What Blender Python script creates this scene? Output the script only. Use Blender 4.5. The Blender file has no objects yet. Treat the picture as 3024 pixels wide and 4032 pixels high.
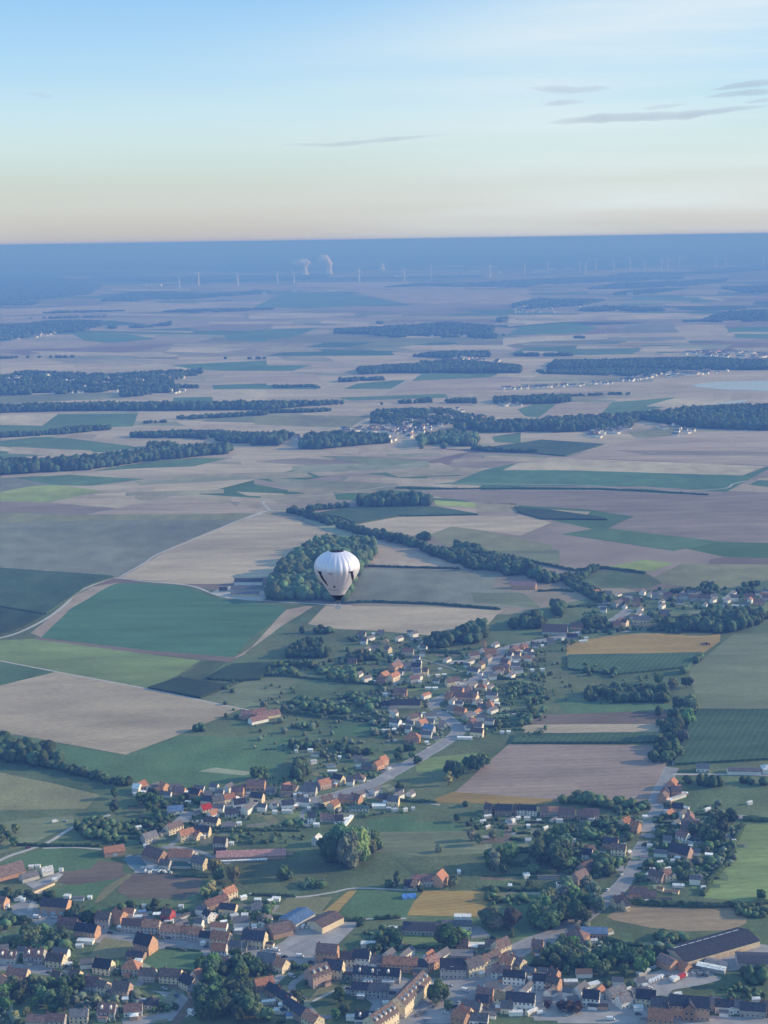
import bpy, math, random
import numpy as np
from mathutils import Vector, Matrix, noise as mnoise
R = math.radians
random.seed(7)
sc = bpy.context.scene
col = sc.collection
PI = math.pi

# ------------------------------------------------------------------ camera
CAM_H = 500.0
FPX = 5824.0                      # focal length in photograph pixels
PITCH = math.atan(1073.0 / FPX)   # camera looks this far below the horizon
ROLL = R(0.87)
cam_d = bpy.data.cameras.new('camera')
cam = bpy.data.objects.new('camera', cam_d)
col.objects.link(cam)
cam_d.sensor_fit = 'VERTICAL'
cam_d.sensor_height = 24.0
cam_d.lens = FPX / 4032.0 * 24.0
cam_d.clip_start = 1.0
cam_d.clip_end = 2.0e6
# looking along +Y, pitched down, rolled a little clockwise
cam_rot = (Matrix.Rotation(PI / 2 - PITCH, 3, 'X') @ Matrix.Rotation(-ROLL, 3, 'Z'))
cam.matrix_world = Matrix.Translation((0, 0, CAM_H)) @ cam_rot.to_4x4()
sc.camera = cam

# ------------------------------------------------------------------ light
SUN_AZ = 82.0      # degrees to the right of the view direction
SUN_EL = 18.0
SUN_STR = 4.6
SKY_STR = 0.15
sd = bpy.data.lights.new('sun', 'SUN')
sd.energy = SUN_STR
sd.angle = R(0.5)
sd.color = (1.0, 0.83, 0.62)
sun = bpy.data.objects.new('sun', sd)
col.objects.link(sun)
sdir = Vector((math.sin(R(SUN_AZ)) * math.cos(R(SUN_EL)), math.cos(R(SUN_AZ)) * math.cos(R(SUN_EL)), math.sin(R(SUN_EL))))
sun.rotation_euler = sdir.to_track_quat('Z', 'Y').to_euler()
sun.location = (0, 0, 3000)

w = bpy.data.worlds.new('World')
sc.world = w
w.use_nodes = True
nt = w.node_tree
nt.nodes.clear()
def N(nt, typ, **kw):
    n = nt.nodes.new(typ)
    for k, v in kw.items():
        setattr(n, k, v)
    return n
wo = N(nt, 'ShaderNodeOutputWorld')
bg = N(nt, 'ShaderNodeBackground')
sky = N(nt, 'ShaderNodeTexSky', sky_type='NISHITA', sun_disc=False)
sky.sun_elevation = R(SUN_EL)
sky.sun_rotation = R(SUN_AZ)
sky.altitude = 500
sky.air_density = 1.0
sky.dust_density = 1.5
sky.ozone_density = 2.0
# the evening sky's own gradient with height, plus thin veils of high cloud
tc = N(nt, 'ShaderNodeTexCoord')
sep = N(nt, 'ShaderNodeSeparateXYZ')
nt.links.new(tc.outputs['Generated'], sep.inputs[0])
ramp = N(nt, 'ShaderNodeValToRGB')
mr = N(nt, 'ShaderNodeMapRange')
mr.inputs['From Min'].default_value = 0.0
mr.inputs['From Max'].default_value = 1.0
pw = N(nt, 'ShaderNodeMath', operation='POWER')
pw.inputs[1].default_value = 0.5
nt.links.new(sep.outputs['Z'], mr.inputs['Value'])
nt.links.new(mr.outputs[0], pw.inputs[0])
nt.links.new(pw.outputs[0], ramp.inputs[0])
def lin(c):
    return tuple((v / 255 / 12.92) if v / 255 <= 0.04045 else ((v / 255 + 0.055) / 1.055) ** 2.4 for v in c)
stops = [(0.0, (193, 191, 192)), (0.5, (201, 200, 198)), (1.2, (206, 208, 204)), (2.3, (202, 214, 209)),
         (3.4, (203, 226, 226)), (4.7, (196, 228, 240)), (6.3, (176, 218, 246)), (8.7, (152, 203, 246)),
         (18, (150, 198, 242)), (40, (134, 182, 236)), (90, (122, 170, 230))]
els = ramp.color_ramp.elements
for i, (deg, c) in enumerate(stops):
    p = math.sin(R(deg)) ** 0.5
    if i < 2:
        e = els[i]; e.position = p
    else:
        e = els.new(p)
    e.color = (*lin(c), 1)
ramp.color_ramp.interpolation = 'LINEAR'
mp = N(nt, 'ShaderNodeMapping')
mp.inputs['Scale'].default_value = (1.6, 1.6, 26)
mp.inputs['Rotation'].default_value = (0, R(9), 0)
mp.inputs['Location'].default_value = (3.1, 0, 0.4)
nt.links.new(tc.outputs['Generated'], mp.inputs[0])
nz = N(nt, 'ShaderNodeTexNoise')
nz.inputs['Scale'].default_value = 1.0
nz.inputs['Detail'].default_value = 6
nz.inputs['Roughness'].default_value = 0.55
nt.links.new(mp.outputs[0], nz.inputs[0])
vr = N(nt, 'ShaderNodeMapRange')
vr.inputs['From Min'].default_value = 0.34
vr.inputs['From Max'].default_value = 0.66
vr.inputs['To Max'].default_value = 1.0
nt.links.new(nz.outputs[0], vr.inputs['Value'])
veil = N(nt, 'ShaderNodeMix', data_type='RGBA')
veil.inputs['B'].default_value = (*lin((224, 238, 244)), 1)
mkx = N(nt, 'ShaderNodeMapRange', interpolation_type='SMOOTHSTEP')      # the veil thickens to the right and thins out overhead
mkx.inputs['From Min'].default_value = -0.16; mkx.inputs['From Max'].default_value = 0.20; mkx.inputs['To Min'].default_value = 0.25
mkz = N(nt, 'ShaderNodeMapRange', interpolation_type='SMOOTHSTEP')
mkz.inputs['From Min'].default_value = 0.10; mkz.inputs['From Max'].default_value = 0.17; mkz.inputs['To Min'].default_value = 1.0; mkz.inputs['To Max'].default_value = 0.1
tilt = N(nt, 'ShaderNodeMath', operation='MULTIPLY_ADD'); tilt.inputs[1].default_value = -0.18
nt.links.new(sep.outputs['X'], mkx.inputs['Value'])
nt.links.new(sep.outputs['X'], tilt.inputs[0]); nt.links.new(sep.outputs['Z'], tilt.inputs[2]); nt.links.new(tilt.outputs[0], mkz.inputs['Value'])
mm1 = N(nt, 'ShaderNodeMath', operation='MULTIPLY'); mm2 = N(nt, 'ShaderNodeMath', operation='MULTIPLY')
nt.links.new(mkx.outputs[0], mm1.inputs[0]); nt.links.new(mkz.outputs[0], mm1.inputs[1])
nt.links.new(mm1.outputs[0], mm2.inputs[0]); nt.links.new(vr.outputs[0], mm2.inputs[1])
nt.links.new(mm2.outputs[0], veil.inputs['Factor'])
nt.links.new(ramp.outputs[0], veil.inputs['A'])
sc_sky = N(nt, 'ShaderNodeMix', data_type='RGBA', blend_type='MIX')
mulv = N(nt, 'ShaderNodeVectorMath', operation='SCALE')
mulv.inputs['Scale'].default_value = 0.94 / SKY_STR      # so that the gradient has the same strength unit as the Nishita sky
nt.links.new(veil.outputs['Result'], mulv.inputs[0])
sc_sky.inputs['Factor'].default_value = 0.85
nt.links.new(sky.outputs[0], sc_sky.inputs['A'])
nt.links.new(mulv.outputs[0], sc_sky.inputs['B'])
nt.links.new(sc_sky.outputs['Result'], bg.inputs['Color'])
bg.inputs['Strength'].default_value = SKY_STR
nt.links.new(bg.outputs[0], wo.inputs['Surface'])

sc.view_settings.view_transform = 'Standard'
sc.view_settings.look = 'None'
sc.view_settings.gamma = 1
sc.view_settings.exposure = 0.16
sc.view_settings.use_curve_mapping = False
cy = sc.cycles
cy.use_denoising = True
cy.max_bounces = 4
cy.diffuse_bounces = 2
cy.glossy_bounces = 2
cy.transparent_max_bounces = 6
cy.volume_bounces = 1
cy.sample_clamp_indirect = 4

# ------------------------------------------------------------------ helpers
def U(px, py, z=0.0):
    """photograph pixel -> point of the ground (height z) seen there"""
    v = cam_rot @ Vector(((px - 1512) / FPX, -(py - 2016) / FPX, -1.0))
    t = (z - CAM_H) / v.z
    return Vector((v.x * t, v.y * t, z))
def P(C, x, y):
    return (C[0] + x / C[2], C[1] + y / C[2])
C0 = (0, 0, 0.5486)
CA = (0, 1400, 1.58); CB = (1000, 1400, 1.58); CC = (1974, 1400, 1.58); CD = (1000, 1850, 1.3825)
CE = (0, 2100, 1.659); CF = (1000, 2300, 2.37); CV = (1450, 2300, 2.37); CG = (2000, 2100, 1.62)
CH = (0, 3200, 2.074); CI = (750, 3200, 2.074); CJ = (1500, 3200, 2.074); CK = (2224, 3200, 2.074)
CL = (300, 2900, 2.074); CM = (1000, 2900, 2.074); CN = (1700, 2900, 2.37); CO = (2300, 2800, 2.291)
CS = (0, 0, 1.0)

def link_mesh(name, verts, faces, mat, parent=None, mats=None, fmat=None, smooth=False):
    me = bpy.data.meshes.new(name)
    me.from_pydata([tuple(v) for v in verts], [], faces)
    if mats:
        for m in mats: me.materials.append(m)
        if fmat is not None: me.polygons.foreach_set('material_index', fmat)
    elif mat:
        me.materials.append(mat)
    if smooth:
        me.polygons.foreach_set('use_smooth', [True] * len(me.polygons))
    me.update()
    o = bpy.data.objects.new(name, me)
    col.objects.link(o)
    if parent: o.parent = parent
    return o
def use(name, me, parent=None, loc=None, color=None, rz=None):
    o = bpy.data.objects.new(name, me)
    col.objects.link(o)
    if parent: o.parent = parent
    if loc is not None: o.location = loc
    if rz is not None: o.rotation_euler.z = rz
    if color is not None: o.color = (*color, 1)
    return o
def tag(o, label=None, cat=None, group=None, kind=None):
    if label: o['label'] = label
    if cat: o['category'] = cat
    if group: o['group'] = group
    if kind: o['kind'] = kind
    return o

def principled(name, rough=0.9, spec=0.2):
    m = bpy.data.materials.new(name)
    m.use_nodes = True
    b = m.node_tree.nodes['Principled BSDF']
    b.inputs['Roughness'].default_value = rough
    b.inputs['Specular IOR Level'].default_value = spec
    return m, m.node_tree, b
def mat_plain(name, c, rough=0.8, spec=0.3, noise=0.0, nscale=1.0, metal=0.0):
    m, t, b = principled(name, rough, spec)
    b.inputs['Metallic'].default_value = metal
    if noise:
        tcn = N(t, 'ShaderNodeTexCoord'); n = N(t, 'ShaderNodeTexNoise'); n.inputs['Scale'].default_value = nscale
        n.inputs['Detail'].default_value = 5
        t.links.new(tcn.outputs['Object'], n.inputs[0])
        r = N(t, 'ShaderNodeMapRange'); r.inputs['From Min'].default_value = .3; r.inputs['From Max'].default_value = .7
        r.inputs['To Min'].default_value = 1 - noise; r.inputs['To Max'].default_value = 1 + noise
        t.links.new(n.outputs[0], r.inputs['Value'])
        v = N(t, 'ShaderNodeVectorMath', operation='SCALE'); v.inputs[0].default_value = c
        t.links.new(r.outputs[0], v.inputs['Scale'])
        t.links.new(v.outputs[0], b.inputs['Base Color'])
    else:
        b.inputs['Base Color'].default_value = (*c, 1)
    return m
def mat_objcolor(name, rough=0.9, spec=0.2, noise=0.25, nscale=0.5, var=0.15):
    """colour comes from the object's own colour, with grain and a little variation from object to object"""
    m, t, b = principled(name, rough, spec)
    oi = N(t, 'ShaderNodeObjectInfo')
    g = N(t, 'ShaderNodeNewGeometry')
    n = N(t, 'ShaderNodeTexNoise'); n.inputs['Scale'].default_value = nscale; n.inputs['Detail'].default_value = 5
    t.links.new(g.outputs['Position'], n.inputs[0])
    r = N(t, 'ShaderNodeMapRange'); r.inputs['From Min'].default_value = .3; r.inputs['From Max'].default_value = .7
    r.inputs['To Min'].default_value = 1 - noise; r.inputs['To Max'].default_value = 1 + noise
    t.links.new(n.outputs[0], r.inputs['Value'])
    r2 = N(t, 'ShaderNodeMapRange'); r2.inputs['To Min'].default_value = 1 - var; r2.inputs['To Max'].default_value = 1 + var
    t.links.new(oi.outputs['Random'], r2.inputs['Value'])
    mu = N(t, 'ShaderNodeMath', operation='MULTIPLY')
    t.links.new(r.outputs[0], mu.inputs[0]); t.links.new(r2.outputs[0], mu.inputs[1])
    v = N(t, 'ShaderNodeVectorMath', operation='SCALE')
    t.links.new(oi.outputs['Color'], v.inputs[0]); t.links.new(mu.outputs[0], v.inputs['Scale'])
    t.links.new(v.outputs[0], b.inputs['Base Color'])
    return m

def field_mat(name, angle=None, period=12.0, amt=0.15, mottle=0.22, dry=0.0):
    m, t, b = principled(name, 0.95, 0.1)
    oi = N(t, 'ShaderNodeObjectInfo')
    g = N(t, 'ShaderNodeNewGeometry')
    fac = None
    for scl, am, det in ((0.004, mottle, 4), (0.03, mottle * .7, 5), (0.3, mottle * 0.6, 3)):
        n = N(t, 'ShaderNodeTexNoise'); n.inputs['Scale'].default_value = scl; n.inputs['Detail'].default_value = det
        mpn = N(t, 'ShaderNodeMapping'); mpn.inputs['Scale'].default_value = (1, 0.7, 1)
        if angle is not None:
            mpn.inputs['Rotation'].default_value = (0, 0, R(-angle)); mpn.inputs['Scale'].default_value = (0.35, 1.3, 1)
        t.links.new(g.outputs['Position'], mpn.inputs[0]); t.links.new(mpn.outputs[0], n.inputs[0])
        r = N(t, 'ShaderNodeMapRange'); r.inputs['From Min'].default_value = .3; r.inputs['From Max'].default_value = .7
        r.inputs['To Min'].default_value = 1 - am; r.inputs['To Max'].default_value = 1 + am
        t.links.new(n.outputs[0], r.inputs['Value'])
        if fac is None: fac = r.outputs[0]
        else:
            mu = N(t, 'ShaderNodeMath', operation='MULTIPLY')
            t.links.new(fac, mu.inputs[0]); t.links.new(r.outputs[0], mu.inputs[1]); fac = mu.outputs[0]
    if angle is not None:
        mpn = N(t, 'ShaderNodeMapping'); mpn.inputs['Rotation'].default_value = (0, 0, R(-angle))
        t.links.new(g.outputs['Position'], mpn.inputs[0])
        wv = N(t, 'ShaderNodeTexWave'); wv.bands_direction = 'Y'; wv.inputs['Scale'].default_value = 2 * PI / 20 / period * 1.0
        wv.inputs['Distortion'].default_value = 1.5; wv.inputs['Detail Scale'].default_value = .3
        t.links.new(mpn.outputs[0], wv.inputs[0])
        r = N(t, 'ShaderNodeMapRange'); r.inputs['To Min'].default_value = 1 - amt; r.inputs['To Max'].default_value = 1 + amt
        t.links.new(wv.outputs['Fac'], r.inputs['Value'])
        mu = N(t, 'ShaderNodeMath', operation='MULTIPLY')
        t.links.new(fac, mu.inputs[0]); t.links.new(r.outputs[0], mu.inputs[1]); fac = mu.outputs[0]
    # patches of drier, yellower growth
    nd = N(t, 'ShaderNodeTexNoise'); nd.inputs['Scale'].default_value = 0.012; nd.inputs['Detail'].default_value = 7; nd.inputs['Roughness'].default_value = .65
    t.links.new(g.outputs['Position'], nd.inputs[0])
    rd = N(t, 'ShaderNodeMapRange'); rd.inputs['From Min'].default_value = .42; rd.inputs['From Max'].default_value = .68; rd.inputs['To Max'].default_value = dry
    t.links.new(nd.outputs[0], rd.inputs['Value'])
    md = N(t, 'ShaderNodeMix', data_type='RGBA'); md.inputs['B'].default_value = (.21, .20, .10, 1)
    t.links.new(rd.outputs[0], md.inputs['Factor']); t.links.new(oi.outputs['Color'], md.inputs['A'])
    v = N(t, 'ShaderNodeVectorMath', operation='SCALE')
    t.links.new(md.outputs['Result'], v.inputs[0]); t.links.new(fac, v.inputs['Scale'])
    t.links.new(v.outputs[0], b.inputs['Base Color'])
    return m
M = {}
M['turf'] = None
M['field'] = field_mat('field_surface', mottle=.24, dry=.15)
M['turf'] = field_mat('rough_turf', mottle=.3, dry=.55)
M['rows_a'] = field_mat('field_rows_east', 12, 5, 0.07, .22)
M['rows_b'] = field_mat('field_rows_diagonal', 35, 7, 0.05, .22)
M['rows_c'] = field_mat('field_rows_away', 66, 6, 0.13, .3)
M['rows_d'] = field_mat('field_rows_flat', 3, 9, 0.05, .24)
M['road'] = mat_plain('asphalt', (0.30, 0.295, 0.29), .9, .2, .12, .15)
M['track'] = mat_plain('concrete_track', (0.50, 0.47, 0.42), .95, .1, .12, .1)
M['yard'] = mat_plain('yard_concrete', (0.36, 0.345, 0.33), .9, .2, .2, .08)

# ------------------------------------------------------------------ air
HAZE = True
if HAZE:
    hs = 640e3
    zt, zb = CAM_H + 9.0, -1.5
    hv = [(-hs, -20e3, zb), (hs, -20e3, zb), (hs, hs, zb), (-hs, hs, zb), (-hs, -20e3, zt), (hs, -20e3, zt), (hs, hs, zt), (-hs, hs, zt)]
    hf = [(0, 3, 2, 1), (4, 5, 6, 7), (0, 1, 5, 4), (1, 2, 6, 5), (2, 3, 7, 6), (3, 0, 4, 7)]
    hm = bpy.data.materials.new('evening_haze'); hm.use_nodes = True
    ht = hm.node_tree; ht.nodes.clear()
    ho = N(ht, 'ShaderNodeOutputMaterial'); hp = N(ht, 'ShaderNodeVolumePrincipled')
    hp.inputs['Color'].default_value = (0.125, 0.285, 0.74, 1)
    hp.inputs['Absorption Color'].default_value = (0.40, 0.31, 0.0, 1)
    hp.inputs['Density'].default_value = 1.5e-4
    hp.inputs['Anisotropy'].default_value = 0.0
    ht.links.new(hp.outputs[0], ho.inputs['Volume'])
    hz = link_mesh('haze', hv, hf, hm)
    tag(hz, 'pale blue evening haze lying over the whole plain', kind='stuff')

# ------------------------------------------------------------------ ground
GX = 610e3
def ground_mat():
    m, t, b = principled('farmland', 0.95, 0.1)
    g = N(t, 'ShaderNodeNewGeometry')
    sepg = N(t, 'ShaderNodeSeparateXYZ'); t.links.new(g.outputs['Position'], sepg.inputs[0])
    # patchwork of parcels: elongated cells, the boundaries roughly square
    mpn = N(t, 'ShaderNodeMapping'); mpn.inputs['Scale'].default_value = (1 / 620, 1 / 520, 1); mpn.inputs['Rotation'].default_value = (0, 0, R(14))
    t.links.new(g.outputs['Position'], mpn.inputs[0])
    vo = N(t, 'ShaderNodeTexVoronoi', distance='CHEBYCHEV', voronoi_dimensions='2D'); vo.inputs['Scale'].default_value = 1.0
    vo.inputs['Randomness'].default_value = 0.9
    t.links.new(mpn.outputs[0], vo.inputs[0])
    sc_ = N(t, 'ShaderNodeSeparateColor'); t.links.new(vo.outputs['Color'], sc_.inputs[0])
    cr = N(t, 'ShaderNodeValToRGB'); cr.color_ramp.interpolation = 'CONSTANT'
    cs = [(0, (.30, .24, .18)), (.2, (.36, .29, .22)), (.34, (.22, .165, .13)), (.46, (.08, .15, .06)), (.58, (.30, .25, .17)),
          (.70, (.05, .12, .06)), (.78, (.20, .19, .11)), (.88, (.035, .07, .035)), (.94, (.26, .2, .16))]
    e = cr.color_ramp.elements
    for i, (p, c) in enumerate(cs):
        x = e[i] if i < 2 else e.new(p)
        x.position = p; x.color = (*c, 1)
    t.links.new(sc_.outputs[0], cr.inputs[0])
    # far woodland in large irregular patches
    mp2 = N(t, 'ShaderNodeMapping'); mp2.inputs['Scale'].default_value = (1 / 7000, 1 / 4200, 1)
    t.links.new(g.outputs['Position'], mp2.inputs[0])
    n2 = N(t, 'ShaderNodeTexNoise'); n2.inputs['Scale'].default_value = 1; n2.inputs['Detail'].default_value = 6; n2.inputs['Roughness'].default_value = .6
    t.links.new(mp2.outputs[0], n2.inputs[0])
    dr = N(t, 'ShaderNodeMapRange'); dr.inputs['From Min'].default_value = 12000; dr.inputs['From Max'].default_value = 30000
    dr.inputs['To Min'].default_value = .66; dr.inputs['To Max'].default_value = .36
    t.links.new(sepg.outputs['Y'], dr.inputs['Value'])
    gt = N(t, 'ShaderNodeMath', operation='GREATER_THAN'); t.links.new(n2.outputs[0], gt.inputs[0]); t.links.new(dr.outputs[0], gt.inputs[1])
    mx = N(t, 'ShaderNodeMix', data_type='RGBA'); mx.inputs['B'].default_value = (.025, .04, .02, 1)
    t.links.new(gt.outputs[0], mx.inputs['Factor']); t.links.new(cr.outputs[0], mx.inputs['A'])
    n3 = N(t, 'ShaderNodeTexNoise'); n3.inputs['Scale'].default_value = .01; n3.inputs['Detail'].default_value = 6
    t.links.new(g.outputs['Position'], n3.inputs[0])
    r = N(t, 'ShaderNodeMapRange'); r.inputs['From Min'].default_value = .3; r.inputs['From Max'].default_value = .7
    r.inputs['To Min'].default_value = .8; r.inputs['To Max'].default_value = 1.2
    t.links.new(n3.outputs[0], r.inputs['Value'])
    v = N(t, 'ShaderNodeVectorMath', operation='SCALE'); t.links.new(mx.outputs['Result'], v.inputs[0]); t.links.new(r.outputs[0], v.inputs['Scale'])
    t.links.new(v.outputs[0], b.inputs['Base Color'])
    return m
ys = [-19e3, 300, 3000, 8000, 20000, 60000, 200e3, GX]
gv = []; gf = []
for i, y in enumerate(ys):
    gv += [(-GX, y, 0), (-6000, y, 0), (6000, y, 0), (GX, y, 0)]
for i in range(len(ys) - 1):
    for j in range(3):
        a = i * 4 + j
        gf.append((a, a + 1, a + 5, a + 4))
g_ = link_mesh('ground', gv, gf, ground_mat())
tag(g_, 'patchwork of farmland reaching to the horizon', kind='structure')

COLS = dict(
    tan=(0.471, 0.384, 0.259), tanl=(0.529, 0.445, 0.299), tanp=(0.425, 0.335, 0.241), mauve=(0.287, 0.231, 0.178), brown=(0.196, 0.153, 0.115),
    green=(.105, .185, .085), teal=(.088, .185, .095), lime=(.205, .265, .10), dark=(0.043, 0.074, 0.043), maize=(0.061, 0.106, 0.057),
    olive=(0.253, 0.248, 0.127), oliveg=(0.191, 0.214, 0.116), ochre=(0.368, 0.255, 0.086), grass=(0.114, 0.162, 0.077), grassd=(0.080, 0.123, 0.061),
    greyg=(0.218, 0.224, 0.161), yell=(.34, .40, .12), pale=(0.312, 0.340, 0.218), rough=(0.230, 0.219, 0.115))
FI = [0]
def zlay(L, y):
    return L * (0.03 + 2e-5 * y)
def rough_edge(pts, amp, n=5):
    out = []
    for i, a in enumerate(pts):
        b = pts[(i + 1) % len(pts)]
        dv = b - a; ln = dv.length
        nrm = Vector((-dv.y, dv.x, 0)).normalized()
        for k in range(n):
            t = k / n
            off = 0 if k == 0 else mnoise.noise(Vector((a.x * .01 + t * 3, a.y * .01 + i * 7.3, 0))) * amp * min(ln, 400)
            out.append(a + dv * t + nrm * off)
    return out
def field(C, pts, c, name='field', mat='field', L=1, h=0.0, label=None, amp=0.012, catless=True):
    FI[0] += 1
    Lz = L + (FI[0] % 45) * 0.02
    gp = rough_edge([U(*P(C, x, y)) for x, y in pts], amp)
    vs = [(p.x, p.y, zlay(Lz, p.y) + h) for p in gp]
    n = len(vs)
    fs = [tuple(range(n))]
    # outline may run clockwise: the face must look up
    area = sum(gp[i].x * gp[(i + 1) % n].y - gp[(i + 1) % n].x * gp[i].y for i in range(n))
    if area < 0: fs = [tuple(range(n - 1, -1, -1))]
    if h > 0:
        vs += [(p.x, p.y, 0) for p in gp]
        fs += [(i, n + i, n + (i + 1) % n, (i + 1) % n) if area > 0 else (i, (i + 1) % n, n + (i + 1) % n, n + i) for i in range(n)]
    o = link_mesh(name, vs, fs, M[mat])
    cc = COLS[c] if isinstance(c, str) else c
    o.color = (*cc, 1)
    tag(o, label, kind='structure')
    return o
def road(C, pts, width, mat='road', name='road', L=3, label=None, smooth=True):
    """ribbon of asphalt or track along a line on the ground, width in metres"""
    g = [U(*P(C, x, y)) for x, y in pts]
    if smooth and len(g) > 2:
        q = []
        for i in range(len(g) - 1):
            p0 = g[max(i - 1, 0)]; p1 = g[i]; p2 = g[i + 1]; p3 = g[min(i + 2, len(g) - 1)]
            for k in range(6):
                t = k / 6
                q.append(0.5 * ((2 * p1) + (-p0 + p2) * t + (2 * p0 - 5 * p1 + 4 * p2 - p3) * t * t + (-p0 + 3 * p1 - 3 * p2 + p3) * t ** 3))
        q.append(g[-1]); g = q
    FI[0] += 1
    Lz = L + (FI[0] % 45) * 0.02
    vs = []; n = len(g)
    for i, p in enumerate(g):
        d = (g[min(i + 1, n - 1)] - g[max(i - 1, 0)]).normalized()
        nn = Vector((-d.y, d.x, 0)) * width / 2
        for s in (1, -1):
            q = p + nn * s
            vs.append((q.x, q.y, zlay(Lz, q.y)))
    fs = [(2 * i, 2 * i + 1, 2 * i + 3, 2 * i + 2) for i in range(n - 1)]
    o = link_mesh(name, vs, fs, M[mat])
    tag(o, label, kind='structure')
    return g
# ================================================================== fields
# --- the far plain (photograph rows 1100-1500), traced parcels
FAR = [
 (CS,[(0,1215),(330,1205),(560,1190),(900,1200),(760,1222),(300,1235),(0,1240)],'tan'),
 (CS,[(1160,1112),(1700,1108),(1600,1135),(1180,1130)],'tan'),
 (CS,[(1350,1140),(2080,1140),(2100,1200),(1600,1195)],'tanp'),
 (CS,[(1100,1160),(1340,1150),(1600,1195),(1200,1215),(1000,1210)],'teal'),
 (CS,[(980,1235),(1380,1232),(1280,1250),(980,1255)],'tanl'),
 (CS,[(1270,1262),(1470,1268),(1440,1280),(1260,1275)],'tanl'),
 (CS,[(1000,1300),(1260,1290),(1140,1330),(1000,1340)],'teal'),
 (CS,[(280,1312),(500,1315),(620,1335),(420,1350),(330,1340)],'teal'),
 (CS,[(880,1320),(1050,1310),(1050,1345),(900,1340)],'teal'),
 (CS,[(0,1345),(250,1320),(420,1350),(300,1370),(0,1375)],'tanp'),
 (CS,[(680,1365),(980,1372),(860,1390),(650,1385)],'tanl'),
 (CS,[(1540,1335),(1900,1310),(2080,1330),(1700,1350),(1480,1380),(1300,1380)],'oliveg'),
 (CS,[(2000,1240),(2800,1236),(2830,1252),(2300,1262),(2000,1285)],'tanl'),
 (CS,[(1980,1330),(2480,1310),(2520,1332),(2100,1345),(1980,1360)],'tanl'),
 (CS,[(2430,1365),(2440,1348),(2530,1346),(2515,1370)],'ochre'),
 (CS,[(2250,1375),(2530,1370),(2490,1395),(2300,1395)],'green'),
 (CS,[(2680,1280),(2850,1278),(2880,1330),(2700,1335),(2640,1295)],'tan'),
 (CS,[(2860,1290),(3024,1285),(3024,1335),(2890,1330)],'teal'),
 (CS,[(2500,1165),(2900,1160),(2800,1190),(2440,1205)],'teal'),
 (CS,[(2740,1165),(2870,1178),(2840,1186),(2760,1176)],'tanl'),
 (CS,[(2050,1285),(2250,1270),(2350,1290),(2300,1310),(1990,1322)],'teal'),
 (CS,[(2480,1275),(2640,1275),(2700,1335),(2560,1345),(2380,1340)],'greyg'),
]
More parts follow.
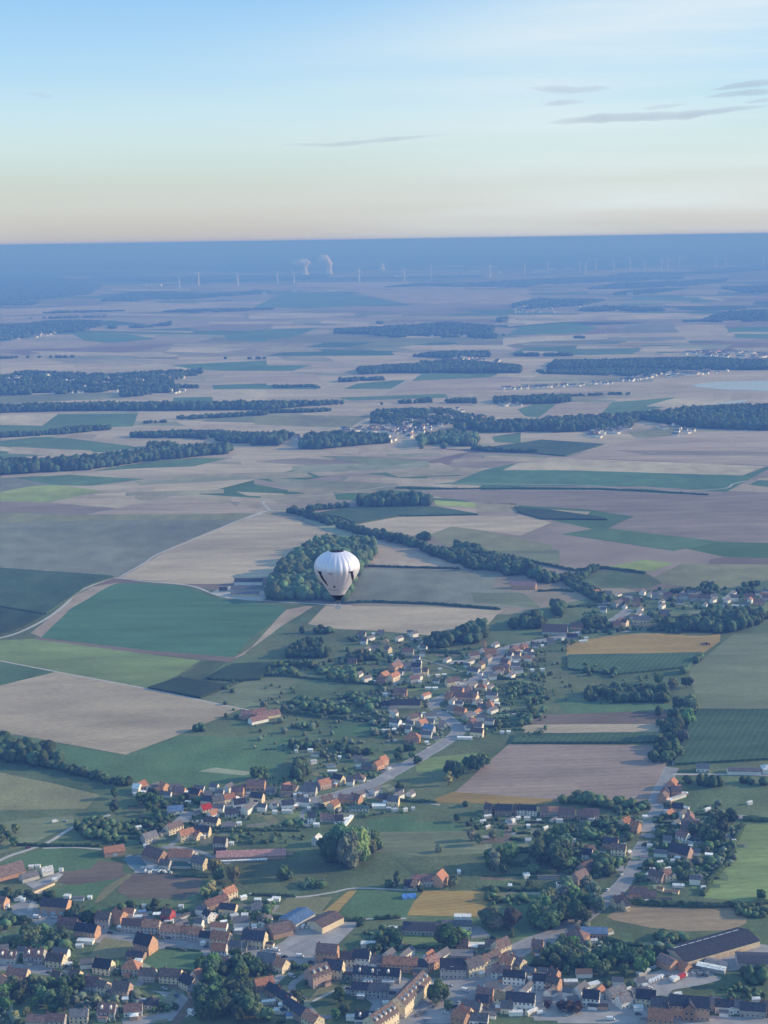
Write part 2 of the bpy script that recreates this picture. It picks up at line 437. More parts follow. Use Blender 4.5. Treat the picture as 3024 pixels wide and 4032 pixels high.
# --- the middle plain
MID = [
 (CS,[(0,1420),(700,1405),(1500,1400),(3040,1395),(3040,1760),(2400,1780),(1500,1760),(0,2150)],'tan',0.5),
 (CA,[(0,250),(700,230),(820,262),(0,300)],'oliveg'),
 (CA,[(0,370),(362,362),(262,437),(0,430)],'tanl'),
 (CA,[(0,432),(262,437),(362,364),(860,362),(828,440),(690,446),(300,470),(0,492)],'green'),
 (CA,[(480,358),(860,348),(858,362),(475,366)],'pale',2),
 (CA,[(400,492),(700,466),(900,470),(1440,512),(1510,545),(1110,552),(930,560),(890,572)],'tan'),
 (CA,[(0,532),(210,508),(350,503),(885,572),(640,602),(430,605),(0,566)],'green'),
 (CA,[(0,566),(430,602),(330,626),(0,592)],'tanl'),
 (CA,[(0,592),(280,622),(0,638)],'green'),
 (CA,[(560,720),(900,662),(1240,636),(1420,640),(1200,690),(900,700)],'green'),
 (CA,[(0,762),(430,738),(905,770),(560,812),(350,806),(0,850)],'greyg'),
 (CA,[(100,760),(430,742),(905,770),(580,808),(330,806)],'green',2),
 (CA,[(0,850),(180,815),(350,805),(640,842),(300,915),(220,911),(0,905)],'yell',2),
 (CA,[(0,908),(300,916),(730,950),(540,988),(0,1012)],'mauve',2),
 (CA,[(730,950),(1085,872),(1659,965),(1600,984),(560,992)],'tanp',1),
 (CA,[(1380,110),(1659,110),(1659,160),(1250,165)],'tanp'),
 (CA,[(1320,185),(1659,172),(1659,205),(1330,210)],'teal'),
 (CA,[(1250,212),(1659,210),(1659,285),(1330,285),(1320,262),(1090,262)],'tanl'),
 (CA,[(1080,262),(1320,258),(1328,288),(1075,288)],'teal'),
 (CA,[(450,95),(980,50),(1250,85),(1000,98)],'tanl'),
 (CA,[(1060,60),(1659,30),(1659,95),(1400,95),(1200,85)],'teal'),
 (CA,[(1380,370),(1659,360),(1659,420),(1250,410)],'oliveg'),
 (CB,[(0,60),(350,60),(240,95),(0,95)],'teal'),
 (CB,[(0,185),(390,180),(390,210),(0,208)],'teal'),
 (CB,[(0,110),(380,112),(430,170),(0,175)],'tanp'),
 (CB,[(420,170),(580,172),(555,207),(420,207)],'tanl'),
 (CB,[(560,207),(640,175),(900,152),(960,155),(850,207)],'green'),
 (CB,[(1040,112),(1500,100),(1530,132),(980,160)],'green'),
 (CB,[(960,160),(1540,132),(1659,150),(1659,195),(1300,235),(800,245)],'tanp'),
 (CB,[(1470,132),(1560,105),(1659,110),(1800,112),(1740,135)],'tanl',2),
 (CB,[(520,262),(1190,238),(1210,262),(600,280)],'green',2),
 (CB,[(0,365),(740,378),(660,410),(600,450),(300,440),(0,430)],'olive'),
 (CB,[(760,315),(960,300),(1000,330),(740,345)],'tanp',2),
 (CB,[(400,625),(640,628),(1070,655),(880,684),(760,682)],'oliveg',2),
 (CB,[(0,662),(300,636),(780,682),(640,716),(300,680)],'mauve',1),
 (CB,[(0,768),(180,795),(600,730),(800,745),(1080,785),(640,838),(370,867),(0,800)],'mauve',1),
 (CB,[(640,590),(1000,560),(1330,600),(1100,650),(700,630)],'tanp',1),
 (CB,[(1480,505),(1659,478),(1659,545),(1500,540)],'green',2),
 (CC,[(100,335),(200,305),(340,303),(235,385),(150,378)],'green',2),
 (CC,[(340,305),(690,288),(605,378),(230,388)],'tanp',2),
 (CC,[(600,378),(690,290),(1070,262),(1080,268),(900,315),(1030,322),(640,378)],'green',2),
 (CC,[(900,312),(1080,265),(1450,245),(1400,300),(1040,325)],'tanl',2),
 (CC,[(790,480),(1100,435),(1060,500),(900,512),(820,505)],'olive',2),
 (CC,[(-60,572),(250,528),(640,555),(400,628),(0,592)],'maize',2),
 (CC,[(440,635),(650,556),(1200,478),(1659,465),(1700,685),(1100,662)],'tanp',2),
 (CC,[(700,590),(1659,600),(1659,625),(900,618)],'mauve',2.5),
 (CC,[(10,712),(100,672),(440,640),(1640,690),(1500,747),(440,715)],'tanl',3),
 (CC,[(-440,800),(-300,790),(-110,712),(90,670),(20,714),(270,708),(1500,747),(1659,690),(1659,708),(1530,778),(1400,850),(900,815),(0,812)],'teal',2.5),
 (CC,[(1540,803),(1600,775),(1680,778),(1680,822)],'teal',2),
 (CC,[(-560,838),(600,836),(1280,872),(1500,830),(1680,860),(1680,1168),(1350,1158),(660,1078),(820,1000),(700,985),(560,960),(0,925),(-350,890)],'mauve',1),
 (CC,[(80,945),(300,965),(600,1008),(660,1025),(250,1020),(110,980)],'dark',3),
 (CC,[(630,1068),(705,985),(825,1005)],'green',2),
 (CC,[(375,1112),(620,1070),(1370,1160),(1070,1215),(900,1190)],'green',2),
 (CB,[(1120,900),(1375,915),(1375,948),(1130,932)],'yell',2),
 (CB,[(390,985),(610,948),(1130,945),(1395,992),(900,1002),(640,1050),(540,1010)],'maize',2),
 (CB,[(1120,935),(1380,950),(1390,992),(1130,965)],'tanp',3),
 (CB,[(640,1052),(900,1005),(1390,997),(1700,1000),(1850,1040),(1659,1120),(1240,1065),(1100,1110),(900,1125),(720,1075)],'tan',1),
 (CB,[(1095,1112),(1230,1065),(1400,1085),(1850,1180),(1850,1300),(1500,1310),(1250,1200),(1130,1150)],'olive',2),
]
NEARF = [
 (CS,[(-30,2330),(600,2290),(1350,2390),(2000,2420),(2400,2340),(3080,2270),(3300,4300),(-300,4300)],'grass',0.3),
 (CS,[(-40,2040),(380,2026),(1013,2020),(950,2050),(810,2100),(680,2150),(470,2270),(420,2275),(-40,2242)],'greyg',2),
 (CS,[(0,2020),(380,2026),(1013,2020),(950,2050),(600,2045),(0,2060)],'olive',2.2),
 (CS,[(475,2275),(690,2150),(815,2098),(1020,2022),(1160,2045),(1340,2110),(1220,2160),(1060,2270),(900,2300),(700,2300)],'tan',2),
 (CD,[(200,235),(560,330),(660,372),(480,368),(250,265)],'pale',3),
 (CD,[(655,385),(1140,510),(1145,542),(620,525)],'tanp',2),
 (CD,[(500,720),(560,620),(600,535),(1120,545),(1340,565),(1290,650),(1470,672),(1560,752)],'greyg',2),
 (CD,[(1180,668),(1470,675),(1560,750),(1200,722)],'oliveg',2.5),
 (CD,[(1260,440),(1659,440),(1659,515),(1400,470)],'oliveg',2.5),
 (CE,[(-40,230),(720,284),(745,290),(560,350),(480,412),(300,530),(-40,478)],'maize',2),
 (CE,[(-40,488),(290,542),(150,620),(-40,678)],'dark',2),
 (CE,[(200,652),(500,402),(600,350),(790,318),(700,352),(450,500),(270,680)],'tanp',2.2),
 (CE,[(260,680),(450,500),(700,350),(800,325),(1170,342),(1400,420),(1860,480),(1860,520),(1640,680),(1530,815),(1300,797),(960,765)],'teal',2),
 (CE,[(240,680),(960,765),(1560,813),(1500,842),(960,790),(230,692)],'brown',2.4),
 (CE,[(1490,835),(1600,790),(1870,500),(2000,475),(2050,478),(1850,600),(1659,740)],'tanp',2.2),
 (CE,[(-40,702),(230,690),(960,790),(1310,830),(1150,935),(970,1018),(-40,826)],'lime',2),
 (CE,[(-40,838),(360,905),(-40,1005)],'green',2.2),
 (CE,[(-40,1005),(370,905),(970,1015),(1580,1145),(1160,1320),(820,1447),(100,1315),(-40,1322)],'tan',2.4),
 (CE,[(968,1016),(1170,950),(1505,1000),(1310,1080)],'dark',2.6),
 (CE,[(1160,942),(1340,832),(1490,838),(1310,950)],'grassd',2.2),
 (CE,[(1350,955),(1520,862),(1800,850),(1700,960),(1590,967)],'dark',2.6),
 (CE,[(1310,1083),(1659,945),(1930,950),(1890,1020),(1680,1150),(1580,1145)],'oliveg',2.5),
 (CE,[(60,1318),(820,1450),(1165,1320),(1450,1330),(1950,1330),(1900,1440),(1800,1560),(1650,1600),(1300,1662),(1090,1668),(900,1632),(440,1512),(300,1400)],'green',2),
 (CE,[(1295,1556),(1400,1530),(1660,1562),(1600,1582)],'pale',2.6),
 (CE,[(-40,1480),(400,1560),(740,1650),(700,1710),(-40,1560)],'grassd',2),
 (CE,[(-40,1555),(330,1630),(650,1710),(560,1800),(-40,1810)],'olive',2.2),
 (CF,[(500,372),(670,200),(1659,215),(2330,245),(2260,290),(2150,420),(1659,480),(1100,432),(780,420)],'tan',2),
 (CF,[(560,860),(900,930),(1200,960),(900,1020),(500,1040)],'grass',2),
 (CF,[(740,1310),(1200,1320),(1220,1440),(720,1420)],'green',2),
 (CG,[(-190,30),(0,20),(330,110),(330,200),(160,140)],'olive',2),
 (CG,[(600,228),(650,210),(870,170),(1060,190),(930,242)],'yell',2.6),
 (CG,[(910,290),(1110,195),(1700,200),(1659,300),(1480,345),(1230,355),(980,320)],'olive',2.2),
 (CG,[(440,300),(560,230),(900,262),(985,320),(900,350),(500,348)],'grass',2.4),
 (CG,[(1020,460),(1300,450),(1430,450),(1300,500),(1050,500)],'green',2.4),
 (CG,[(370,700),(620,660),(820,640),(1355,635),(1352,692),(1240,768),(375,782)],'ochre',3),
 (CG,[(380,785),(1240,770),(1150,860),(700,905),(380,870)],'maize',2.4),
 (CG,[(1440,640),(1700,640),(1700,1130),(1215,1132),(1150,880)],'oliveg',2.4),
 (CG,[(1215,1132),(1700,1132),(1700,1445),(1060,1482),(1150,1240)],'maize',2.8),
 (CG,[(155,1160),(1060,1130),(965,1215),(105,1222)],'brown',2.6),
 (CG,[(105,1222),(972,1215),(962,1277),(65,1284)],'tan',2.6),
 (CG,[(55,1290),(965,1282),(965,1340),(25,1346)],'maize',2.6),
 (CG,[(300,1060),(1010,1090),(1050,1128),(380,1150)],'green',2.2),
 (C0,[(1100,1607),(1429,1611),(1441,1668),(1417,1722),(1345,1742),(1205,1732),(980,1712)],(.33,.255,.20),2.4),
 (C0,[(940,1725),(978,1711),(1208,1728),(1180,1738),(935,1735)],'ochre',2.8),
 (C0,[(1570,1780),(1680,1782),(1680,1955),(1520,1940),(1540,1900),(1560,1850)],'lime',2.4),
 (C0,[(820,1600),(1100,1615),(1050,1660),(970,1700),(880,1710),(860,1680)],'grass',2),
 (C0,[(895,1640),(1045,1625),(1010,1660),(900,1668)],'lime',2.4),
 (CK,[(340,850),(520,740),(1130,765),(1560,740),(1690,735),(1500,800),(1480,900),(1380,960),(1000,972),(700,940),(400,880)],(.33,.25,.15),2.4),
 (CJ,[(170,840),(350,640),(920,640),(860,760),(820,850)],'ochre',2.6),
 (CI,[(660,830),(780,705),(850,685),(1160,690),(1080,800),(1190,830)],'olive',2.6),
 (CI,[(1085,810),(1300,630),(1370,625),(1190,830)],'ochre',2.8),
 (CI,[(1195,860),(1370,640),(1860,650),(1760,860)],'green',2.6),
 (CH,[(-20,425),(150,360),(380,290),(830,300),(780,420),(700,560),(520,540),(140,430)],'green',2.4),
 (CH,[(400,500),(740,455),(800,400),(1000,410),(1000,500),(1400,490),(1650,545),(1600,700),(1100,710),(950,650),(1000,560),(820,570),(640,600),(440,560)],'brown',2.5),
 (CH,[(300,700),(440,620),(950,540),(980,560),(780,700)],'green',2.7),
 (CH,[(840,620),(1050,500),(1080,510),(800,740),(770,735)],'rough',2.9),
 (CH,[(800,730),(1000,700),(1620,700),(1300,800),(900,770)],'grass',2.6),
 (CH,[(700,1200),(850,1020),(1090,1060),(1050,1180),(800,1200),(680,1310),(520,1290)],'rough',2.6),
 (CH,[(1250,1110),(1659,1140),(1659,1290),(1350,1300),(1180,1230)],'green',2.6),
 (CH,[(-20,80),(600,20),(600,100),(180,290),(-20,340)],'oliveg',2.5),
 (CI,[(840,1440),(930,1350),(1250,1380),(1150,1450),(980,1540)],'grassd',2.6),
 (CI,[(970,1560),(1200,1470),(1400,1500),(1490,1560),(1440,1650),(1050,1650)],'grassd',2.8),
 (CI,[(380,590),(560,500),(1100,480),(1500,560),(1650,600),(1280,640),(860,680),(500,660)],'grass',2.5),
 (CI,[(250,430),(400,395),(860,380),(1260,440),(1200,500),(700,560),(420,530),(300,480)],'grassd',2.6),
 (CI,[(1300,960),(1620,900),(1620,1080),(1200,1080)],'grass',2.6),
 (CJ,[(-100,60),(640,80),(660,150),(430,200),(-100,150)],'green',2.4),
 (CJ,[(-100,160),(700,150),(860,300),(860,330),(400,360),(-100,320)],'oliveg',2.5),
 (CJ,[(100,370),(850,350),(850,600),(560,640),(540,470),(250,500)],'grassd',2.4),
 (CJ,[(850,520),(1400,510),(1400,620),(830,620)],'grass',2.6),
 (CJ,[(160,1000),(470,990),(470,1100),(190,1090)],'lime',2.7),
 (CJ,[(170,850),(-330,870),(-250,950),(160,980)],'grass',2.7),
 (CJ,[(1030,860),(1150,990),(1260,980),(1240,1030),(1090,1030)],'lime',2.5),
 (CK,[(1180,1440),(1659,1390),(1659,1500),(1100,1500)],'grass',2.5),
 (CK,[(250,1100),(600,1090),(620,1140),(300,1130)],'lime',2.5),
 (CK,[(-100,1695),(640,1700),(640,1760),(-120,1780)],'grass',3.2),
 (C0,[(440,1750),(700,1735),(820,1745),(1060,1775),(1050,1830),(800,1830),(520,1830)],'grass',2),
]
# the many unnamed strips of the plain, narrower and paler with distance
rs_ = random.Random(21)
for k in range(260):
    if k < 150: y = 1005 + 400 * rs_.random() ** 1.1; wx = rs_.uniform(120, 620); hy = (y - 950) * rs_.uniform(.012, .045); f_ = 2.5
    else: y = rs_.uniform(1400, 2040); wx = rs_.uniform(140, 560); hy = (y - 950) * rs_.uniform(.012, .035); f_ = 1.5
    x = rs_.uniform(-80, 3000); y -= (x - 1512) * .015; sk = rs_.uniform(-.5, .9) * hy * f_ * 2; ti = rs_.uniform(-.03, .03) * wx * (y - 950) / 900
    c = rs_.choice(('tan', 'tanp', 'tanl', 'mauve', 'tan', 'tanp', 'oliveg', 'greyg', 'green', 'olive', 'teal', 'rough'))
    c = tuple(a * .5 + b_ * .5 for a, b_ in zip(COLS[c], COLS['tan']))
    field(CS, [(x, y + ti), (x + wx, y - ti), (x + wx + sk, y + hy - ti), (x + sk, y + hy + ti)], c, L=.7 + (k % 7) * .03)
for C, p, c, *r in FAR:
    field(C, p, c, L=1.0)
for C, p, c, *r in MID:
    field(C, p, c, L=(r[0] if r else 1), mat='rows_d' if c in ('tan', 'tanp', 'mauve') else 'field',
          h=2.3 if c in ('maize', 'dark') else 0)
for C, p, c, *r in NEARF:
    mt = 'rows_d' if not isinstance(c, str) else {'tan': 'rows_b', 'ochre': 'rows_a', 'brown': 'rows_d', 'lime': 'rows_d', 'teal': 'rows_b', 'oliveg': 'rows_d'}.get(c, 'turf' if c in ('grass', 'grassd', 'rough') else 'field')
    if c == 'maize' and C is CG: mt = 'rows_c'
    field(C, p, c, L=(r[0] if r else 1), mat=mt, h=2.3 if c in ('maize', 'dark') else 0)

# ================================================================== roads
ROADS = {}
ROADS['street'] = road(CS, [(60,3560),(130,3592),(240,3640),(420,3690),(640,3718),(800,3742),(1020,3762),(1247,3795),(1396,3826),(1500,3855),(1620,3890),(1800,3930),(2000,3960),(2224,3990),(2540,4016),(3060,4070)], 11, label='main street through the town, grey asphalt')
ROADS['up'] = road(CS, [(1560,4060),(1700,3960),(1800,3900),(1895,3841),(1982,3778),(2078,3722),(2214,3672),(2290,3620),(2364,3561),(2440,3495),(2490,3430),(2513,3369),(2550,3300),(2568,3262),(2543,3236),(2590,3195),(2579,3162),(2605,3105),(2648,3022)], 11, label='asphalt lane climbing away between gardens on the right')
ROADS['village'] = road(CS, [(640,3290),(700,3240),(760,3200),(900,3170),(1100,3160),(1240,3150),(1337,3127),(1463,3088),(1550,3042),(1646,2987),(1740,2930),(1805,2880),(1779,2840),(1720,2798),(1703,2768),(1762,2739),(1863,2680),(1935,2637),(1969,2570),(2010,2548),(2100,2530),(2200,2510),(2330,2480),(2420,2440),(2480,2400)], 11, label='grey village road curving through the houses')
ROADS['close'] = road(CH, [(-20,1265),(200,1275),(400,1290),(700,1340),(1100,1385),(1340,1440),(1440,1520),(1500,1590),(1480,1640),(1300,1670),(1000,1720)], 8, label='residential street bending round a garden corner')
road(CH, [(-20,400),(90,350),(230,305),(400,240),(560,140),(650,90),(760,60),(900,20)], 4, 'track', 'path', label='pale farm lane between meadows')
road(CH, [(350,292),(600,285),(830,300)], 2.5, 'track', 'path')
road(CE, [(-30,692),(120,650),(300,560),(420,470),(500,392),(600,342),(700,305),(760,292),(960,316),(1240,342),(1390,395),(1480,420),(1600,432),(1700,440),(2300,475)], 5, 'track', 'path', label='pale concrete farm track curving round the green field')
road(CE, [(770,294),(950,190),(1040,132),(1300,28),(1500,-60),(1720,-145)], 4, 'track', 'path', label='pale track climbing to the crossroads')
road(CE, [(-30,225),(60,232),(200,240),(350,248),(745,292)], 3, 'track', 'path')
road(CE, [(-30,828),(370,905),(970,1018),(1580,1147),(1700,1165)], 3, 'track', 'path')
road(CB, [(-40,1010),(60,975),(110,965),(230,970)], 6, 'track', 'path')
road(CB, [(100,965),(60,905),(200,885),(480,865),(700,835),(880,812),(1300,800),(1600,800),(2100,810),(2450,845),(2900,830),(2980,800),(3060,780)], 4, 'track', 'path', label='thin pale track sweeping across the plain')
road(CB, [(760,245),(860,208),(960,150),(1035,122)], 6, 'track', 'path')
road(CC, [(0,840),(640,840)], 3, 'track', 'path')
road(CB, [(230,975),(620,1110),(900,1200)], 3, 'track', 'path')
road(CI, [(0,1100),(40,1060),(150,940),(60,820)], 4, 'yard', 'path')
road(CI, [(1000,1290),(900,1350),(830,1410),(850,1480),(950,1580),(1050,1665),(1200,1665)], 5, 'road', 'road', label='small estate street beside the green')
road(CI, [(950,1570),(1080,1500),(1190,1450)], 2, 'track', 'path', label='footpath across the green')
road(CI, [(1240,1440),(1400,1480),(1530,1540),(1500,1620),(1440,1665)], 10, 'road', 'road')
road(CM, [(1180,520),(1380,540),(1520,560)], 3, 'track', 'path')
road(CM, [(530,520),(470,570),(400,620),(400,680),(450,740)], 4, 'road', 'road')
road(CM, [(330,500),(440,520),(640,500),(700,475)], 6, 'road', 'road')
road(CL, [(740,920),(850,830),(1050,700),(1200,590),(1330,520),(1400,480)], 5, 'road', 'road', label='lane running down to the farm')
road(CL, [(700,900),(850,910),(1000,940),(1150,1000),(1250,1040)], 5, 'road', 'road')
road(CV, [(230,950),(330,820),(400,740),(480,700)], 5, 'road', 'road')
road(CV, [(480,700),(700,760),(880,820)], 3, 'road', 'road')
road(CO, [(800,572),(1080,572),(1300,572),(1700,580)], 4, 'track', 'path', label='concrete drive to the long building')
road(CG, [(1060,1480),(1060,1480-60),(1050,1400)], 4, 'track', 'path')
road(CI, [(480,660),(860,690),(1150,655),(1370,618),(1880,640)], 2.5, 'track', 'path')
road(CI, [(1200,865),(1430,870),(1760,865)], 2.5, 'track', 'path')
road(CH, [(240,800),(330,640),(430,570),(500,500)], 4, 'track', 'path')
road(CH, [(1040,350),(1180,420),(1280,480),(1100,480)], 6, 'yard', 'path')
road(CK, [(760,1500),(830,1420),(1000,1390),(1180,1350),(1210,1330)], 12, 'yard', 'path')
road(CK, [(500,1080),(640,1090),(800,1080),(870,1050)], 3, 'track', 'path')
# plots behind the houses: lawns, beds, patios
rp = random.Random(77)
PLOTS = [(CH,(0,1650,760,960),26,-14),(CH,(0,1600,1150,1680),44,-14),(CL,(420,1620,430,880),34,20),(CM,(0,1200,300,700),30,30),(CN,(420,1560,760,1060),34,-5),
 (CJ,(850,1650,520,760),12,-3),(CJ,(0,860,1100,1200),12,-4),(CJ,(900,1650,1080,1500),20,-20),(CK,(600,1240,120,640),44,-5),(CK,(0,560,60,560),22,-5),(CK,(150,620,1070,1150),8,-5),
 (CV,(-150,620,460,980),30,10),(CV,(700,1560,600,960),28,0),(CV,(1040,1500,900,1440),24,-3),(CV,(100,720,980,1480),22,20),(CG,(560,1640,380,640),40,-4),(CO,(640,1450,850,1500),34,-4),(CI,(0,700,650,980),24,-12),(CI,(520,1659,1200,1700),26,-20)]
for C, (xa, xb, ya, yb), n, tw in PLOTS:
    for k in range(n):
        c0 = U(*P(C, rp.uniform(xa, xb), rp.uniform(ya, yb)))
        if rp.random() < .3: L_, W_ = rp.uniform(7, 14), rp.uniform(5, 9)
        else: L_, W_ = rp.uniform(16, 42), rp.uniform(6, 13)
        a = R(tw + rp.choice((0, 0, 90)) + rp.uniform(-5, 5)); ux = Vector((math.cos(a), math.sin(a), 0)); uy = Vector((-ux.y, ux.x, 0))
        g4 = [c0 + ux * sx * L_ / 2 + uy * sy * W_ / 2 for sx, sy in ((-1, -1), (1, -1), (1, 1), (-1, 1))]
        FI[0] += 1; Lz = 3.0 + (k % 30) * .025
        cc = rp.choice(('green', 'lime', 'green', 'grassd', 'grassd', 'rough', 'pale', 'oliveg', 'brown', 'greyg', 'yard'))
        o = link_mesh('lawn' if cc not in ('yard', 'brown') else 'garden_plot', [(p.x, p.y, zlay(Lz, p.y)) for p in g4], [(0, 1, 2, 3)], M['yard'] if cc == 'yard' else M['turf'])
        if cc != 'yard': o.color = (*COLS[cc], 1)
        tag(o, kind='structure')
# yards
def verge(g, w0, name='pavement'):
    # paved strip under a street, a little wider than its asphalt
    vs = []; n = len(g); FI[0] += 1
    for i, p in enumerate(g):
        d = (g[min(i + 1, n - 1)] - g[max(i - 1, 0)]).normalized(); nn = Vector((-d.y, d.x, 0))
        for s in (1, -1):
            q = p + nn * s * w0 / 2 * (1 + .15 * mnoise.noise(Vector((p.x * .05, p.y * .05, s)))); vs.append((q.x, q.y, zlay(2.96, q.y)))
    o = link_mesh(name, vs, [(2 * i, 2 * i + 1, 2 * i + 3, 2 * i + 2) for i in range(n - 1)], M['yard']); tag(o, kind='structure')
verge(ROADS['street'], 21); verge(ROADS['close'], 13); verge(ROADS['village'], 15); verge(ROADS['up'][:42], 18); verge(ROADS['up'][42:], 13)
def yard(C, pts, label=None, c=None, mat='yard', L=3.4, name='pavement'):
    o = field(C, pts, 'tan', name=name, mat=mat, L=L, label=label, amp=0.004)
    return o
yard(CI, [(600,1140),(760,1050),(890,940),(1060,960),(1215,890),(1385,895),(1200,1080),(1020,1060),(1040,1160),(730,1180)], 'grey concrete yard in front of the two warehouses')
yard(CI, [(760,1120),(960,1020),(1100,1080),(1040,1150),(900,1160)], mat='road', L=3.9, name='parking_area')
yard(CK, [(560,1350),(800,1280),(1100,1270),(1220,1320),(1180,1370),(900,1440),(760,1470),(620,1420)], 'vehicle yard full of vans beside the long shed')
yard(CK, [(1060,1190),(1250,1160),(1500,1060),(1700,1090),(1700,1250),(1300,1300)], 'pale concrete yard between the sheds')
yard(CJ, [(420,1420),(800,1350),(1000,1420),(980,1500),(760,1560),(560,1560)], 'paved town square at the crossroads', mat='road')
yard(CJ, [(0,1480),(330,1360),(560,1440),(560,1600),(420,1725),(0,1725)], mat='road', L=3.2)
yard(CK, [(-280,1590),(-100,1600),(160,1590),(640,1650),(640,1700),(-250,1700)], mat='yard', L=3.2)
yard(CI, [(1230,1430),(1659,1400),(1659,1500),(1500,1540)], mat='road', L=3.2)
yard(CJ, [(720,920),(810,930),(900,1010),(740,1030)], mat='road', L=3.2)
yard(CH, [(1000,380),(1140,345),(1290,430),(1280,470),(1100,480)], mat='yard', L=3.2)
yard(CH, [(140,540),(300,560),(500,480),(330,660)], mat='yard', L=3.2)
yard(CE, [(1380,385),(1500,345),(1760,340),(1900,380),(1700,440),(1480,425)], 'pale yard round the hilltop barns', mat='track', L=3.2)
yard(CJ, [(380,1360),(900,1330),(1500,1420),(1659,1480),(1659,1560),(1300,1560),(1000,1520),(760,1620),(600,1725),(380,1725)], mat='yard', L=3.1)
yard(CI, [(1020,1210),(1240,1230),(1659,1320),(1659,1420),(1240,1320),(1020,1290)], mat='yard', L=3.1)
yard(CK, [(-60,1480),(640,1500),(860,1640),(1659,1680),(1659,1740),(-60,1720)], mat='yard', L=3.1)
yard(CH, [(1050,830),(1320,790),(1560,820),(1500,900),(1060,900)], mat='yard', L=3.1)
yard(CM, [(1060,250),(1150,225),(1280,215),(1100,300),(1030,330)], mat='yard', L=3.2)
# ================================================================== vegetation
M['leaf'] = mat_objcolor('foliage', 0.95, 0.08, 0.55, 0.45, 0.18)
M['bark'] = mat_plain('bark', (0.09, 0.07, 0.05), .95, .1)
def wood_mat():
    m, t, b = principled('woodland_foliage', 0.95, 0.08)
    g = N(t, 'ShaderNodeNewGeometry'); oi = N(t, 'ShaderNodeObjectInfo')
    r = N(t, 'ShaderNodeMapRange'); r.inputs['To Min'].default_value = .6; r.inputs['To Max'].default_value = 1.45
    t.links.new(g.outputs['Random Per Island'], r.inputs['Value'])
    n = N(t, 'ShaderNodeTexNoise'); n.inputs['Scale'].default_value = .35; n.inputs['Detail'].default_value = 4
    t.links.new(g.outputs['Position'], n.inputs[0])
    r2 = N(t, 'ShaderNodeMapRange'); r2.inputs['From Min'].default_value = .3; r2.inputs['From Max'].default_value = .7
    r2.inputs['To Min'].default_value = .5; r2.inputs['To Max'].default_value = 1.5
    t.links.new(n.outputs[0], r2.inputs['Value'])
    mu = N(t, 'ShaderNodeMath', operation='MULTIPLY'); t.links.new(r.outputs[0], mu.inputs[0]); t.links.new(r2.outputs[0], mu.inputs[1])
    v = N(t, 'ShaderNodeVectorMath', operation='SCALE'); t.links.new(oi.outputs['Color'], v.inputs[0]); t.links.new(mu.outputs[0], v.inputs['Scale'])
    hs_ = N(t, 'ShaderNodeHueSaturation'); r3 = N(t, 'ShaderNodeMapRange'); r3.inputs['To Min'].default_value = .46; r3.inputs['To Max'].default_value = .53
    t.links.new(g.outputs['Random Per Island'], r3.inputs['Value']); t.links.new(r3.outputs[0], hs_.inputs['Hue'])
    t.links.new(v.outputs[0], hs_.inputs['Color'])
    t.links.new(hs_.outputs[0], b.inputs['Base Color'])
    return m
M['wood'] = wood_mat()

def ico(sub):
    t = (1 + 5 ** .5) / 2
    v = [(-1, t, 0), (1, t, 0), (-1, -t, 0), (1, -t, 0), (0, -1, t), (0, 1, t), (0, -1, -t), (0, 1, -t), (t, 0, -1), (t, 0, 1), (-t, 0, -1), (-t, 0, 1)]
    v = [Vector(a).normalized() for a in v]
    f = [(0, 11, 5), (0, 5, 1), (0, 1, 7), (0, 7, 10), (0, 10, 11), (1, 5, 9), (5, 11, 4), (11, 10, 2), (10, 7, 6), (7, 1, 8), (3, 9, 4), (3, 4, 2), (3, 2, 6), (3, 6, 8), (3, 8, 9), (4, 9, 5), (2, 4, 11), (6, 2, 10), (8, 6, 7), (9, 8, 1)]
    for _ in range(sub):
        c = {}; nf = []
        def mid(a, b):
            k = (min(a, b), max(a, b))
            if k not in c:
                v.append(((v[a] + v[b]) / 2).normalized()); c[k] = len(v) - 1
            return c[k]
        for a, b, d in f:
            x, y, z = mid(a, b), mid(b, d), mid(d, a)
            nf += [(a, x, z), (b, y, x), (d, z, y), (x, y, z)]
        f = nf
    return np.array([tuple(a) for a in v]), np.array(f)
ICO0, ICO1, ICO2 = ico(0), ico(1), ico(2)

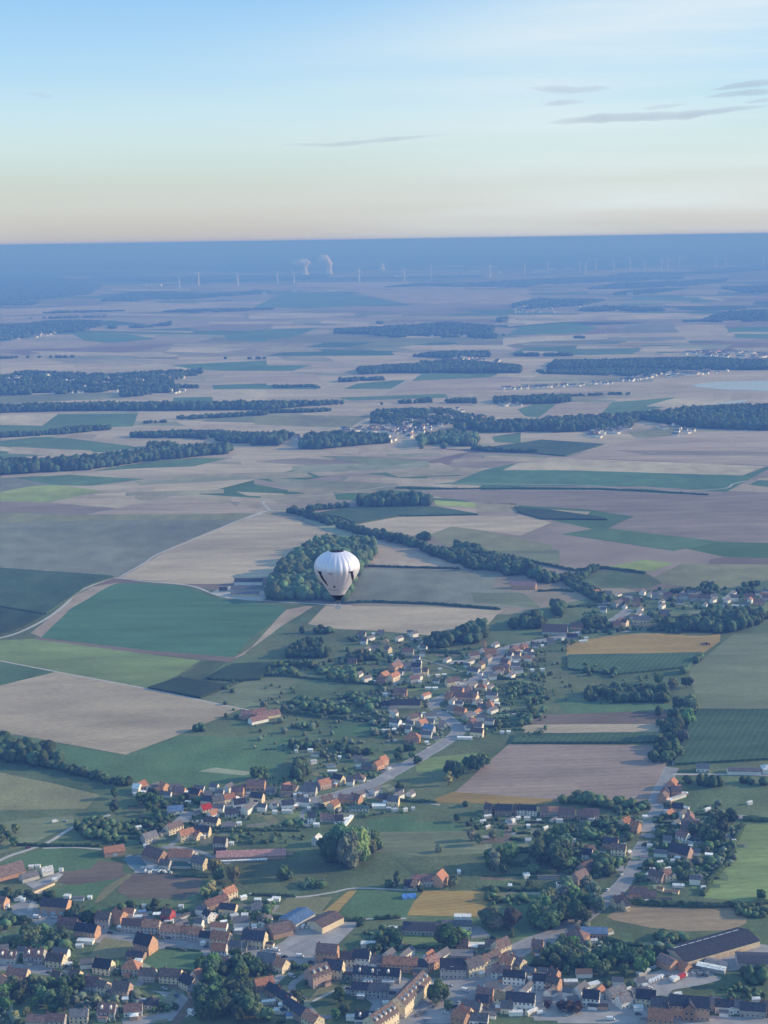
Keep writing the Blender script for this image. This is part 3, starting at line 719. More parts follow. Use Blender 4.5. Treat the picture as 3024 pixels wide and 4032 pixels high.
def crown_mesh(kind, seed):
    """unit-height tree crown: overlapping leafy masses with loose leaf clumps round them"""
    rr = random.Random(seed)
    vs = []; fs = []; n = 0
    shapes = {'round': (0.40, 0.58, 0.38), 'poplar': (0.17, 0.54, 0.46), 'conifer': (0.2, 0.5, 0.48), 'bush': (0.55, 0.5, 0.48), 'willow': (0.42, 0.52, 0.46)}
    rx, zc, rz = shapes[kind]
    nb = 15
    blobs = [((0, 0, zc), min(rx, rz) * .78)]
    for i in range(nb):
        a = rr.uniform(0, 2 * PI); h = rr.uniform(-.85, .95)
        k = math.sqrt(max(0, 1 - h * h)) * rr.uniform(.55, .95)
        if kind == 'conifer': k = (1 - (h + 1) / 2) * .95
        x, y, z = rx * k * math.cos(a), rx * k * math.sin(a), zc + rz * h * .85
        b = rr.uniform(.26, .46) * min(rx * 1.1, rz)
        if kind == 'poplar': b = rx * rr.uniform(.5, .8)
        blobs.append(((x, y, z), b))
    tv, tf = ICO2
    for (c, b) in blobs:
        off = Vector((rr.uniform(0, 99), rr.uniform(0, 99), rr.uniform(0, 99)))
        for p in tv:
            d = 1 + .38 * mnoise.noise(Vector(p) * 2.2 + off) + .18 * mnoise.noise(Vector(p) * 6 + off)
            vs.append((c[0] + p[0] * b * d, c[1] + p[1] * b * d, max(0.03, c[2] + p[2] * b * d * (1.15 if kind != 'willow' else 1.4))))
        fs += [tuple(int(q) + n for q in t_) for t_ in tf]
        n = len(vs)
    for i in range(520):
        c, b = rr.choice(blobs)
        d = Vector((rr.gauss(0, 1), rr.gauss(0, 1), rr.gauss(0, 1))).normalized()
        p = Vector(c) + d * b * rr.uniform(.92, 1.28)
        s = rr.uniform(.018, .04)
        u = d.orthogonal().normalized(); w_ = d.cross(u)
        tl = Vector((rr.gauss(0, 1), rr.gauss(0, 1), rr.gauss(0, 1))) * .6
        u = (u + tl).normalized() * s; w_ = (w_ - tl).normalized() * s
        if p.z < .05: continue
        vs += [tuple(p - u), tuple(p + w_), tuple(p + u), tuple(p - w_)]
        fs.append((n, n + 1, n + 2, n + 3)); n += 4
    me = bpy.data.meshes.new('crown')
    me.from_pydata(vs, [], fs); me.materials.append(M['leaf']); me.update()
    return me
def trunk_mesh(seed):
    rr = random.Random(seed); vs = []; fs = []
    def limb(a, b, r0, r1, n=6):
        d = (b - a).normalized(); u = d.orthogonal().normalized(); w_ = d.cross(u); k = len(vs)
        for p, r_ in ((a, r0), (b, r1)):
            for i in range(n):
                t = 2 * PI * i / n
                vs.append(tuple(p + (u * math.cos(t) + w_ * math.sin(t)) * r_))
        for i in range(n): fs.append((k + i, k + (i + 1) % n, k + n + (i + 1) % n, k + n + i))
    limb(Vector((0, 0, -.01)), Vector((0, 0, .35)), .035, .022)
    for i in range(4):
        a = i * 1.6 + rr.uniform(-.4, .4)
        limb(Vector((0, 0, .25 + .03 * i)), Vector((.2 * math.cos(a), .2 * math.sin(a), .55)), .018, .006)
    me = bpy.data.meshes.new('trunk'); me.from_pydata(vs, [], fs); me.materials.append(M['bark']); me.update()
    return me
CROWN = {k: [crown_mesh(k, 10 * i + j) for j in range(3 if k != 'round' else 5)] for i, k in enumerate(('round', 'poplar', 'conifer', 'bush', 'willow'))}
TRUNK = [trunk_mesh(i) for i in range(2)]
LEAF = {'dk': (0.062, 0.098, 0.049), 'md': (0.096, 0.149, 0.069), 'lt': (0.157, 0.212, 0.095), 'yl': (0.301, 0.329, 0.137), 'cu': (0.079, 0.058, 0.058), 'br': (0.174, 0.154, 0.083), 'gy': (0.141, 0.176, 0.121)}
ORD = ['', 'first', 'second', 'third', 'fourth', 'fifth', 'sixth', 'seventh', 'eighth', 'ninth', 'tenth', 'eleventh', 'twelfth', 'thirteenth', 'fourteenth', 'fifteenth', 'sixteenth', 'seventeenth', 'eighteenth', 'nineteenth', 'twentieth',
       'twenty-first', 'twenty-second', 'twenty-third', 'twenty-fourth', 'twenty-fifth', 'twenty-sixth', 'twenty-seventh', 'twenty-eighth', 'twenty-ninth', 'thirtieth']
TNAME = {'round': 'tree', 'poplar': 'poplar_tree', 'conifer': 'conifer_tree', 'bush': 'shrub', 'willow': 'willow_tree'}
TWORD = {'round': 'round-crowned tree', 'poplar': 'tall narrow poplar', 'conifer': 'pointed conifer', 'bush': 'low shrub', 'willow': 'huge billowing willow'}
CWORD = {'dk': 'dark green', 'md': 'mid green', 'lt': 'light green', 'yl': 'yellow-green', 'cu': 'copper-purple', 'br': 'brownish', 'gy': 'grey-green'}
NT = [0]
TREES = []
def in_poly(x, y, p):
    c = False; n = len(p); j = n - 1
    for i in range(n):
        if (p[i][1] > y) != (p[j][1] > y) and x < (p[j][0] - p[i][0]) * (y - p[i][1]) / (p[j][1] - p[i][1]) + p[i][0]: c = not c
        j = i
    return c
def tree(g, h, kind, c, label, group):
    rr = random.Random(NT[0] * 17 + 3); NT[0] += 1
    e = bpy.data.objects.new(TNAME[kind], None); col.objects.link(e)
    e.location = (g.x, g.y, 0); e.rotation_euler.z = rr.uniform(0, 6.28)
    wv = rr.uniform(.88, 1.15)
    e.scale = (h * wv, h * wv, h)
    cc = tuple(v * rr.uniform(.85, 1.2) for v in LEAF[c])
    use('crown', rr.choice(CROWN[kind]), e, color=cc)
    if kind != 'bush': use('trunk', rr.choice(TRUNK), e)
    tag(e, label, {'bush': 'shrub'}.get(kind, 'tree'), group)
def trees(C, pts, phrase, kind='round', c='dk'):
    """pts: (x, y, height[, kind[, colour]]) each named by its own look and its place in the clump"""
    L_ = [(p[0], p[1], p[2], p[3] if len(p) > 3 and p[3] else kind, p[4] if len(p) > 4 else c) for p in pts]
    L_.sort(key=lambda p: p[0])
    from collections import Counter
    cnt = Counter((p[3], p[4]) for p in L_); seen = Counter()
    for x, y, h, k, cc in L_:
        seen[(k, cc)] += 1
        nm = f'{CWORD[cc]} {TWORD[k]}'
        if cnt[(k, cc)] == 1: lab = f'{nm}, the only such one {phrase}'
        else: lab = f'{nm}, {ORD[seen[(k, cc)]]} from the left {phrase}'
        if len(L_) == 1: lab = f'{nm} {phrase}'
        tree(U(*P(C, x, y)), h, k, cc, lab, None if len(L_) == 1 else 'trees ' + phrase)
def tree_area(C, poly, n, h, phrase, kinds='round', cols=('dk', 'md'), seed=1):
    rr = random.Random(seed * 31 + n)
    xs = [p[0] for p in poly]; ys_ = [p[1] for p in poly]; out = []; tries = 0
    dmin = (max(xs) - min(xs)) / (n ** .5) * .45
    while len(out) < n and tries < 4000:
        tries += 1
        x, y = rr.uniform(min(xs), max(xs)), rr.uniform(min(ys_), max(ys_))
        if in_poly(x, y, poly) and all(math.hypot(x - o[0], (y - o[1]) * 2) > dmin * (1 - tries / 5000) for o in out):
            k = rr.choice(kinds) if not isinstance(kinds, str) else kinds
            out.append((x, y, h * rr.uniform(.75, 1.2), k, rr.choice(cols)))
    trees(C, out, phrase)

def wood(C, poly, h, c, label, name='woodland', dens=1.0, seed=0, wide=1.0, full=False):
    """one mass of trees nobody could count: every crown real geometry, joined in one mesh"""
    rr = random.Random(seed + len(poly) * 7 + int(poly[0][0]))
    pp = [P(C, x, y) for x, y in poly]
    g = [U(*q) for q in pp]
    x0, x1 = min(p.x for p in g), max(p.x for p in g); y0, y1 = min(p.y for p in g), max(p.y for p in g)
    ym = sum(p.y for p in g) / len(g)
    s = max(h * (.5 if h >= 9.5 else .85), ym / 620) / dens ** .5
    cand = []
    nx = int((x1 - x0) / s) + 1; ny = int((y1 - y0) / s) + 1
    if nx * ny > 400000: return
    gp = [(p.x, p.y) for p in g]
    cs_ = cam_rot.transposed()
    for i in range(nx + 1):
        for j in range(ny + 1):
            x = x0 + (i + rr.uniform(-.4, .4)) * s; y = y0 + (j + rr.uniform(-.4, .4)) * s
            if not in_poly(x, y, gp): continue
            if mnoise.noise(Vector((x / (s * (5 if ym < 3300 else 9)), y / (s * 5), seed))) < (-.02 if h < 9.5 else -.38 if (ym < 3300 or 'belt' in (label or '') or 'isolated' in (label or '') or 'straight' in (label or '')) else .1 if ('village' in (label or '') and 'among' in (label or '') or 'garden' in (label or '')) else -.2 if ym < 7000 else .05): continue
            hh = h * rr.uniform(.6, 1.2) * (1.25 if rr.random() < .06 else 1)
            if not full:
                # the crown's top must stay inside the wood as it is seen
                v = cs_ @ (Vector((x, y, hh * .8)) - Vector((0, 0, CAM_H)))
                qx, qy = 1512 + FPX * v.x / -v.z, 2016 - FPX * v.y / -v.z
                if not in_poly(qx, qy, pp): continue
            cand.append((x, y, hh))
    if not cand:
        p = sum(g, Vector()) / len(g); cand = [(p.x + k * s, p.y, h * .8) for k in (-1, 0, 1)]
    bv, bf = ICO1 if (ym < 9000 and len(cand) < 2500) else ICO0
    nb = len(bv)
    rng = np.random.default_rng(seed + len(cand))
    V = np.zeros((len(cand), nb, 3)); r_ = s * (.78 if h >= 9.5 else .62) * wide
    cn = np.array(cand)
    jit = 1 + rng.uniform(-.28, .28, (len(cand), nb))
    rad = r_ * rng.uniform(.8, 1.25, len(cand))
    V[:, :, 0] = cn[:, None, 0] + bv[None, :, 0] * jit * rad[:, None]
    V[:, :, 1] = cn[:, None, 1] + bv[None, :, 1] * jit * rad[:, None]
    V[:, :, 2] = np.maximum(0, cn[:, None, 2] * .52 + bv[None, :, 2] * jit * cn[:, None, 2] * .5)
    F = (bf[None] + (np.arange(len(cand)) * nb)[:, None, None]).reshape(-1, 3)
    me = bpy.data.meshes.new(name)
    me.vertices.add(V.size // 3); me.vertices.foreach_set('co', V.reshape(-1))
    me.loops.add(F.size); me.loops.foreach_set('vertex_index', F.reshape(-1).astype(np.int32))
    me.polygons.add(len(F)); me.polygons.foreach_set('loop_start', np.arange(0, F.size, 3, dtype=np.int32))
    me.materials.append(M['wood']); me.update(calc_edges=True)
    o = use(name, me, color=LEAF[c] if isinstance(c, str) else c)
    tag(o, label, kind='stuff')
    NW[0] += len(F)
NW = [0]
def hedge(C, pts, h, wd, label, c='dk', seed=0):
    rr = random.Random(seed + int(pts[0][0]) * 3 + int(pts[0][1]))
    g = [U(*P(C, x, y)) for x, y in pts]
    q = []
    for a, b in zip(g[:-1], g[1:]):
        n = max(2, int((b - a).length / max(1.6, h * .9, a.y / 1100)))
        n = min(n, 160)
        q += [a + (b - a) * (i / n) for i in range(n)]
    q.append(g[-1])
    vs = []; fs = []; n = len(q)
    for i, p in enumerate(q):
        d = (q[min(i + 1, n - 1)] - q[max(i - 1, 0)]).normalized(); nn = Vector((-d.y, d.x, 0))
        hh = h * rr.uniform(.8, 1.2); w_ = wd / 2 * rr.uniform(.8, 1.25)
        if i in (0, n - 1): hh *= .7
        for s, z in ((-1, 0), (-1.05, .65), (-.5, 1), (.5, .97), (1.05, .6), (1, 0)):
            k = rr.uniform(.85, 1.15)
            vs.append((p.x + nn.x * s * w_ * k, p.y + nn.y * s * w_ * k, z * hh * k))
    for i in range(n - 1):
        for j in range(5):
            a = i * 6 + j
            fs.append((a, a + 1, a + 7, a + 6))
    fs += [(0, 5, 4, 3, 2, 1), tuple(range((n - 1) * 6, n * 6))]
    o = link_mesh('hedge', vs, fs, M['leaf']); o.color = (*LEAF[c], 1)
    tag(o, label, 'hedge', 'hedges between fields and gardens')

# ---- individual trees near the camera
trees(CI, [(1150,400,19,'willow','dk'),(1210,420,17,'round','dk'),(1085,330,13,'round','dk'),(1180,330,20,'willow','md'),(1300,440,27,'willow','gy'),(1365,400,26,'willow','lt'),(1400,330,23,'willow','gy'),(1455,350,15,'round','br'),(1490,290,16,'willow','lt'),(1250,330,24,'willow','md')], 'in the willow clump')
tree_area(CH, [(-20,180),(150,150),(175,300),(60,340),(-20,340)], 6, 10, 'in the clump left of the farm lane', seed=2)
tree_area(CH, [(-20,1500),(180,1420),(360,1400),(560,1420),(700,1430),(720,1500),(560,1560),(350,1600),(180,1640),(0,1640)], 19, 11, 'in the wooded bottom-left gardens', seed=3)
trees(CH, [(527,1615,17,'poplar','dk'),(450,1625,7,'bush','dk'),(790,1572,7,'round','yl'),(125,1700,7,'round','yl'),(215,1665,7,'round','lt'),(490,1440,8,'round','lt')], 'in the bottom-left garden')
tree_area(CH, [(180,1010),(330,960),(480,960),(570,1040),(560,1100),(360,1090),(200,1090)], 9, 10, 'under the white-trimmed street house', cols=('dk','md','md'), seed=4)
tree_area(CH, [(50,890),(240,890),(250,910),(60,915)], 5, 6.5, 'in the dark clump beside the street', cols=('dk',), seed=5)
tree_area(CH, [(600,870),(780,850),(790,920),(600,900)], 5, 10, 'beside the large brick barn', cols=('dk','md'), seed=6)
tree_area(CH, [(30,680),(260,660),(280,700),(60,720)], 5, 6, 'behind the white caravans', cols=('dk',), seed=7)
tree_area(CH, [(1320,1580),(1440,1570),(1430,1640),(1180,1640)], 5, 4, 'in the corner garden', 'bush', ('md','dk'), seed=8)
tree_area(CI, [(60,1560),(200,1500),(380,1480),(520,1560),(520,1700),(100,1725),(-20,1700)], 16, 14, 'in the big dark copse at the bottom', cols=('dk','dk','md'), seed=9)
tree_area(CI, [(80,1300),(200,1260),(420,1280),(480,1400),(440,1480),(250,1480),(100,1400)], 12, 11, 'in the copse behind the blue-roofed terrace', cols=('dk','md'), seed=10)
tree_area(CI, [(340,1180),(520,1250),(640,1280),(620,1350),(500,1330),(360,1230)], 7, 9, 'below the street garden', cols=('dk','md'), seed=11)
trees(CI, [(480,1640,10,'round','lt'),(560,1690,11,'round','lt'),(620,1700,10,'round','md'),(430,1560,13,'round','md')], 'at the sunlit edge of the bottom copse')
trees(CI, [(590,930,10,'round','gy'),(630,940,7,'round','md'),(750,545,11,'round','md'),(800,545,7,'bush','md')], 'on the meadow above the yard')
tree_area(CI, [(860,580),(1100,570),(1080,620),(840,620)], 8, 5, 'in the rough meadow', 'bush', ('md','gy'), seed=12)
trees(CI, [(210,500,13,'round','br'),(165,660,10,'round','yl'),(120,690,8,'round','yl'),(350,570,14,'round','br'),(230,560,12,'round','md')], 'beside the ploughed paddock')
trees(CI, [(1530,1150,8,'round','dk'),(1585,1110,10,'round','dk'),(1640,1050,11,'round','dk'),(1480,1130,6,'bush','md'),(1385,925,5,'bush','dk')], 'behind the terrace row')
trees(CI, [(1210,1555,11,'round','dk')], 'standing alone on the small green')
trees(CI, [(1250,1660,9,'round','dk'),(1190,1690,8,'round','md'),(840,1270,5,'bush','dk'),(935,1285,5,'bush','md'),(960,1400,4,'bush','dk')], 'around the estate green')
trees(CJ, [(130,600,13,'poplar','dk'),(60,610,6,'bush','dk'),(320,640,5,'bush','dk'),(600,600,9,'round','br'),(570,610,7,'round','br')], 'around the orange-roofed farmhouse')
trees(CJ, [(890,470,20,'poplar','md'),(925,475,21,'poplar','gy'),(985,440,17,'poplar','md'),(1035,420,18,'round','md'),(1000,495,8,'round','dk'),(1060,350,9,'round','md')], 'in the poplar group on the meadow')
trees(CJ, [(740,225,10,'round','gy'),(800,260,10,'round','md'),(910,215,8,'round','gy'),(1275,215,7,'round','dk'),(620,75,7,'round','dk'),(470,320,6,'bush','gy')], 'on the rough meadow below the row houses')
tree_area(CJ, [(1250,400),(1330,300),(1500,280),(1540,420),(1500,510),(1350,500)], 13, 17, 'in the tall garden grove', cols=('dk','md','gy'), seed=13)
trees(CJ, [(1250,500,9,'round','lt'),(1210,615,6,'bush','dk'),(1190,420,5,'bush','dk')], 'in the long gardens')
trees(CJ, [(860,920,14,'round','md'),(900,940,15,'round','md'),(940,960,11,'round','gy'),(1075,950,17,'round','cu'),(1070,1020,9,'conifer','lt'),(1010,940,9,'round','dk')], 'beside the long low school')
tree_area(CJ, [(1150,960),(1250,880),(1400,820),(1659,760),(1659,960),(1480,1000),(1300,1010)], 16, 14, 'in the belt beside the climbing lane', cols=('dk','md'), seed=14)
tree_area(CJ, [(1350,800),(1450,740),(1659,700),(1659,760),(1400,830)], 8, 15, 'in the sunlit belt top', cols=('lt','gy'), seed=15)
trees(CJ, [(510,1100,16,'round','dk'),(555,1110,17,'round','dk'),(600,1100,16,'round','dk'),(655,1080,13,'round','lt'),(125,1095,11,'round','dk'),(20,1090,8,'round','dk'),(215,1190,8,'conifer','dk')], 'in front of the long low school')
trees(CJ, [(430,1550,12,'round','md'),(480,1540,14,'round','dk'),(455,1570,9,'round','md'),(550,1615,7,'round','md')], 'beside the apartment block on the square')
trees(CJ, [(1360,1600,6,'round','cu'),(1470,1615,7,'round','cu'),(1530,1630,7,'round','cu'),(1600,1640,7,'round','cu')], 'in the copper row along the main road')
tree_area(CJ, [(1330,1120),(1450,1060),(1620,1120),(1640,1280),(1420,1270),(1340,1200)], 11, 9, 'in the thicket right of the lane', cols=('md','lt','dk'), seed=16)
tree_area(CK, [(0,620),(150,600),(300,620),(330,800),(280,930),(100,940),(-40,900)], 10, 14, 'in the dense grove above the bungalow', cols=('dk','md','gy'), seed=17)
tree_area(CK, [(150,1250),(350,1200),(560,1180),(720,1220),(640,1340),(330,1350),(180,1320)], 14, 12, 'in the wood left of the vehicle yard', cols=('dk','md'), seed=18)
trees(CK, [(60,1615,7,'round','cu'),(110,1625,7,'round','cu'),(15,1610,7,'round','cu')], 'in the copper clump by the road')
trees(CK, [(950,555,9,'round','dk'),(985,550,8,'round','md'),(1600,700,7,'bush','dk'),(1160,480,6,'round','md')], 'between the gardens and bright field')
tree_area(CK, [(1030,200),(1180,100),(1400,90),(1400,200),(1250,300),(1080,260)], 13, 12, 'in the grove behind the upper right houses', cols=('dk','dk','md'), seed=19)
trees(CG, [(1052,1000,14,'round','lt'),(985,1040,14,'round','dk'),(1140,985,13,'round','dk'),(1165,1130,17,'willow','lt'),(1085,1130,15,'round','dk'),(1150,1210,16,'willow','lt'),(1040,1310,19,'round','dk'),(1115,1340,14,'round','gy'),(1025,1460,13,'round','md'),(1085,1425,11,'round','lt'),(960,960,11,'round','dk')], 'in the tree line beside the maize')
trees(CN, [(160,455,13,'poplar','yl'),(180,380,17,'round','dk'),(235,395,16,'round','dk'),(360,320,15,'round','dk'),(420,330,18,'round','dk'),(480,290,15,'round','md')], 'beside the big stubble field')
trees(CL, [(315,505,10,'round','dk'),(310,620,11,'round','dk'),(370,410,9,'round','dk'),(1110,1120,12,'round','br'),(1460,355,13,'round','dk'),(1530,340,12,'round','lt'),(250,880,8,'round','md')], 'around the hamlet by the farm')
tree_area(CL, [(480,520),(600,500),(740,560),(700,640),(600,650),(500,560)], 8, 10, 'in the hamlet copse', cols=('dk','md'), seed=20)
trees(CM, [(370,330,12,'round','dk'),(330,330,9,'round','dk'),(420,310,11,'round','md'),(1190,460,10,'round','dk'),(1330,225,8,'bush','dk'),(1170,190,9,'round','dk'),(1200,200,8,'round','dk'),(1290,180,7,'round','md'),(250,400,9,'conifer','dk')], 'along the village road fields')

# ---- masses of trees
WOODS = [
 (CA,[(-40,305),(640,290),(1100,290),(1659,285),(2200,275),(2210,300),(1900,318),(1659,338),(900,345),(500,345),(-40,358)],20,'dk','long dark wood running straight across the plain'),
 (CA,[(-40,636),(120,640),(240,640),(560,622),(920,575),(930,535),(1080,540),(1110,560),(1430,545),(1430,612),(900,662),(560,712),(-40,748)],21,'dk','tall wood belt along the field edge at left'),
 (CA,[(-40,480),(280,470),(440,440),(690,440),(692,462),(400,490),(280,495),(240,500),(-40,515)],13,'dk','row of trees between two green fields'),
 (CA,[(-40,110),(150,92),(420,100),(720,110),(1000,90),(1250,75),(1260,120),(1000,170),(1240,185),(1240,225),(1000,245),(760,260),(740,225),(400,240),(-40,250)],15,'dk','trees among the distant village at left'),
 (CA,[(900,405),(1040,398),(1040,418),(900,425)],12,'dk','clump of round trees on the tan field'),
 (CA,[(1110,385),(1250,372),(1659,345),(1659,372),(1250,395),(1110,402)],12,'dk','ragged tree row on the tan field'),
 (CA,[(810,480),(1050,465),(1380,465),(1659,480),(1659,550),(1430,545),(1200,515),(820,512)],13,'dk','trees around the small hamlet at left'),
 (CB,[(-20,485),(180,470),(280,490),(520,470),(660,480),(830,490),(900,540),(660,560),(420,585),(280,582),(280,565),(-20,560)],20,'dk','broad wood in front of the middle village'),
 (CB,[(760,290),(1100,262),(1120,292),(790,308)],16,'dk','wood strip left of the middle village'),
 (CB,[(1010,500),(1200,460),(1380,480),(1390,560),(1200,580),(1040,580)],20,'md','wood on the right of the middle village'),
 (CB,[(1200,430),(1400,410),(1659,400),(1900,395),(1900,470),(1659,478),(1300,480)],20,'dk','wood belt right of the middle village'),
 (CB,[(740,335),(980,325),(1200,330),(1320,360),(1500,380),(1500,410),(1200,430),(900,450),(720,420)],12,'dk','garden trees of the middle village'),
 (CB,[(1360,560),(1500,570),(1659,590),(1659,604),(1450,598),(1340,585)],10,'dk','hedge trees along the dark crop'),
 (CB,[(1200,270),(1380,262),(1380,300),(1200,302)],16,'dk','dark block of trees behind the middle village'),
 (CB,[(1480,255),(1659,250),(1960,245),(1980,290),(1659,305),(1500,300)],16,'dk','wood behind the middle village at right'),
 (CC,[(280,380),(560,370),(900,350),(1200,315),(1659,300),(1700,300),(1700,470),(1240,455),(1050,430),(850,400),(800,450),(600,470),(330,480),(220,460)],19,'dk','large wood with hidden houses at right'),
 (CC,[(1180,320),(1659,330),(1659,460),(1350,455)],15,'md','lighter trees before the right-hand wood'),
 (CC,[(-20,400),(220,400),(230,470),(-20,475)],20,'dk','dark wood block above the dark crop'),
 (CB,[(640,870),(780,852),(890,852),(1090,868),(1118,940),(900,945),(760,950),(650,942)],21,'dk','isolated rectangular wood on the open plain'),
 (CB,[(328,940),(590,925),(600,945),(470,958),(330,968)],10,'dk','thin tree strip left of the isolated wood'),
 (CB,[(228,952),(300,960),(500,1005),(620,1045),(630,1075),(700,1090),(740,1075),(900,1105),(1140,1185),(1160,1215),(900,1165),(560,1060),(228,978)],12,'dk','long hedge of trees slanting across the plain'),
 (CD,[(890,345),(920,335),(955,350),(960,385),(900,385)],14,'dk','single tall tree over the slanting hedge'),
 (CD,[(960,400),(1050,425),(1150,430),(1200,425),(1270,450),(1400,465),(1500,500),(1600,600),(1500,570),(1370,580),(1340,555),(1150,540),(1130,500),(1000,450)],13,'dk','trees running down to the brick barn'),
 (CD,[(75,710),(80,580),(180,470),(330,375),(400,350),(470,370),(560,365),(650,372),(655,480),(600,530),(560,600),(520,640),(520,722),(300,718)],21,'md','wood behind the balloon'),
 (CG,[(340,280),(480,230),(560,215),(560,235),(470,280),(440,310),(560,380),(650,450),(600,450),(480,400),(360,320)],9,'dk','tree hedge beside the small white house'),
 (CG,[(480,530),(600,520),(650,560),(640,612),(560,622),(480,615)],12,'dk','tree clump right of the red barn'),
 (CG,[(280,420),(370,410),(375,490),(340,545),(280,520)],15,'dk','tall trees above the red barn'),
 (CF,[(1780,430),(1850,410),(2120,330),(2180,330),(2150,420),(2220,470),(2100,560),(1700,600),(1500,600),(1460,560),(1600,500)],14,'dk','wood behind the village street'),
 (CG,[(130,510),(200,500),(230,560),(210,610),(-60,610),(-200,640),(-180,590),(60,540)],14,'dk','wood left of the red barn'),
 (CG,[(920,560),(1100,530),(1280,500),(1460,480),(1659,480),(1659,560),(1440,640),(1360,640),(1100,625),(930,615)],15,'dk','dark wood behind the ochre field'),
 (CG,[(880,355),(960,345),(1240,345),(1300,360),(1420,355),(1659,350),(1659,385),(1300,390),(960,375)],7,'dk','garden trees behind the right-hand hamlet'),
 (CG,[(1235,310),(1290,308),(1335,340),(1320,370),(1240,365)],13,'dk','round tree clump over the hamlet roofs'),
 (CG,[(1470,320),(1540,300),(1600,300),(1610,345),(1480,350)],12,'dk','tree clump at the edge by the hamlet'),
 (CG,[(300,850),(560,860),(700,850),(900,890),(900,935),(600,930),(300,940)],8,'dk','orchard rows right of the village'),
 (CG,[(480,980),(700,960),(1000,970),(1050,1080),(700,1080),(500,1070)],10,'dk','scrubby wood above the brown strip'),
 (CG,[(60,1000),(230,990),(230,1040),(60,1050)],7,'dk','hedge bushes in the long gardens'),
 (CG,[(90,1130),(180,1110),(200,1150),(110,1240),(60,1260)],6,'md','bushes at the brown strip corner'),
 (CG,[(1100,830),(1240,770),(1300,760),(1200,850),(1120,900)],7,'md','bushes along the dark crop corner'),
 (CF,[(430,380),(520,370),(700,385),(770,440),(760,470),(440,460)],9,'dk','trees above the village at left'),
 (CF,[(280,620),(460,500),(600,490),(690,590),(690,690),(520,690),(290,690)],12,'dk','dark trees left of the village'),
 (CF,[(900,640),(1050,610),(1160,640),(1160,720),(900,730)],10,'dk','trees before the village houses'),
 (CF,[(30,760),(300,700),(560,720),(700,800),(880,760),(1080,780),(1130,920),(900,925),(560,880),(60,850)],8,'md','line of low trees and scrub below the village'),
 (CF,[(200,1150),(440,1030),(700,1040),(1000,1000),(1200,1000),(1200,1110),(1080,1200),(800,1220),(560,1200)],7,'md','orchard of small trees beside the village'),
 (CF,[(0,1480),(280,1430),(560,1480),(640,1560),(380,1600),(0,1560)],8,'dk','hedge of trees above the green field'),
 (CF,[(360,1300),(700,1270),(740,1310),(640,1340),(380,1350)],6,'md','small trees in the pasture'),
 (CF,[(700,1440),(840,1460),(1000,1520),(1140,1500),(1140,1590),(920,1610),(720,1540)],6,'dk','scattered orchard trees on the pasture'),
 (CF,[(380,1640),(480,1600),(510,1780),(420,1850),(340,1800)],10,'dk','tree group beside the white sheds'),
 (CF,[(1300,1500),(1500,1490),(1520,1600),(1320,1620)],8,'dk','garden trees by the village road'),
 (CE,[(-20,1330),(60,1325),(100,1370),(280,1370),(310,1430),(400,1430),(430,1500),(330,1550),(120,1510),(-20,1475)],14,'dk','tree belt at the left edge'),
 (CE,[(400,1540),(550,1580),(740,1610),(850,1620),(850,1660),(700,1640),(460,1590)],7,'dk','hedgerow leading to the hamlet'),
 (CH,[(1590,1240),(1700,1200),(1900,1260),(1800,1400),(1620,1330)],9,'dk','dark garden trees behind the brick houses'),
 (CH,[(600,80),(760,30),(960,50),(980,180),(900,250),(650,200)],7,'md','scrub by the farm lane'),
 (CJ,[(830,1140),(1000,1130),(990,1160),(840,1170)],4,'md','bushes behind the cream house'),
 (CK,[(400,930),(600,900),(760,930),(1000,980),(1180,990),(1100,1080),(760,1060),(500,1060)],7,'md','scrub along the dry field'),
 (CK,[(680,1110),(900,1090),(860,1160),(740,1210),(690,1230)],9,'dk','trees against the long shed'),
 (CK,[(1230,1360),(1330,1280),(1659,1260),(1700,1420),(1580,1420),(1440,1380),(1250,1400)],10,'dk','dark wood behind the school'),
 (CK,[(260,120),(440,100),(640,130),(600,190),(420,190),(280,180)],8,'dk','garden trees left of the lane bend'),
 (CK,[(240,320),(360,330),(400,500),(280,540),(240,440)],9,'dk','trees below the dark-roofed villa'),
 (CK,[(680,10),(900,0),(960,120),(880,240),(740,200),(760,80)],5,'dk','garden shrubs right of the lane bend'),
 (CK,[(1380,700),(1659,780),(1659,860),(1480,870),(1420,840)],5,'md','scrub at the right edge'),
 (CO,[(900,600),(1080,570),(1280,590),(1659,600),(1659,700),(1240,720),(900,680)],8,'dk','trees between the lane and long building'),
 (CO,[(0,750),(240,760),(450,770),(600,830),(560,900),(240,880),(0,850)],8,'md','scrub behind the lit row houses'),
 (CN,[(1210,520),(1480,500),(1659,560),(1659,640),(1200,620)],9,'md','light trees at the stubble corner'),
 (CN,[(0,590),(300,600),(460,640),(300,660),(0,620)],5,'dk','dark hedge under the ochre strip'),
 (CC,[(290,75),(330,25),(900,20),(1659,40),(1659,80),(1200,75),(300,75)],14,'dk','dark wood behind the lake'),
 (CC,[(110,285),(200,245),(380,240),(390,298),(120,305)],18,'dk','block of dark wood at middle right'),
 (CC,[(200,90),(700,75),(1180,85),(900,130),(500,120),(230,112)],10,'dk','trees of the distant roadside village'),
 (CB,[(640,75),(900,55),(1030,60),(1030,100),(660,120)],16,'dk','wood left of the far hill village'),
 (CB,[(525,140),(800,130),(810,155),(530,168)],14,'dk','small dark wood on the plain'),
 (CB,[(1030,30),(1300,20),(1450,40),(1600,85),(1560,105),(1300,98),(1060,90)],14,'dk','trees among the far hill village'),
 (CB,[(110,180),(390,178),(420,205),(120,200)],8,'dk','low hedge line on the plain'),
]
for i, (C, p, h, c, lab) in enumerate(WOODS):
    wood(C, p, h, c, lab, seed=i)
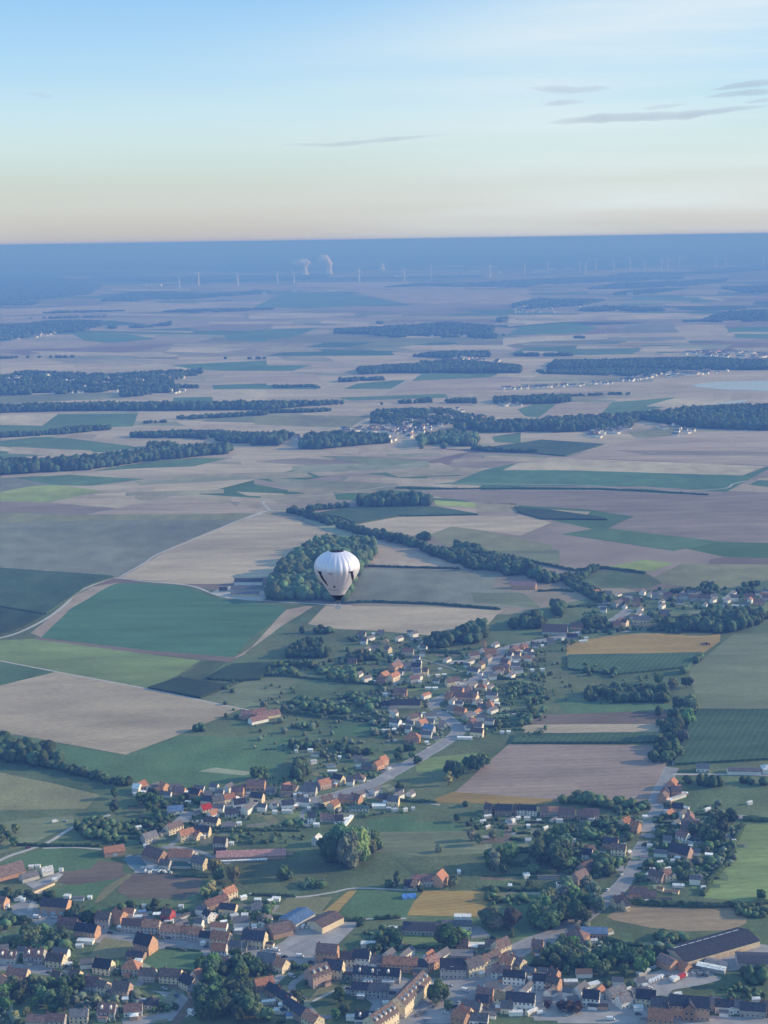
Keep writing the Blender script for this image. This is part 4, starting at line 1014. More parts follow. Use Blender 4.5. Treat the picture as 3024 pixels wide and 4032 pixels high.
# the furthest woods, dark bands on the horizon plain
c1 = (0, 900, 1.58); c2 = (1000, 900, 1.58); c3 = (1974, 900, 1.58)
FARW = [
 (c1,[(590,455),(760,400),(1000,395),(1300,400),(1659,385),(1659,405),(1180,440),(800,455)]),
 (c1,[(140,525),(360,510),(790,505),(780,518),(300,530)]), (c1,[(940,520),(1120,500),(1400,495),(1659,490),(1659,508),(1240,525)]),
 (c1,[(-20,600),(400,565),(640,570),(640,605),(500,640),(300,660),(100,690),(-20,695)]), (c1,[(640,600),(930,600),(1060,575),(1065,608),(700,628)]),
 (c1,[(40,560),(380,545),(660,540),(660,552),(60,570)]), (c1,[(-20,795),(460,790),(460,805),(-20,812)]), (c1,[(1250,800),(1659,798),(1659,815),(1260,812)]),
 (c1,[(-20,330),(300,345),(600,380),(560,410),(200,440),(-20,480)]), (c1,[(0,440),(240,450),(230,475),(0,485)]),
 (c2,[(0,380),(120,385),(100,398),(0,400)]), (c2,[(0,490),(130,493),(120,505),(0,508)]), (c2,[(735,575),(805,575),(805,598),(735,598)]),
 (c2,[(400,655),(520,622),(900,600),(1200,580),(1500,600),(1480,650),(1600,660),(1500,685),(1200,680),(1040,668),(900,680),(600,655)]),
 (c2,[(920,790),(1140,765),(1460,760),(1460,800),(1250,810),(950,795)]), (c2,[(650,860),(1100,830),(1340,820),(1659,850),(1659,900),(650,900)]),
 (c2,[(690,370),(1040,335),(1300,345),(1500,325),(1659,345),(1659,365),(1100,360)]),
 (c3,[(690,415),(700,395),(900,375),(1160,365),(1180,372),(930,408)]), (c3,[(540,370),(720,335),(900,330),(1400,310),(1400,330),(1150,360),(560,380)]),
 (c3,[(-20,345),(140,315),(270,310),(280,340),(150,365),(-20,360)]), (c3,[(640,290),(800,275),(1100,270),(1500,240),(1659,235),(1659,260),(1200,290),(650,296)]),
 (c3,[(60,465),(240,430),(520,435),(680,440),(500,480),(200,500),(80,495)]), (c3,[(480,515),(500,490),(640,475),(980,490),(1040,515),(700,520)]),
 (c3,[(1060,570),(1250,565),(1300,540),(1420,510),(1659,500),(1659,580),(1450,582),(1100,582)]), (c3,[(80,775),(280,772),(440,775),(440,795),(85,795)]),
 (c3,[(290,850),(340,820),(600,815),(900,805),(1300,800),(1659,820),(1659,880),(290,880)]), (c3,[(-20,545),(80,545),(0,585),(-20,585)]),
 (c3,[(440,680),(450,668),(510,665),(510,685)]), (c3,[(1370,360),(1659,350),(1659,400),(1500,400),(1380,375)]),
]
for i, (C, p) in enumerate(FARW):
    wood(C, p, 18, 'dk', 'far dark wood on the hazy plain', seed=200 + i, wide=1.1)
def treeline(C, pts, h, label, c='dk', name='treeline', wd=1.0, gap=.12, seed=0):
    rr = random.Random(seed + int(pts[0][0])); g = [U(*P(C, x, y)) for x, y in pts]; cand = []
    for a, b in zip(g[:-1], g[1:]):
        d = (b - a); n = max(2, int(d.length / (h * .42))); nn = Vector((-d.y, d.x, 0)).normalized()
        for i in range(n):
            if mnoise.noise(Vector((a.x * .01 + i * .13, a.y * .01, seed))) < -.35 + gap: continue
            for k in range(2):
                p = a + d * (i / n) + nn * rr.uniform(-.6, .6) * h * wd; cand.append((p.x, p.y, h * rr.uniform(.55, 1.2)))
    bv, bf = ICO1; nb = len(bv); rng = np.random.default_rng(seed); cn = np.array(cand); V = np.zeros((len(cand), nb, 3))
    jit = 1 + rng.uniform(-.3, .3, (len(cand), nb)); rad = cn[:, 2] * rng.uniform(.36, .55, len(cand))
    V[:, :, 0] = cn[:, None, 0] + bv[None, :, 0] * jit * rad[:, None]; V[:, :, 1] = cn[:, None, 1] + bv[None, :, 1] * jit * rad[:, None]
    V[:, :, 2] = np.maximum(0, cn[:, None, 2] * .5 + bv[None, :, 2] * jit * cn[:, None, 2] * .52)
    F = (bf[None] + (np.arange(len(cand)) * nb)[:, None, None]).reshape(-1, 3)
    me = bpy.data.meshes.new(name); me.vertices.add(V.size // 3); me.vertices.foreach_set('co', V.reshape(-1))
    me.loops.add(F.size); me.loops.foreach_set('vertex_index', F.reshape(-1).astype(np.int32)); me.polygons.add(len(F)); me.polygons.foreach_set('loop_start', np.arange(0, F.size, 3, dtype=np.int32))
    me.materials.append(M['wood']); me.update(calc_edges=True)
    tag(use(name, me, color=LEAF[c]), label, kind='stuff'); NW[0] += len(F)
treeline(CD, [(205,232),(300,262),(430,300),(600,352),(640,362),(760,390),(900,425),(1000,468),(1130,512),(1180,520)], 12, 'long tree hedge slanting across the plain behind the balloon', gap=0, seed=1)
treeline(CD, [(1100,440),(1160,450),(1230,470),(1300,500),(1340,520),(1400,540),(1480,560),(1560,590),(1640,620)], 15, 'trees running down behind the brick barn', gap=0, wd=1.6, seed=2)
treeline(CD, [(290,222),(400,212),(520,205)], 10, 'short tree strip left of the isolated wood', gap=-.3, seed=3)
treeline(CA, [(0,508),(130,500),(240,495),(330,485),(500,465),(690,455)], 12, 'tree row between two green fields at left', seed=4)
treeline(CE, [(385,1530),(460,1560),(560,1590),(700,1625),(800,1640),(850,1650)], 7, 'hedgerow of bushes leading to the hamlet', gap=-.3, seed=5)
treeline(CE, [(0,1400),(60,1430),(150,1440),(260,1470),(330,1500),(410,1490)], 14, 'belt of broad trees at the left edge', gap=-.3, wd=1.4, seed=6)
treeline(CG, [(560,228),(500,262),(440,310),(500,350),(570,395),(640,440)], 8, 'tree hedge above the small white house', gap=-.3, seed=7)
treeline(CG, [(390,270),(350,290),(420,345),(520,405),(600,440)], 7, 'tree hedge running beside the hamlet meadow', gap=-.2, seed=8)
treeline(CA, [(1110,395),(1250,388),(1380,378),(1520,372),(1659,360),(1900,350)], 10, 'ragged tree row on the tan field', gap=.1, seed=9)
treeline(CC, [(400,255),(560,250),(700,243),(800,245)], 8, 'thin tree line right of the dark wood block', gap=.1, seed=10)
treeline(CC, [(-100,598),(0,598),(120,605),(230,605)], 9, 'bushes along the dark crop edge', gap=.0, seed=11)
treeline(CB, [(0,365),(110,358),(240,356),(380,352),(480,345)], 11, 'trees along the near edge of the straight wood', gap=.1, seed=12)
treeline(CE, [(1270,1290),(1350,1290)], 7, 'pair of round trees at the stubble edge', gap=-.5, seed=13)
treeline(CG, [(480,640),(700,625),(820,615),(960,625),(1100,640)], 5, 'bushes above the ochre field', gap=.1, seed=14)
treeline(CO, [(745,40),(780,200),(740,330),(720,470)], 9, 'loose trees between the stubble and the tree line', gap=.2, wd=2, seed=15)
FARW += [(CS,[(-20,1085),(250,1092),(400,1120),(380,1150),(200,1172),(-20,1165)]),(CS,[(400,1090),(900,1085),(1300,1080),(1290,1098),(700,1108),(420,1105)]),(CS,[(1900,1105),(2300,1090),(2700,1085),(2680,1100),(2200,1118)]),(CS,[(-20,1020),(700,1010),(1500,1005),(1480,1030),(600,1045),(-20,1050)]),(CS,[(1500,1020),(2400,990),(3060,975),(3060,1010),(2200,1035),(1560,1050)])]
for i, (C, p) in enumerate(FARW[-5:]): wood(C, p, 18, 'dk', 'far wood merging into the haze under the horizon', seed=300 + i, wide=1.2)
# ---- hedges
HD = [
 (CF,[(820,182),(1100,170),(1659,190),(2000,215),(2300,240)],3.5,4,'long dark hedge from the balloon wood to the village'),
 (CD,[(620,525),(800,532),(1120,540)],3,4,'hedge below the tan field beside the wood'),
 (CB,[(880,826),(1300,832),(1659,828),(2150,832),(2500,848),(2830,868)],3,6,'thin dark hedge across the plain'),
 (CG,[(60,160),(200,195),(420,240),(520,232)],4,5,'hedge climbing right of the brick barn'),
 (CG,[(560,222),(700,235),(880,258)],4,5,'dark hedge behind the hamlet meadow'),
 (CG,[(370,475),(500,465),(640,462)],3,4,'hedge left of the hamlet'),
 (CG,[(190,372),(330,365),(420,375)],3,4,'short hedge beside the brick barn'),
 (CF,[(180,1185),(400,1215),(640,1245)],4,4,'dark hedge below the orchard'),
 (CF,[(700,1250),(850,1262)],4,4,'short hedge beyond the orchard gap'),
 (CF,[(930,1268),(1220,1290)],4,4,'hedge below the village pasture'),
 (CF,[(0,850),(300,860),(700,905),(1180,945)],2.5,3,'hedge above the olive meadow'),
 (CI,[(640,860),(900,865)],2.5,3,'hedge behind the brown-roofed shed'),
 (CI,[(1220,880),(1430,885)],2.5,3,'dark hedge behind the concrete yard'),
 (CI,[(180,160),(560,145),(900,150)],2,3,'hedge along the pasture above the red shed'),
 (CI,[(500,670),(860,688)],2,2.5,'hedge above the olive crop'),
 (CJ,[(830,630),(1180,640),(1420,640)],3,3,'dark hedge above the dry patch'),
 (CJ,[(-60,875),(160,860)],3,3,'hedge left of the long low school'),
 (CJ,[(1060,430),(1230,435)],3,4,'dark hedge right of the poplars'),
 (CJ,[(850,520),(1180,512)],1.5,2,'low hedge across the long garden'),
 (CJ,[(1280,540),(1440,535)],2,2,'hedge beside the white garden shed'),
 (CJ,[(1090,330),(1250,325)],2.5,3,'hedge behind the long garden pool'),
 (CJ,[(180,1105),(470,1110)],2.5,2.5,'hedge under the bright lawn'),
 (CK,[(540,745),(830,760),(1130,770),(1500,762),(1659,735)],4,5,'dark hedge between dry field and bright field'),
 (CK,[(320,1040),(500,1085),(640,1092)],3,3,'hedge curving round the bungalow lawn'),
 (CK,[(1455,60),(1659,70)],5,6,'dark hedge at the top of the bright field'),
 (CK,[(1455,100),(1390,240),(1340,400),(1200,540),(1120,680)],3,4,'hedge down the left side of the bright field'),
 (CK,[(630,270),(860,272)],2.5,2.5,'first hedge across the right gardens'),
 (CK,[(700,300),(900,305)],2,2.5,'second hedge across the right gardens'),
 (CK,[(1030,318),(1340,322)],2.5,2.5,'hedge behind the big-roofed house'),
 (CK,[(1050,380),(1280,385)],2.5,2.5,'hedge beside the white caravan garden'),
 (CK,[(1060,425),(1200,440)],2.5,2.5,'hedge over the round garden tree'),
 (CK,[(590,460),(720,465)],2,2,'hedge beside the climbing lane'),
 (CK,[(560,560),(700,560)],2,2,'lower hedge beside the climbing lane'),
 (CK,[(740,150),(900,160)],2.5,2.5,'hedge at the lane bend'),
 (CK,[(0,190),(280,195)],2.5,3,'hedge left of the dark-roofed villa'),
 (CK,[(700,1510),(870,1530)],2,2,'hedge by the paved patio'),
 (CH,[(100,265),(420,275),(820,275)],2.5,3,'hedge along the lane meadow'),
 (CH,[(1350,1110),(1640,1135)],1.5,1.5,'low hedge along the street lawn'),
 (CL,[(150,800),(540,795)],2,2.5,'upper garden hedge of the hamlet'),
 (CL,[(380,830),(560,845)],2,2.5,'lower garden hedge of the hamlet'),
 (CL,[(1110,755),(1500,765)],2,2.5,'hedge below the cream gable garden'),
 (CL,[(800,1145),(1080,1150)],1.5,2,'hedge above the ploughed paddock'),
 (CM,[(1180,525),(1500,545)],2.5,3,'hedge along the ochre strip'),
 (CM,[(900,320),(980,345)],1.5,2,'hedge before the white bungalow'),
 (CV,[(460,640),(700,640),(880,650)],4,5,'dark hedge below the village wood'),
 (CV,[(1060,1280),(1300,1290)],2.5,3,'upper hedge right of the village'),
 (CV,[(1080,1340),(1340,1335)],2.5,3,'lower hedge right of the village'),
 (CV,[(1340,780),(1600,775)],2,3,'hedge behind the upper village houses'),
 (CV,[(1120,890),(1380,890)],2.5,3,'hedge through the village gardens'),
 (CV,[(1250,1200),(1500,1195)],2.5,3,'hedge beside the garden strip'),
 (CV,[(880,1140),(1020,1150)],2.5,3,'hedge behind the low grey house'),
 (CE,[(-20,478),(290,530)],2.5,4,'dark hedge splitting the left maize'),
 (CE,[(1380,955),(1590,968)],2.5,4,'hedge under the small dark plot'),
]
for i, (C, p, h, wd, lab) in enumerate(HD):
    hedge(C, p, h, wd, lab, seed=i)
# unnamed short garden hedges in the long plots left and right of the climbing lane
rg = random.Random(5)
GH = []
for C, (xa, xb, ya, yb), n in ((CK, (640, 1330, 0, 560), 16), (CJ, (900, 1500, 60, 600), 12), (CV, (1080, 1560, 800, 1380), 12), (CH, (1080, 1650, 760, 900), 6), (CL, (380, 1600, 560, 900), 10)):
    for k in range(n):
        y = ya + (yb - ya) * (k + .5) / n + rg.uniform(-6, 6); x = rg.uniform(xa, xb - 160)
        hedge(C, [(x, y), (x + rg.uniform(70, 190), y + rg.uniform(-4, 6))], rg.uniform(1.5, 2.6), 2, None, c=rg.choice(('dk', 'md')), seed=k + 400)
        o = bpy.context.scene.collection.objects[-1]
        GH.append((x, o, C))
for C, ph in ((CK, 'among the plots right of the climbing lane'), (CJ, 'in the gardens below the row houses'), (CV, 'in the plots right of the village'), (CH, 'behind the main street houses'), (CL, 'between the hamlet gardens')):
    L_ = sorted([g for g in GH if g[2] is C], key=lambda g: g[0])
    for i, (x, o, _) in enumerate(L_):
        o['label'] = f'short garden hedge, {ORD[i + 1]} from the left {ph}'
# ================================================================== buildings
ROOFC = {'o': (.45, .215, .13), 'r': (.235, .145, .125), 'd': (.055, .058, .075), 'g': (.17, .165, .17), 'b': (.17, .125, .11), 'w': (.82, .83, .80), 'y': (.45, .33, .17), 'R': (.55, .05, .045), 'B': (.12, .2, .34), 'p': (.46, .25, .22), 'G': (.06, .11, .10)}
WALLC = {'w': (.86, .84, .79), 'k': (.60, .36, .23), 'c': (.78, .66, .46), 'g': (.50, .48, .45), 'b': (.42, .29, .22), 'R': (.40, .06, .05), 'p': (.50, .36, .30)}
RW = {'o': 'orange-tiled', 'r': 'red-brown roofed', 'd': 'dark slate-roofed', 'g': 'grey-roofed', 'b': 'brown-roofed', 'w': 'white-roofed', 'y': 'yellowish-roofed', 'R': 'bright red-roofed', 'B': 'blue-roofed', 'p': 'pinkish red-roofed', 'G': 'dark green-roofed'}
WW = {'w': 'white', 'k': 'brick', 'c': 'cream', 'g': 'grey', 'b': 'brown', 'R': 'red', 'p': 'pale pink'}
M['roof'] = mat_objcolor('roof_tiles', .9, .2, .38, .7, .18)
M['wall'] = mat_objcolor('house_wall', .9, .2, .14, .6, .08)
M['frame'] = mat_plain('white_frame', (.72, .72, .70), .6, .3)
M['glass'] = mat_plain('window_glass', (.03, .035, .045), .15, .5)
M['door'] = mat_objcolor('door_paint', .6, .3, .05, 1, .3)
M['brick'] = mat_plain('chimney_brick', (.26, .12, .08), .9, .1)
def boxf(vs, fs, x0, x1, y0, y1, z0, z1):
    n = len(vs)
    vs += [(x0, y0, z0), (x1, y0, z0), (x1, y1, z0), (x0, y1, z0), (x0, y0, z1), (x1, y0, z1), (x1, y1, z1), (x0, y1, z1)]
    fs += [(n, n + 3, n + 2, n + 1), (n + 4, n + 5, n + 6, n + 7), (n, n + 1, n + 5, n + 4), (n + 1, n + 2, n + 6, n + 5), (n + 2, n + 3, n + 7, n + 6), (n + 3, n, n + 4, n + 7)]
def mk(name, vs, fs, mats, fm=None):
    me = bpy.data.meshes.new(name); me.from_pydata(vs, [], fs)
    for m in mats: me.materials.append(m)
    if fm: me.polygons.foreach_set('material_index', fm)
    me.update(); return me
def window_mesh(w_, h_):
    vs = []; fs = []
    boxf(vs, fs, -w_ / 2, w_ / 2, -.06, .05, 0, h_)
    a = len(fs)
    boxf(vs, fs, -w_ / 2 + .12, w_ / 2 - .12, -.075, -.055, .12, h_ - .12)
    return mk('window', vs, fs, [M['frame'], M['glass']], [0] * a + [1] * (len(fs) - a))
WIN = window_mesh(1.2, 1.5); WIN2 = window_mesh(.9, 1.1); WINL = window_mesh(2.6, 1.5)
vs = []; fs = []; boxf(vs, fs, -.5, .5, -.05, .05, 0, 2.1); DOOR = mk('door', vs, fs, [M['door']])
vs = []; fs = []; boxf(vs, fs, -1.8, 1.8, -.05, .05, 0, 2.8); GATE = mk('gate', vs, fs, [M['door']])
vs = []; fs = []; boxf(vs, fs, -.4, .4, -.35, .35, -.8, 1.2); boxf(vs, fs, -.2, .2, -.2, .2, 1.2, 1.45); CHIM = mk('chimney', vs, fs, [M['brick']])
DM_v = [(-.8, -1.2, 0), (.8, -1.2, 0), (.8, -1.2, 1.3), (-.8, -1.2, 1.3), (0, -1.2, 1.9), (-.8, 1.3, 1.3), (.8, 1.3, 1.3), (0, 1.6, 1.9), (-.8, 1, 0), (.8, 1, 0)]
DM_f = [(0, 1, 2, 4, 3), (3, 4, 7, 5), (4, 2, 6, 7), (1, 9, 6, 2), (0, 3, 5, 8)]
DORM = mk('dormer', DM_v, DM_f, [M['wall'], M['roof']], [0, 1, 1, 0, 0])

def gable_walls(L, W, H, rh):
    l, w_ = L / 2, W / 2
    vs = [(-l, -w_, -.3), (l, -w_, -.3), (l, w_, -.3), (-l, w_, -.3), (-l, -w_, H), (l, -w_, H), (l, w_, H), (-l, w_, H), (-l, 0, H + rh), (l, 0, H + rh)]
    fs = [(0, 1, 5, 4), (2, 3, 7, 6), (1, 2, 6, 9, 5), (3, 0, 4, 8, 7)]
    return mk('walls', vs, fs, [M['wall']])
def gable_roof(L, W, H, rh, o=.35, t=.22):
    l, w_ = L / 2 + o * .6, W / 2 + o
    ez = H - rh * o / (W / 2)
    vs = [(-l, -w_, ez), (l, -w_, ez), (l, 0, H + rh), (-l, 0, H + rh), (-l, w_, ez), (l, w_, ez)]
    vs = [(x, y, z + .05) for x, y, z in vs] + [(x, y, z + t + .05) for x, y, z in vs]
    fs = [(6, 7, 8, 9), (9, 8, 11, 10), (0, 3, 2, 1), (3, 4, 5, 2), (0, 1, 7, 6), (5, 4, 10, 11), (1, 2, 8, 7), (2, 5, 11, 8), (3, 0, 6, 9), (4, 3, 9, 10)]
    return mk('roof', vs, fs, [M['roof']])
def hip_roof(L, W, H, rh, o=.4):
    l, w_ = L / 2 + o, W / 2 + o
    r_ = max(.2, l - w_)
    vs = [(-l, -w_, H), (l, -w_, H), (l, w_, H), (-l, w_, H), (-r_, 0, H + rh), (r_, 0, H + rh)]
    fs = [(0, 1, 5, 4), (1, 2, 5), (2, 3, 4, 5), (3, 0, 4), (0, 3, 2, 1)]
    return mk('roof', vs, fs, [M['roof']])
def flat_roof(L, W, H):
    vs = []; fs = []; boxf(vs, fs, -L / 2 - .25, L / 2 + .25, -W / 2 - .25, W / 2 + .25, H, H + .35)
    return mk('roof', vs, fs, [M['roof']])
HOUSES = []
SHEDN = set(('shed', 'garage', 'greenhouse'))
def building(C, x, y, L, rot, roof='o', wall='k', W=8.0, H=None, rh=None, typ='g', name='house', det=None, dorm=0, gates=0, label=None, group=None, loc=None, win=None):
    rr = random.Random(int(x * 7 + y * 3 + L))
    if loc is None: loc = U(*P(C, x, y)) if C else Vector((x, y, 0))
    near = loc.y < 1250; mid = loc.y < 2000
    if H is None: H = rr.uniform(4.6, 5.8) if name == 'house' else 3.2
    if rh is None: rh = W * rr.uniform(.40, .5)
    e = bpy.data.objects.new(name, None); col.objects.link(e)
    e.location = (loc.x, loc.y, 0); e.rotation_euler.z = R(rot)
    wm = gable_walls(L, W, H, rh if typ == 'g' else 0.0)
    k1, k2 = rr.uniform(.88, 1.1), rr.uniform(.8, 1.2)
    a = use('walls', wm, e, color=tuple(v * k1 for v in WALLC[wall]))
    rm = gable_roof(L, W, H, rh) if typ == 'g' else hip_roof(L, W, H, rh) if typ == 'h' else flat_roof(L, W, H)
    b = use('roof', rm, e, color=tuple(v * k2 * (.88 if roof == 'w' else 1) for v in ROOFC[roof]))
    if name == 'house' and typ != 'f':
        n = rr.choice((1, 1, 2))
        for k in range(n):
            cx = (rr.uniform(.25, .42) * (1 if k else -1)) * L if typ == 'g' else rr.uniform(-.1, .1) * L
            use('chimney', CHIM, b, loc=(cx, rr.uniform(-.4, .4), H + rh))
    if win is None: win = name in ('house', 'apartment_building', 'school')
    if win and mid:
        fl = 2 if H > 4.4 else 1
        n = max(2, int(L / (2.7 if near else 4.0)))
        dk = rr.randrange(n)
        wm_ = WIN if near else WINL if L > 14 else WIN
        for k in range(n):
            cx = -L / 2 + L * (k + .5) / n
            if k == dk:
                use('door', DOOR, e, loc=(cx, -W / 2 - .02, 0), color=rr.choice(((.3, .3, .3), (.5, .5, .5), (.12, .06, .04), (.05, .1, .06))))
            else:
                use('window', wm_, e, loc=(cx, -W / 2 - .02, .9))
            if fl == 2 and H > 5 and near: use('window', wm_, e, loc=(cx, -W / 2 - .02, H - 2.0))
        for s in ((1,) if abs(rot) < 40 else (1, -1)):
            zs = (.9, H - 1.6) if near and H > 5 else (1.2,)
            for z in zs:
                for cy_ in ((-W / 4, W / 4) if near else (0,)):
                    use('window', WIN2, e, loc=(s * (L / 2 + .02), cy_, z), rz=s * PI / 2)
            if near and typ == 'g': use('window', WIN2, e, loc=(s * (L / 2 + .02), 0, H + .5), rz=s * PI / 2)
    for k in range(dorm):
        dx = -L / 2 + L * (k + .5) / dorm
        use('dormer', DORM, e, loc=(dx, -W / 4 - .3, H + rh * .42), color=(.7, .68, .62))
    for k in range(gates):
        gx = -L / 2 + L * (k + .5) / gates
        use('gate', GATE, e, loc=(gx, -W / 2 - .03, 0), color=(.45, .5, .55))
    if name == 'house' and loc.y < 1750 and rr.random() < .75:
        aL, aW, aH = rr.uniform(3.5, 6.5), rr.uniform(3, 4.5), rr.uniform(2.4, 3)
        sd_ = rr.choice(('front', 'rear', 'end', 'end'))
        ax, ay = (rr.uniform(-.25, .25) * L, -W / 2 - aW / 2) if sd_ == 'front' else (rr.uniform(-.25, .25) * L, W / 2 + aW / 2) if sd_ == 'rear' else (rr.choice((-1, 1)) * (L / 2 + aL / 2), rr.uniform(-.2, .2) * W)
        an = use('annex', gable_walls(aL, aW, aH, 0), e, loc=(ax, ay, .01), color=WALLC[rr.choice((wall, 'w', 'g', 'k'))])
        rt_ = rr.choice(('f', 'g', 'f'))
        use('annex_roof', flat_roof(aL, aW, aH) if rt_ == 'f' else hip_roof(aL, aW, aH, 1.2, .2), an, color=ROOFC[rr.choice(('g', 'g', 'w', 'd', roof))])
    e['_r'] = roof; e['_w'] = wall
    if label: tag(e, label, name.replace('_', ' '), group)
    return e
def label_row(objs, phrase, cat):
    from collections import Counter
    cs_ = cam_rot.transposed()
    def px(e):
        v = cs_ @ (e.location - Vector((0, 0, CAM_H)))
        return v.x / -v.z
    objs = sorted([o for o in objs if 'label' not in o], key=px)
    cnt = Counter((o['_r'], o['_w'], o.name.split('.')[0]) for o in objs); seen = Counter()
    for o in objs:
        k = (o['_r'], o['_w'], o.name.split('.')[0]); seen[k] += 1
        nm = k[2].replace('_', ' ')
        if k[2] in SHEDN: base = f"small {WW[k[1]]}-walled {RW[k[0]]} {nm}"
        else: base = f"{RW[k[0]]} {WW[k[1]]} {nm}"
        lab = f"{base}, the only such one {phrase}" if cnt[k] == 1 else f"{base}, {ORD[seen[k]]} such from the left {phrase}"
        tag(o, lab, nm, f'{nm}s {phrase}' if len(objs) > 1 else None)
    for o in objs:
        del o['_r']; del o['_w']
def row(C, phrase, items):
    """items: (x, y, length, turn, roof, wall[, dict])"""
    L_ = []
    for it in items:
        kw = it[6] if len(it) > 6 else {}
        L_.append(building(C, it[0], it[1], it[2], it[3], it[4], it[5], **kw))
    label_row(L_, phrase, 'house')
    for e in L_:
        for k in ('_r', '_w'):
            if k in e: del e[k]
S = lambda **k: dict(name='shed', W=k.pop('W', 3.2), H=k.pop('H', 2.3), rh=k.pop('rh', .8), **k)
SF = lambda **k: dict(name='shed', typ='f', W=k.pop('W', 4), H=k.pop('H', 2.5), rh=0, **k)

row(CH, 'around the farmyard at left', [
 (70,520,24,38,'b','k',dict(W=14,H=4,name='barn')),(240,545,14,35,'g','g',dict(W=8,H=3.2,name='barn')),(385,500,9,30,'w','w',dict(W=7,H=3.4,name='barn')),
 (350,625,22,52,'g','c',S(W=3)),(445,560,4,20,'w','w',S()),(258,455,4,0,'w','w',S()),(310,450,4,0,'w','w',S()),(500,480,3,0,'w','w',S()),
 (0,765,12,-18,'r','k'),(150,715,6,0,'w','w',SF()),(190,725,3,0,'w','w',S()),(60,775,3,0,'w','w',S()),
 (460,805,21,-10,'d','k',dict(W=12,H=6.5,rh=4,name='barn',gates=3)),(550,700,5,-10,'w','w',SF()),(640,715,9,0,'g','w',SF()),(735,705,3,0,'w','w',S())])
row(CH, 'along the upper main street', [
 (850,925,11,-10,'b','g',dict(H=7.5,W=9)),(975,905,10,-32,'o','k',dict(H=7,W=9,rh=4)),(1085,960,15,-12,'r','g',dict(H=5.5)),(1235,970,14,-12,'o','g',dict(H=5.5)),
 (1400,1010,15,-12,'o','g'),(1560,1020,15,-12,'o','g'),(1375,880,8,-25,'b','R',dict(H=6)),(1180,775,3.5,0,'w','w',S()),(1480,780,3.5,0,'w','w',S()),
 (1130,870,6,5,'w','g',SF()),(1210,880,9,0,'g','w',SF()),(1290,850,7,0,'w','g',SF()),(1160,830,6,10,'B','g',SF()),(1500,860,17,40,'g','g',S(W=3)),(1380,905,7,0,'w','w',SF())])
row(CH, 'below the main street', [
 (560,935,15,-10,'r','b',dict(H=4)),(715,1010,17,-16,'d','k',dict(H=6,W=10)),(700,1065,12,-10,'w','w',SF(W=5)),(650,1100,5,0,'w','w',S()),
 (1190,1130,14,-28,'d','k',dict(H=7.5,W=11,rh=6)),(1115,1185,13,-15,'d','b',dict(H=3,rh=2)),(1130,1230,5,-10,'w','w',SF())])
row(CH, 'in the residential close', [
 (70,1215,13,-8,'r','g',dict(W=9,dorm=2)),(290,1210,14,-8,'r','g',dict(W=10,dorm=2)),(460,1245,13,-14,'b','c',dict(W=9)),
 (850,1300,13,-16,'d','c',dict(W=10)),(1080,1310,12,-10,'o','g',dict(typ='h',W=10)),(1210,1360,11,-8,'b','g',dict(W=9)),(1400,1375,15,-10,'b','c',dict(W=9)),
 (1545,1430,12,-42,'d','c',dict(W=9,rh=4)),(1620,1510,12,-45,'g','k',dict(W=9)),(1690,1585,13,-45,'b','k',dict(W=9)),
 (150,1365,15,-10,'r','c',dict(W=8)),(45,1435,11,-48,'o','p',dict(W=9)),(470,1380,7,-20,'b','c'),(620,1385,8,-20,'b','c'),(760,1445,11,-14,'r','g',dict(W=9)),(840,1465,9,-30,'b','c',dict(W=8)),
 (1000,1490,12,-15,'b','p',dict(W=9)),(1240,1580,9,-5,'d','g',dict(typ='h',W=9,H=3)),(1090,1645,12,6,'r','w',dict(W=8,H=4)),(880,1660,12,-6,'r','g',dict(W=9,dorm=2)),
 (650,1700,12,2,'g','c',dict(W=8)),(460,1740,13,-5,'r','g'),(300,1740,12,-5,'r','g'),(10,1560,12,75,'g','g',dict(W=7)),(890,1462,6,0,'w','w',SF()),(1025,1540,4,0,'w','w',S()),(1180,1555,4,-20,'w','w',S()),(70,1600,5,20,'w','w',S()),(1560,1640,3.5,-30,'w','w',S())])
row(CL, 'in the hamlet by the lane', [
 (535,440,10,60,'o','k',dict(W=8)),(500,460,7,-20,'w','w'),(645,480,7,20,'o','p',dict(H=3)),(715,450,7,-35,'o','k'),(840,470,12,-10,'r','k',dict(H=3.5)),(975,500,11,-25,'d','k'),
 (1070,555,10,-12,'d','c'),(1160,555,11,15,'g','c'),(1245,535,11,25,'o','c'),(1320,480,11,-6,'r','k'),(1470,430,17,-6,'r','k',dict(W=9)),(1480,535,12,-18,'d','c'),(1590,465,9,0,'g','g',dict(H=3)),
 (810,620,14,12,'B','w',dict(H=3,W=9)),(1060,625,9,30,'R','c'),(1335,580,11,15,'d','w'),(1270,645,12,10,'d','w',dict(H=3)),(1110,730,13,-20,'b','c'),(1245,745,12,0,'g','w',dict(H=2.6,rh=1,typ='f')),
 (1025,810,15,-12,'d','c'),(800,780,15,42,'b','c'),(600,860,13,40,'g','g'),(900,840,13,32,'o','c'),(990,835,7,-40,'o','c',dict(H=3.5)),
 (915,550,5,0,'w','w',S(W=4)),(510,755,5,20,'w','w',S()),(190,790,5,15,'w','w',S()),(570,905,3.5,0,'w','w',S()),(1270,885,3.5,0,'w','w',S()),(1330,725,4,0,'w','w',SF()),(1040,615,3,0,'w','w',S()),(480,480,3,0,'w','w',S()),(1180,905,11,-10,'b','g')])
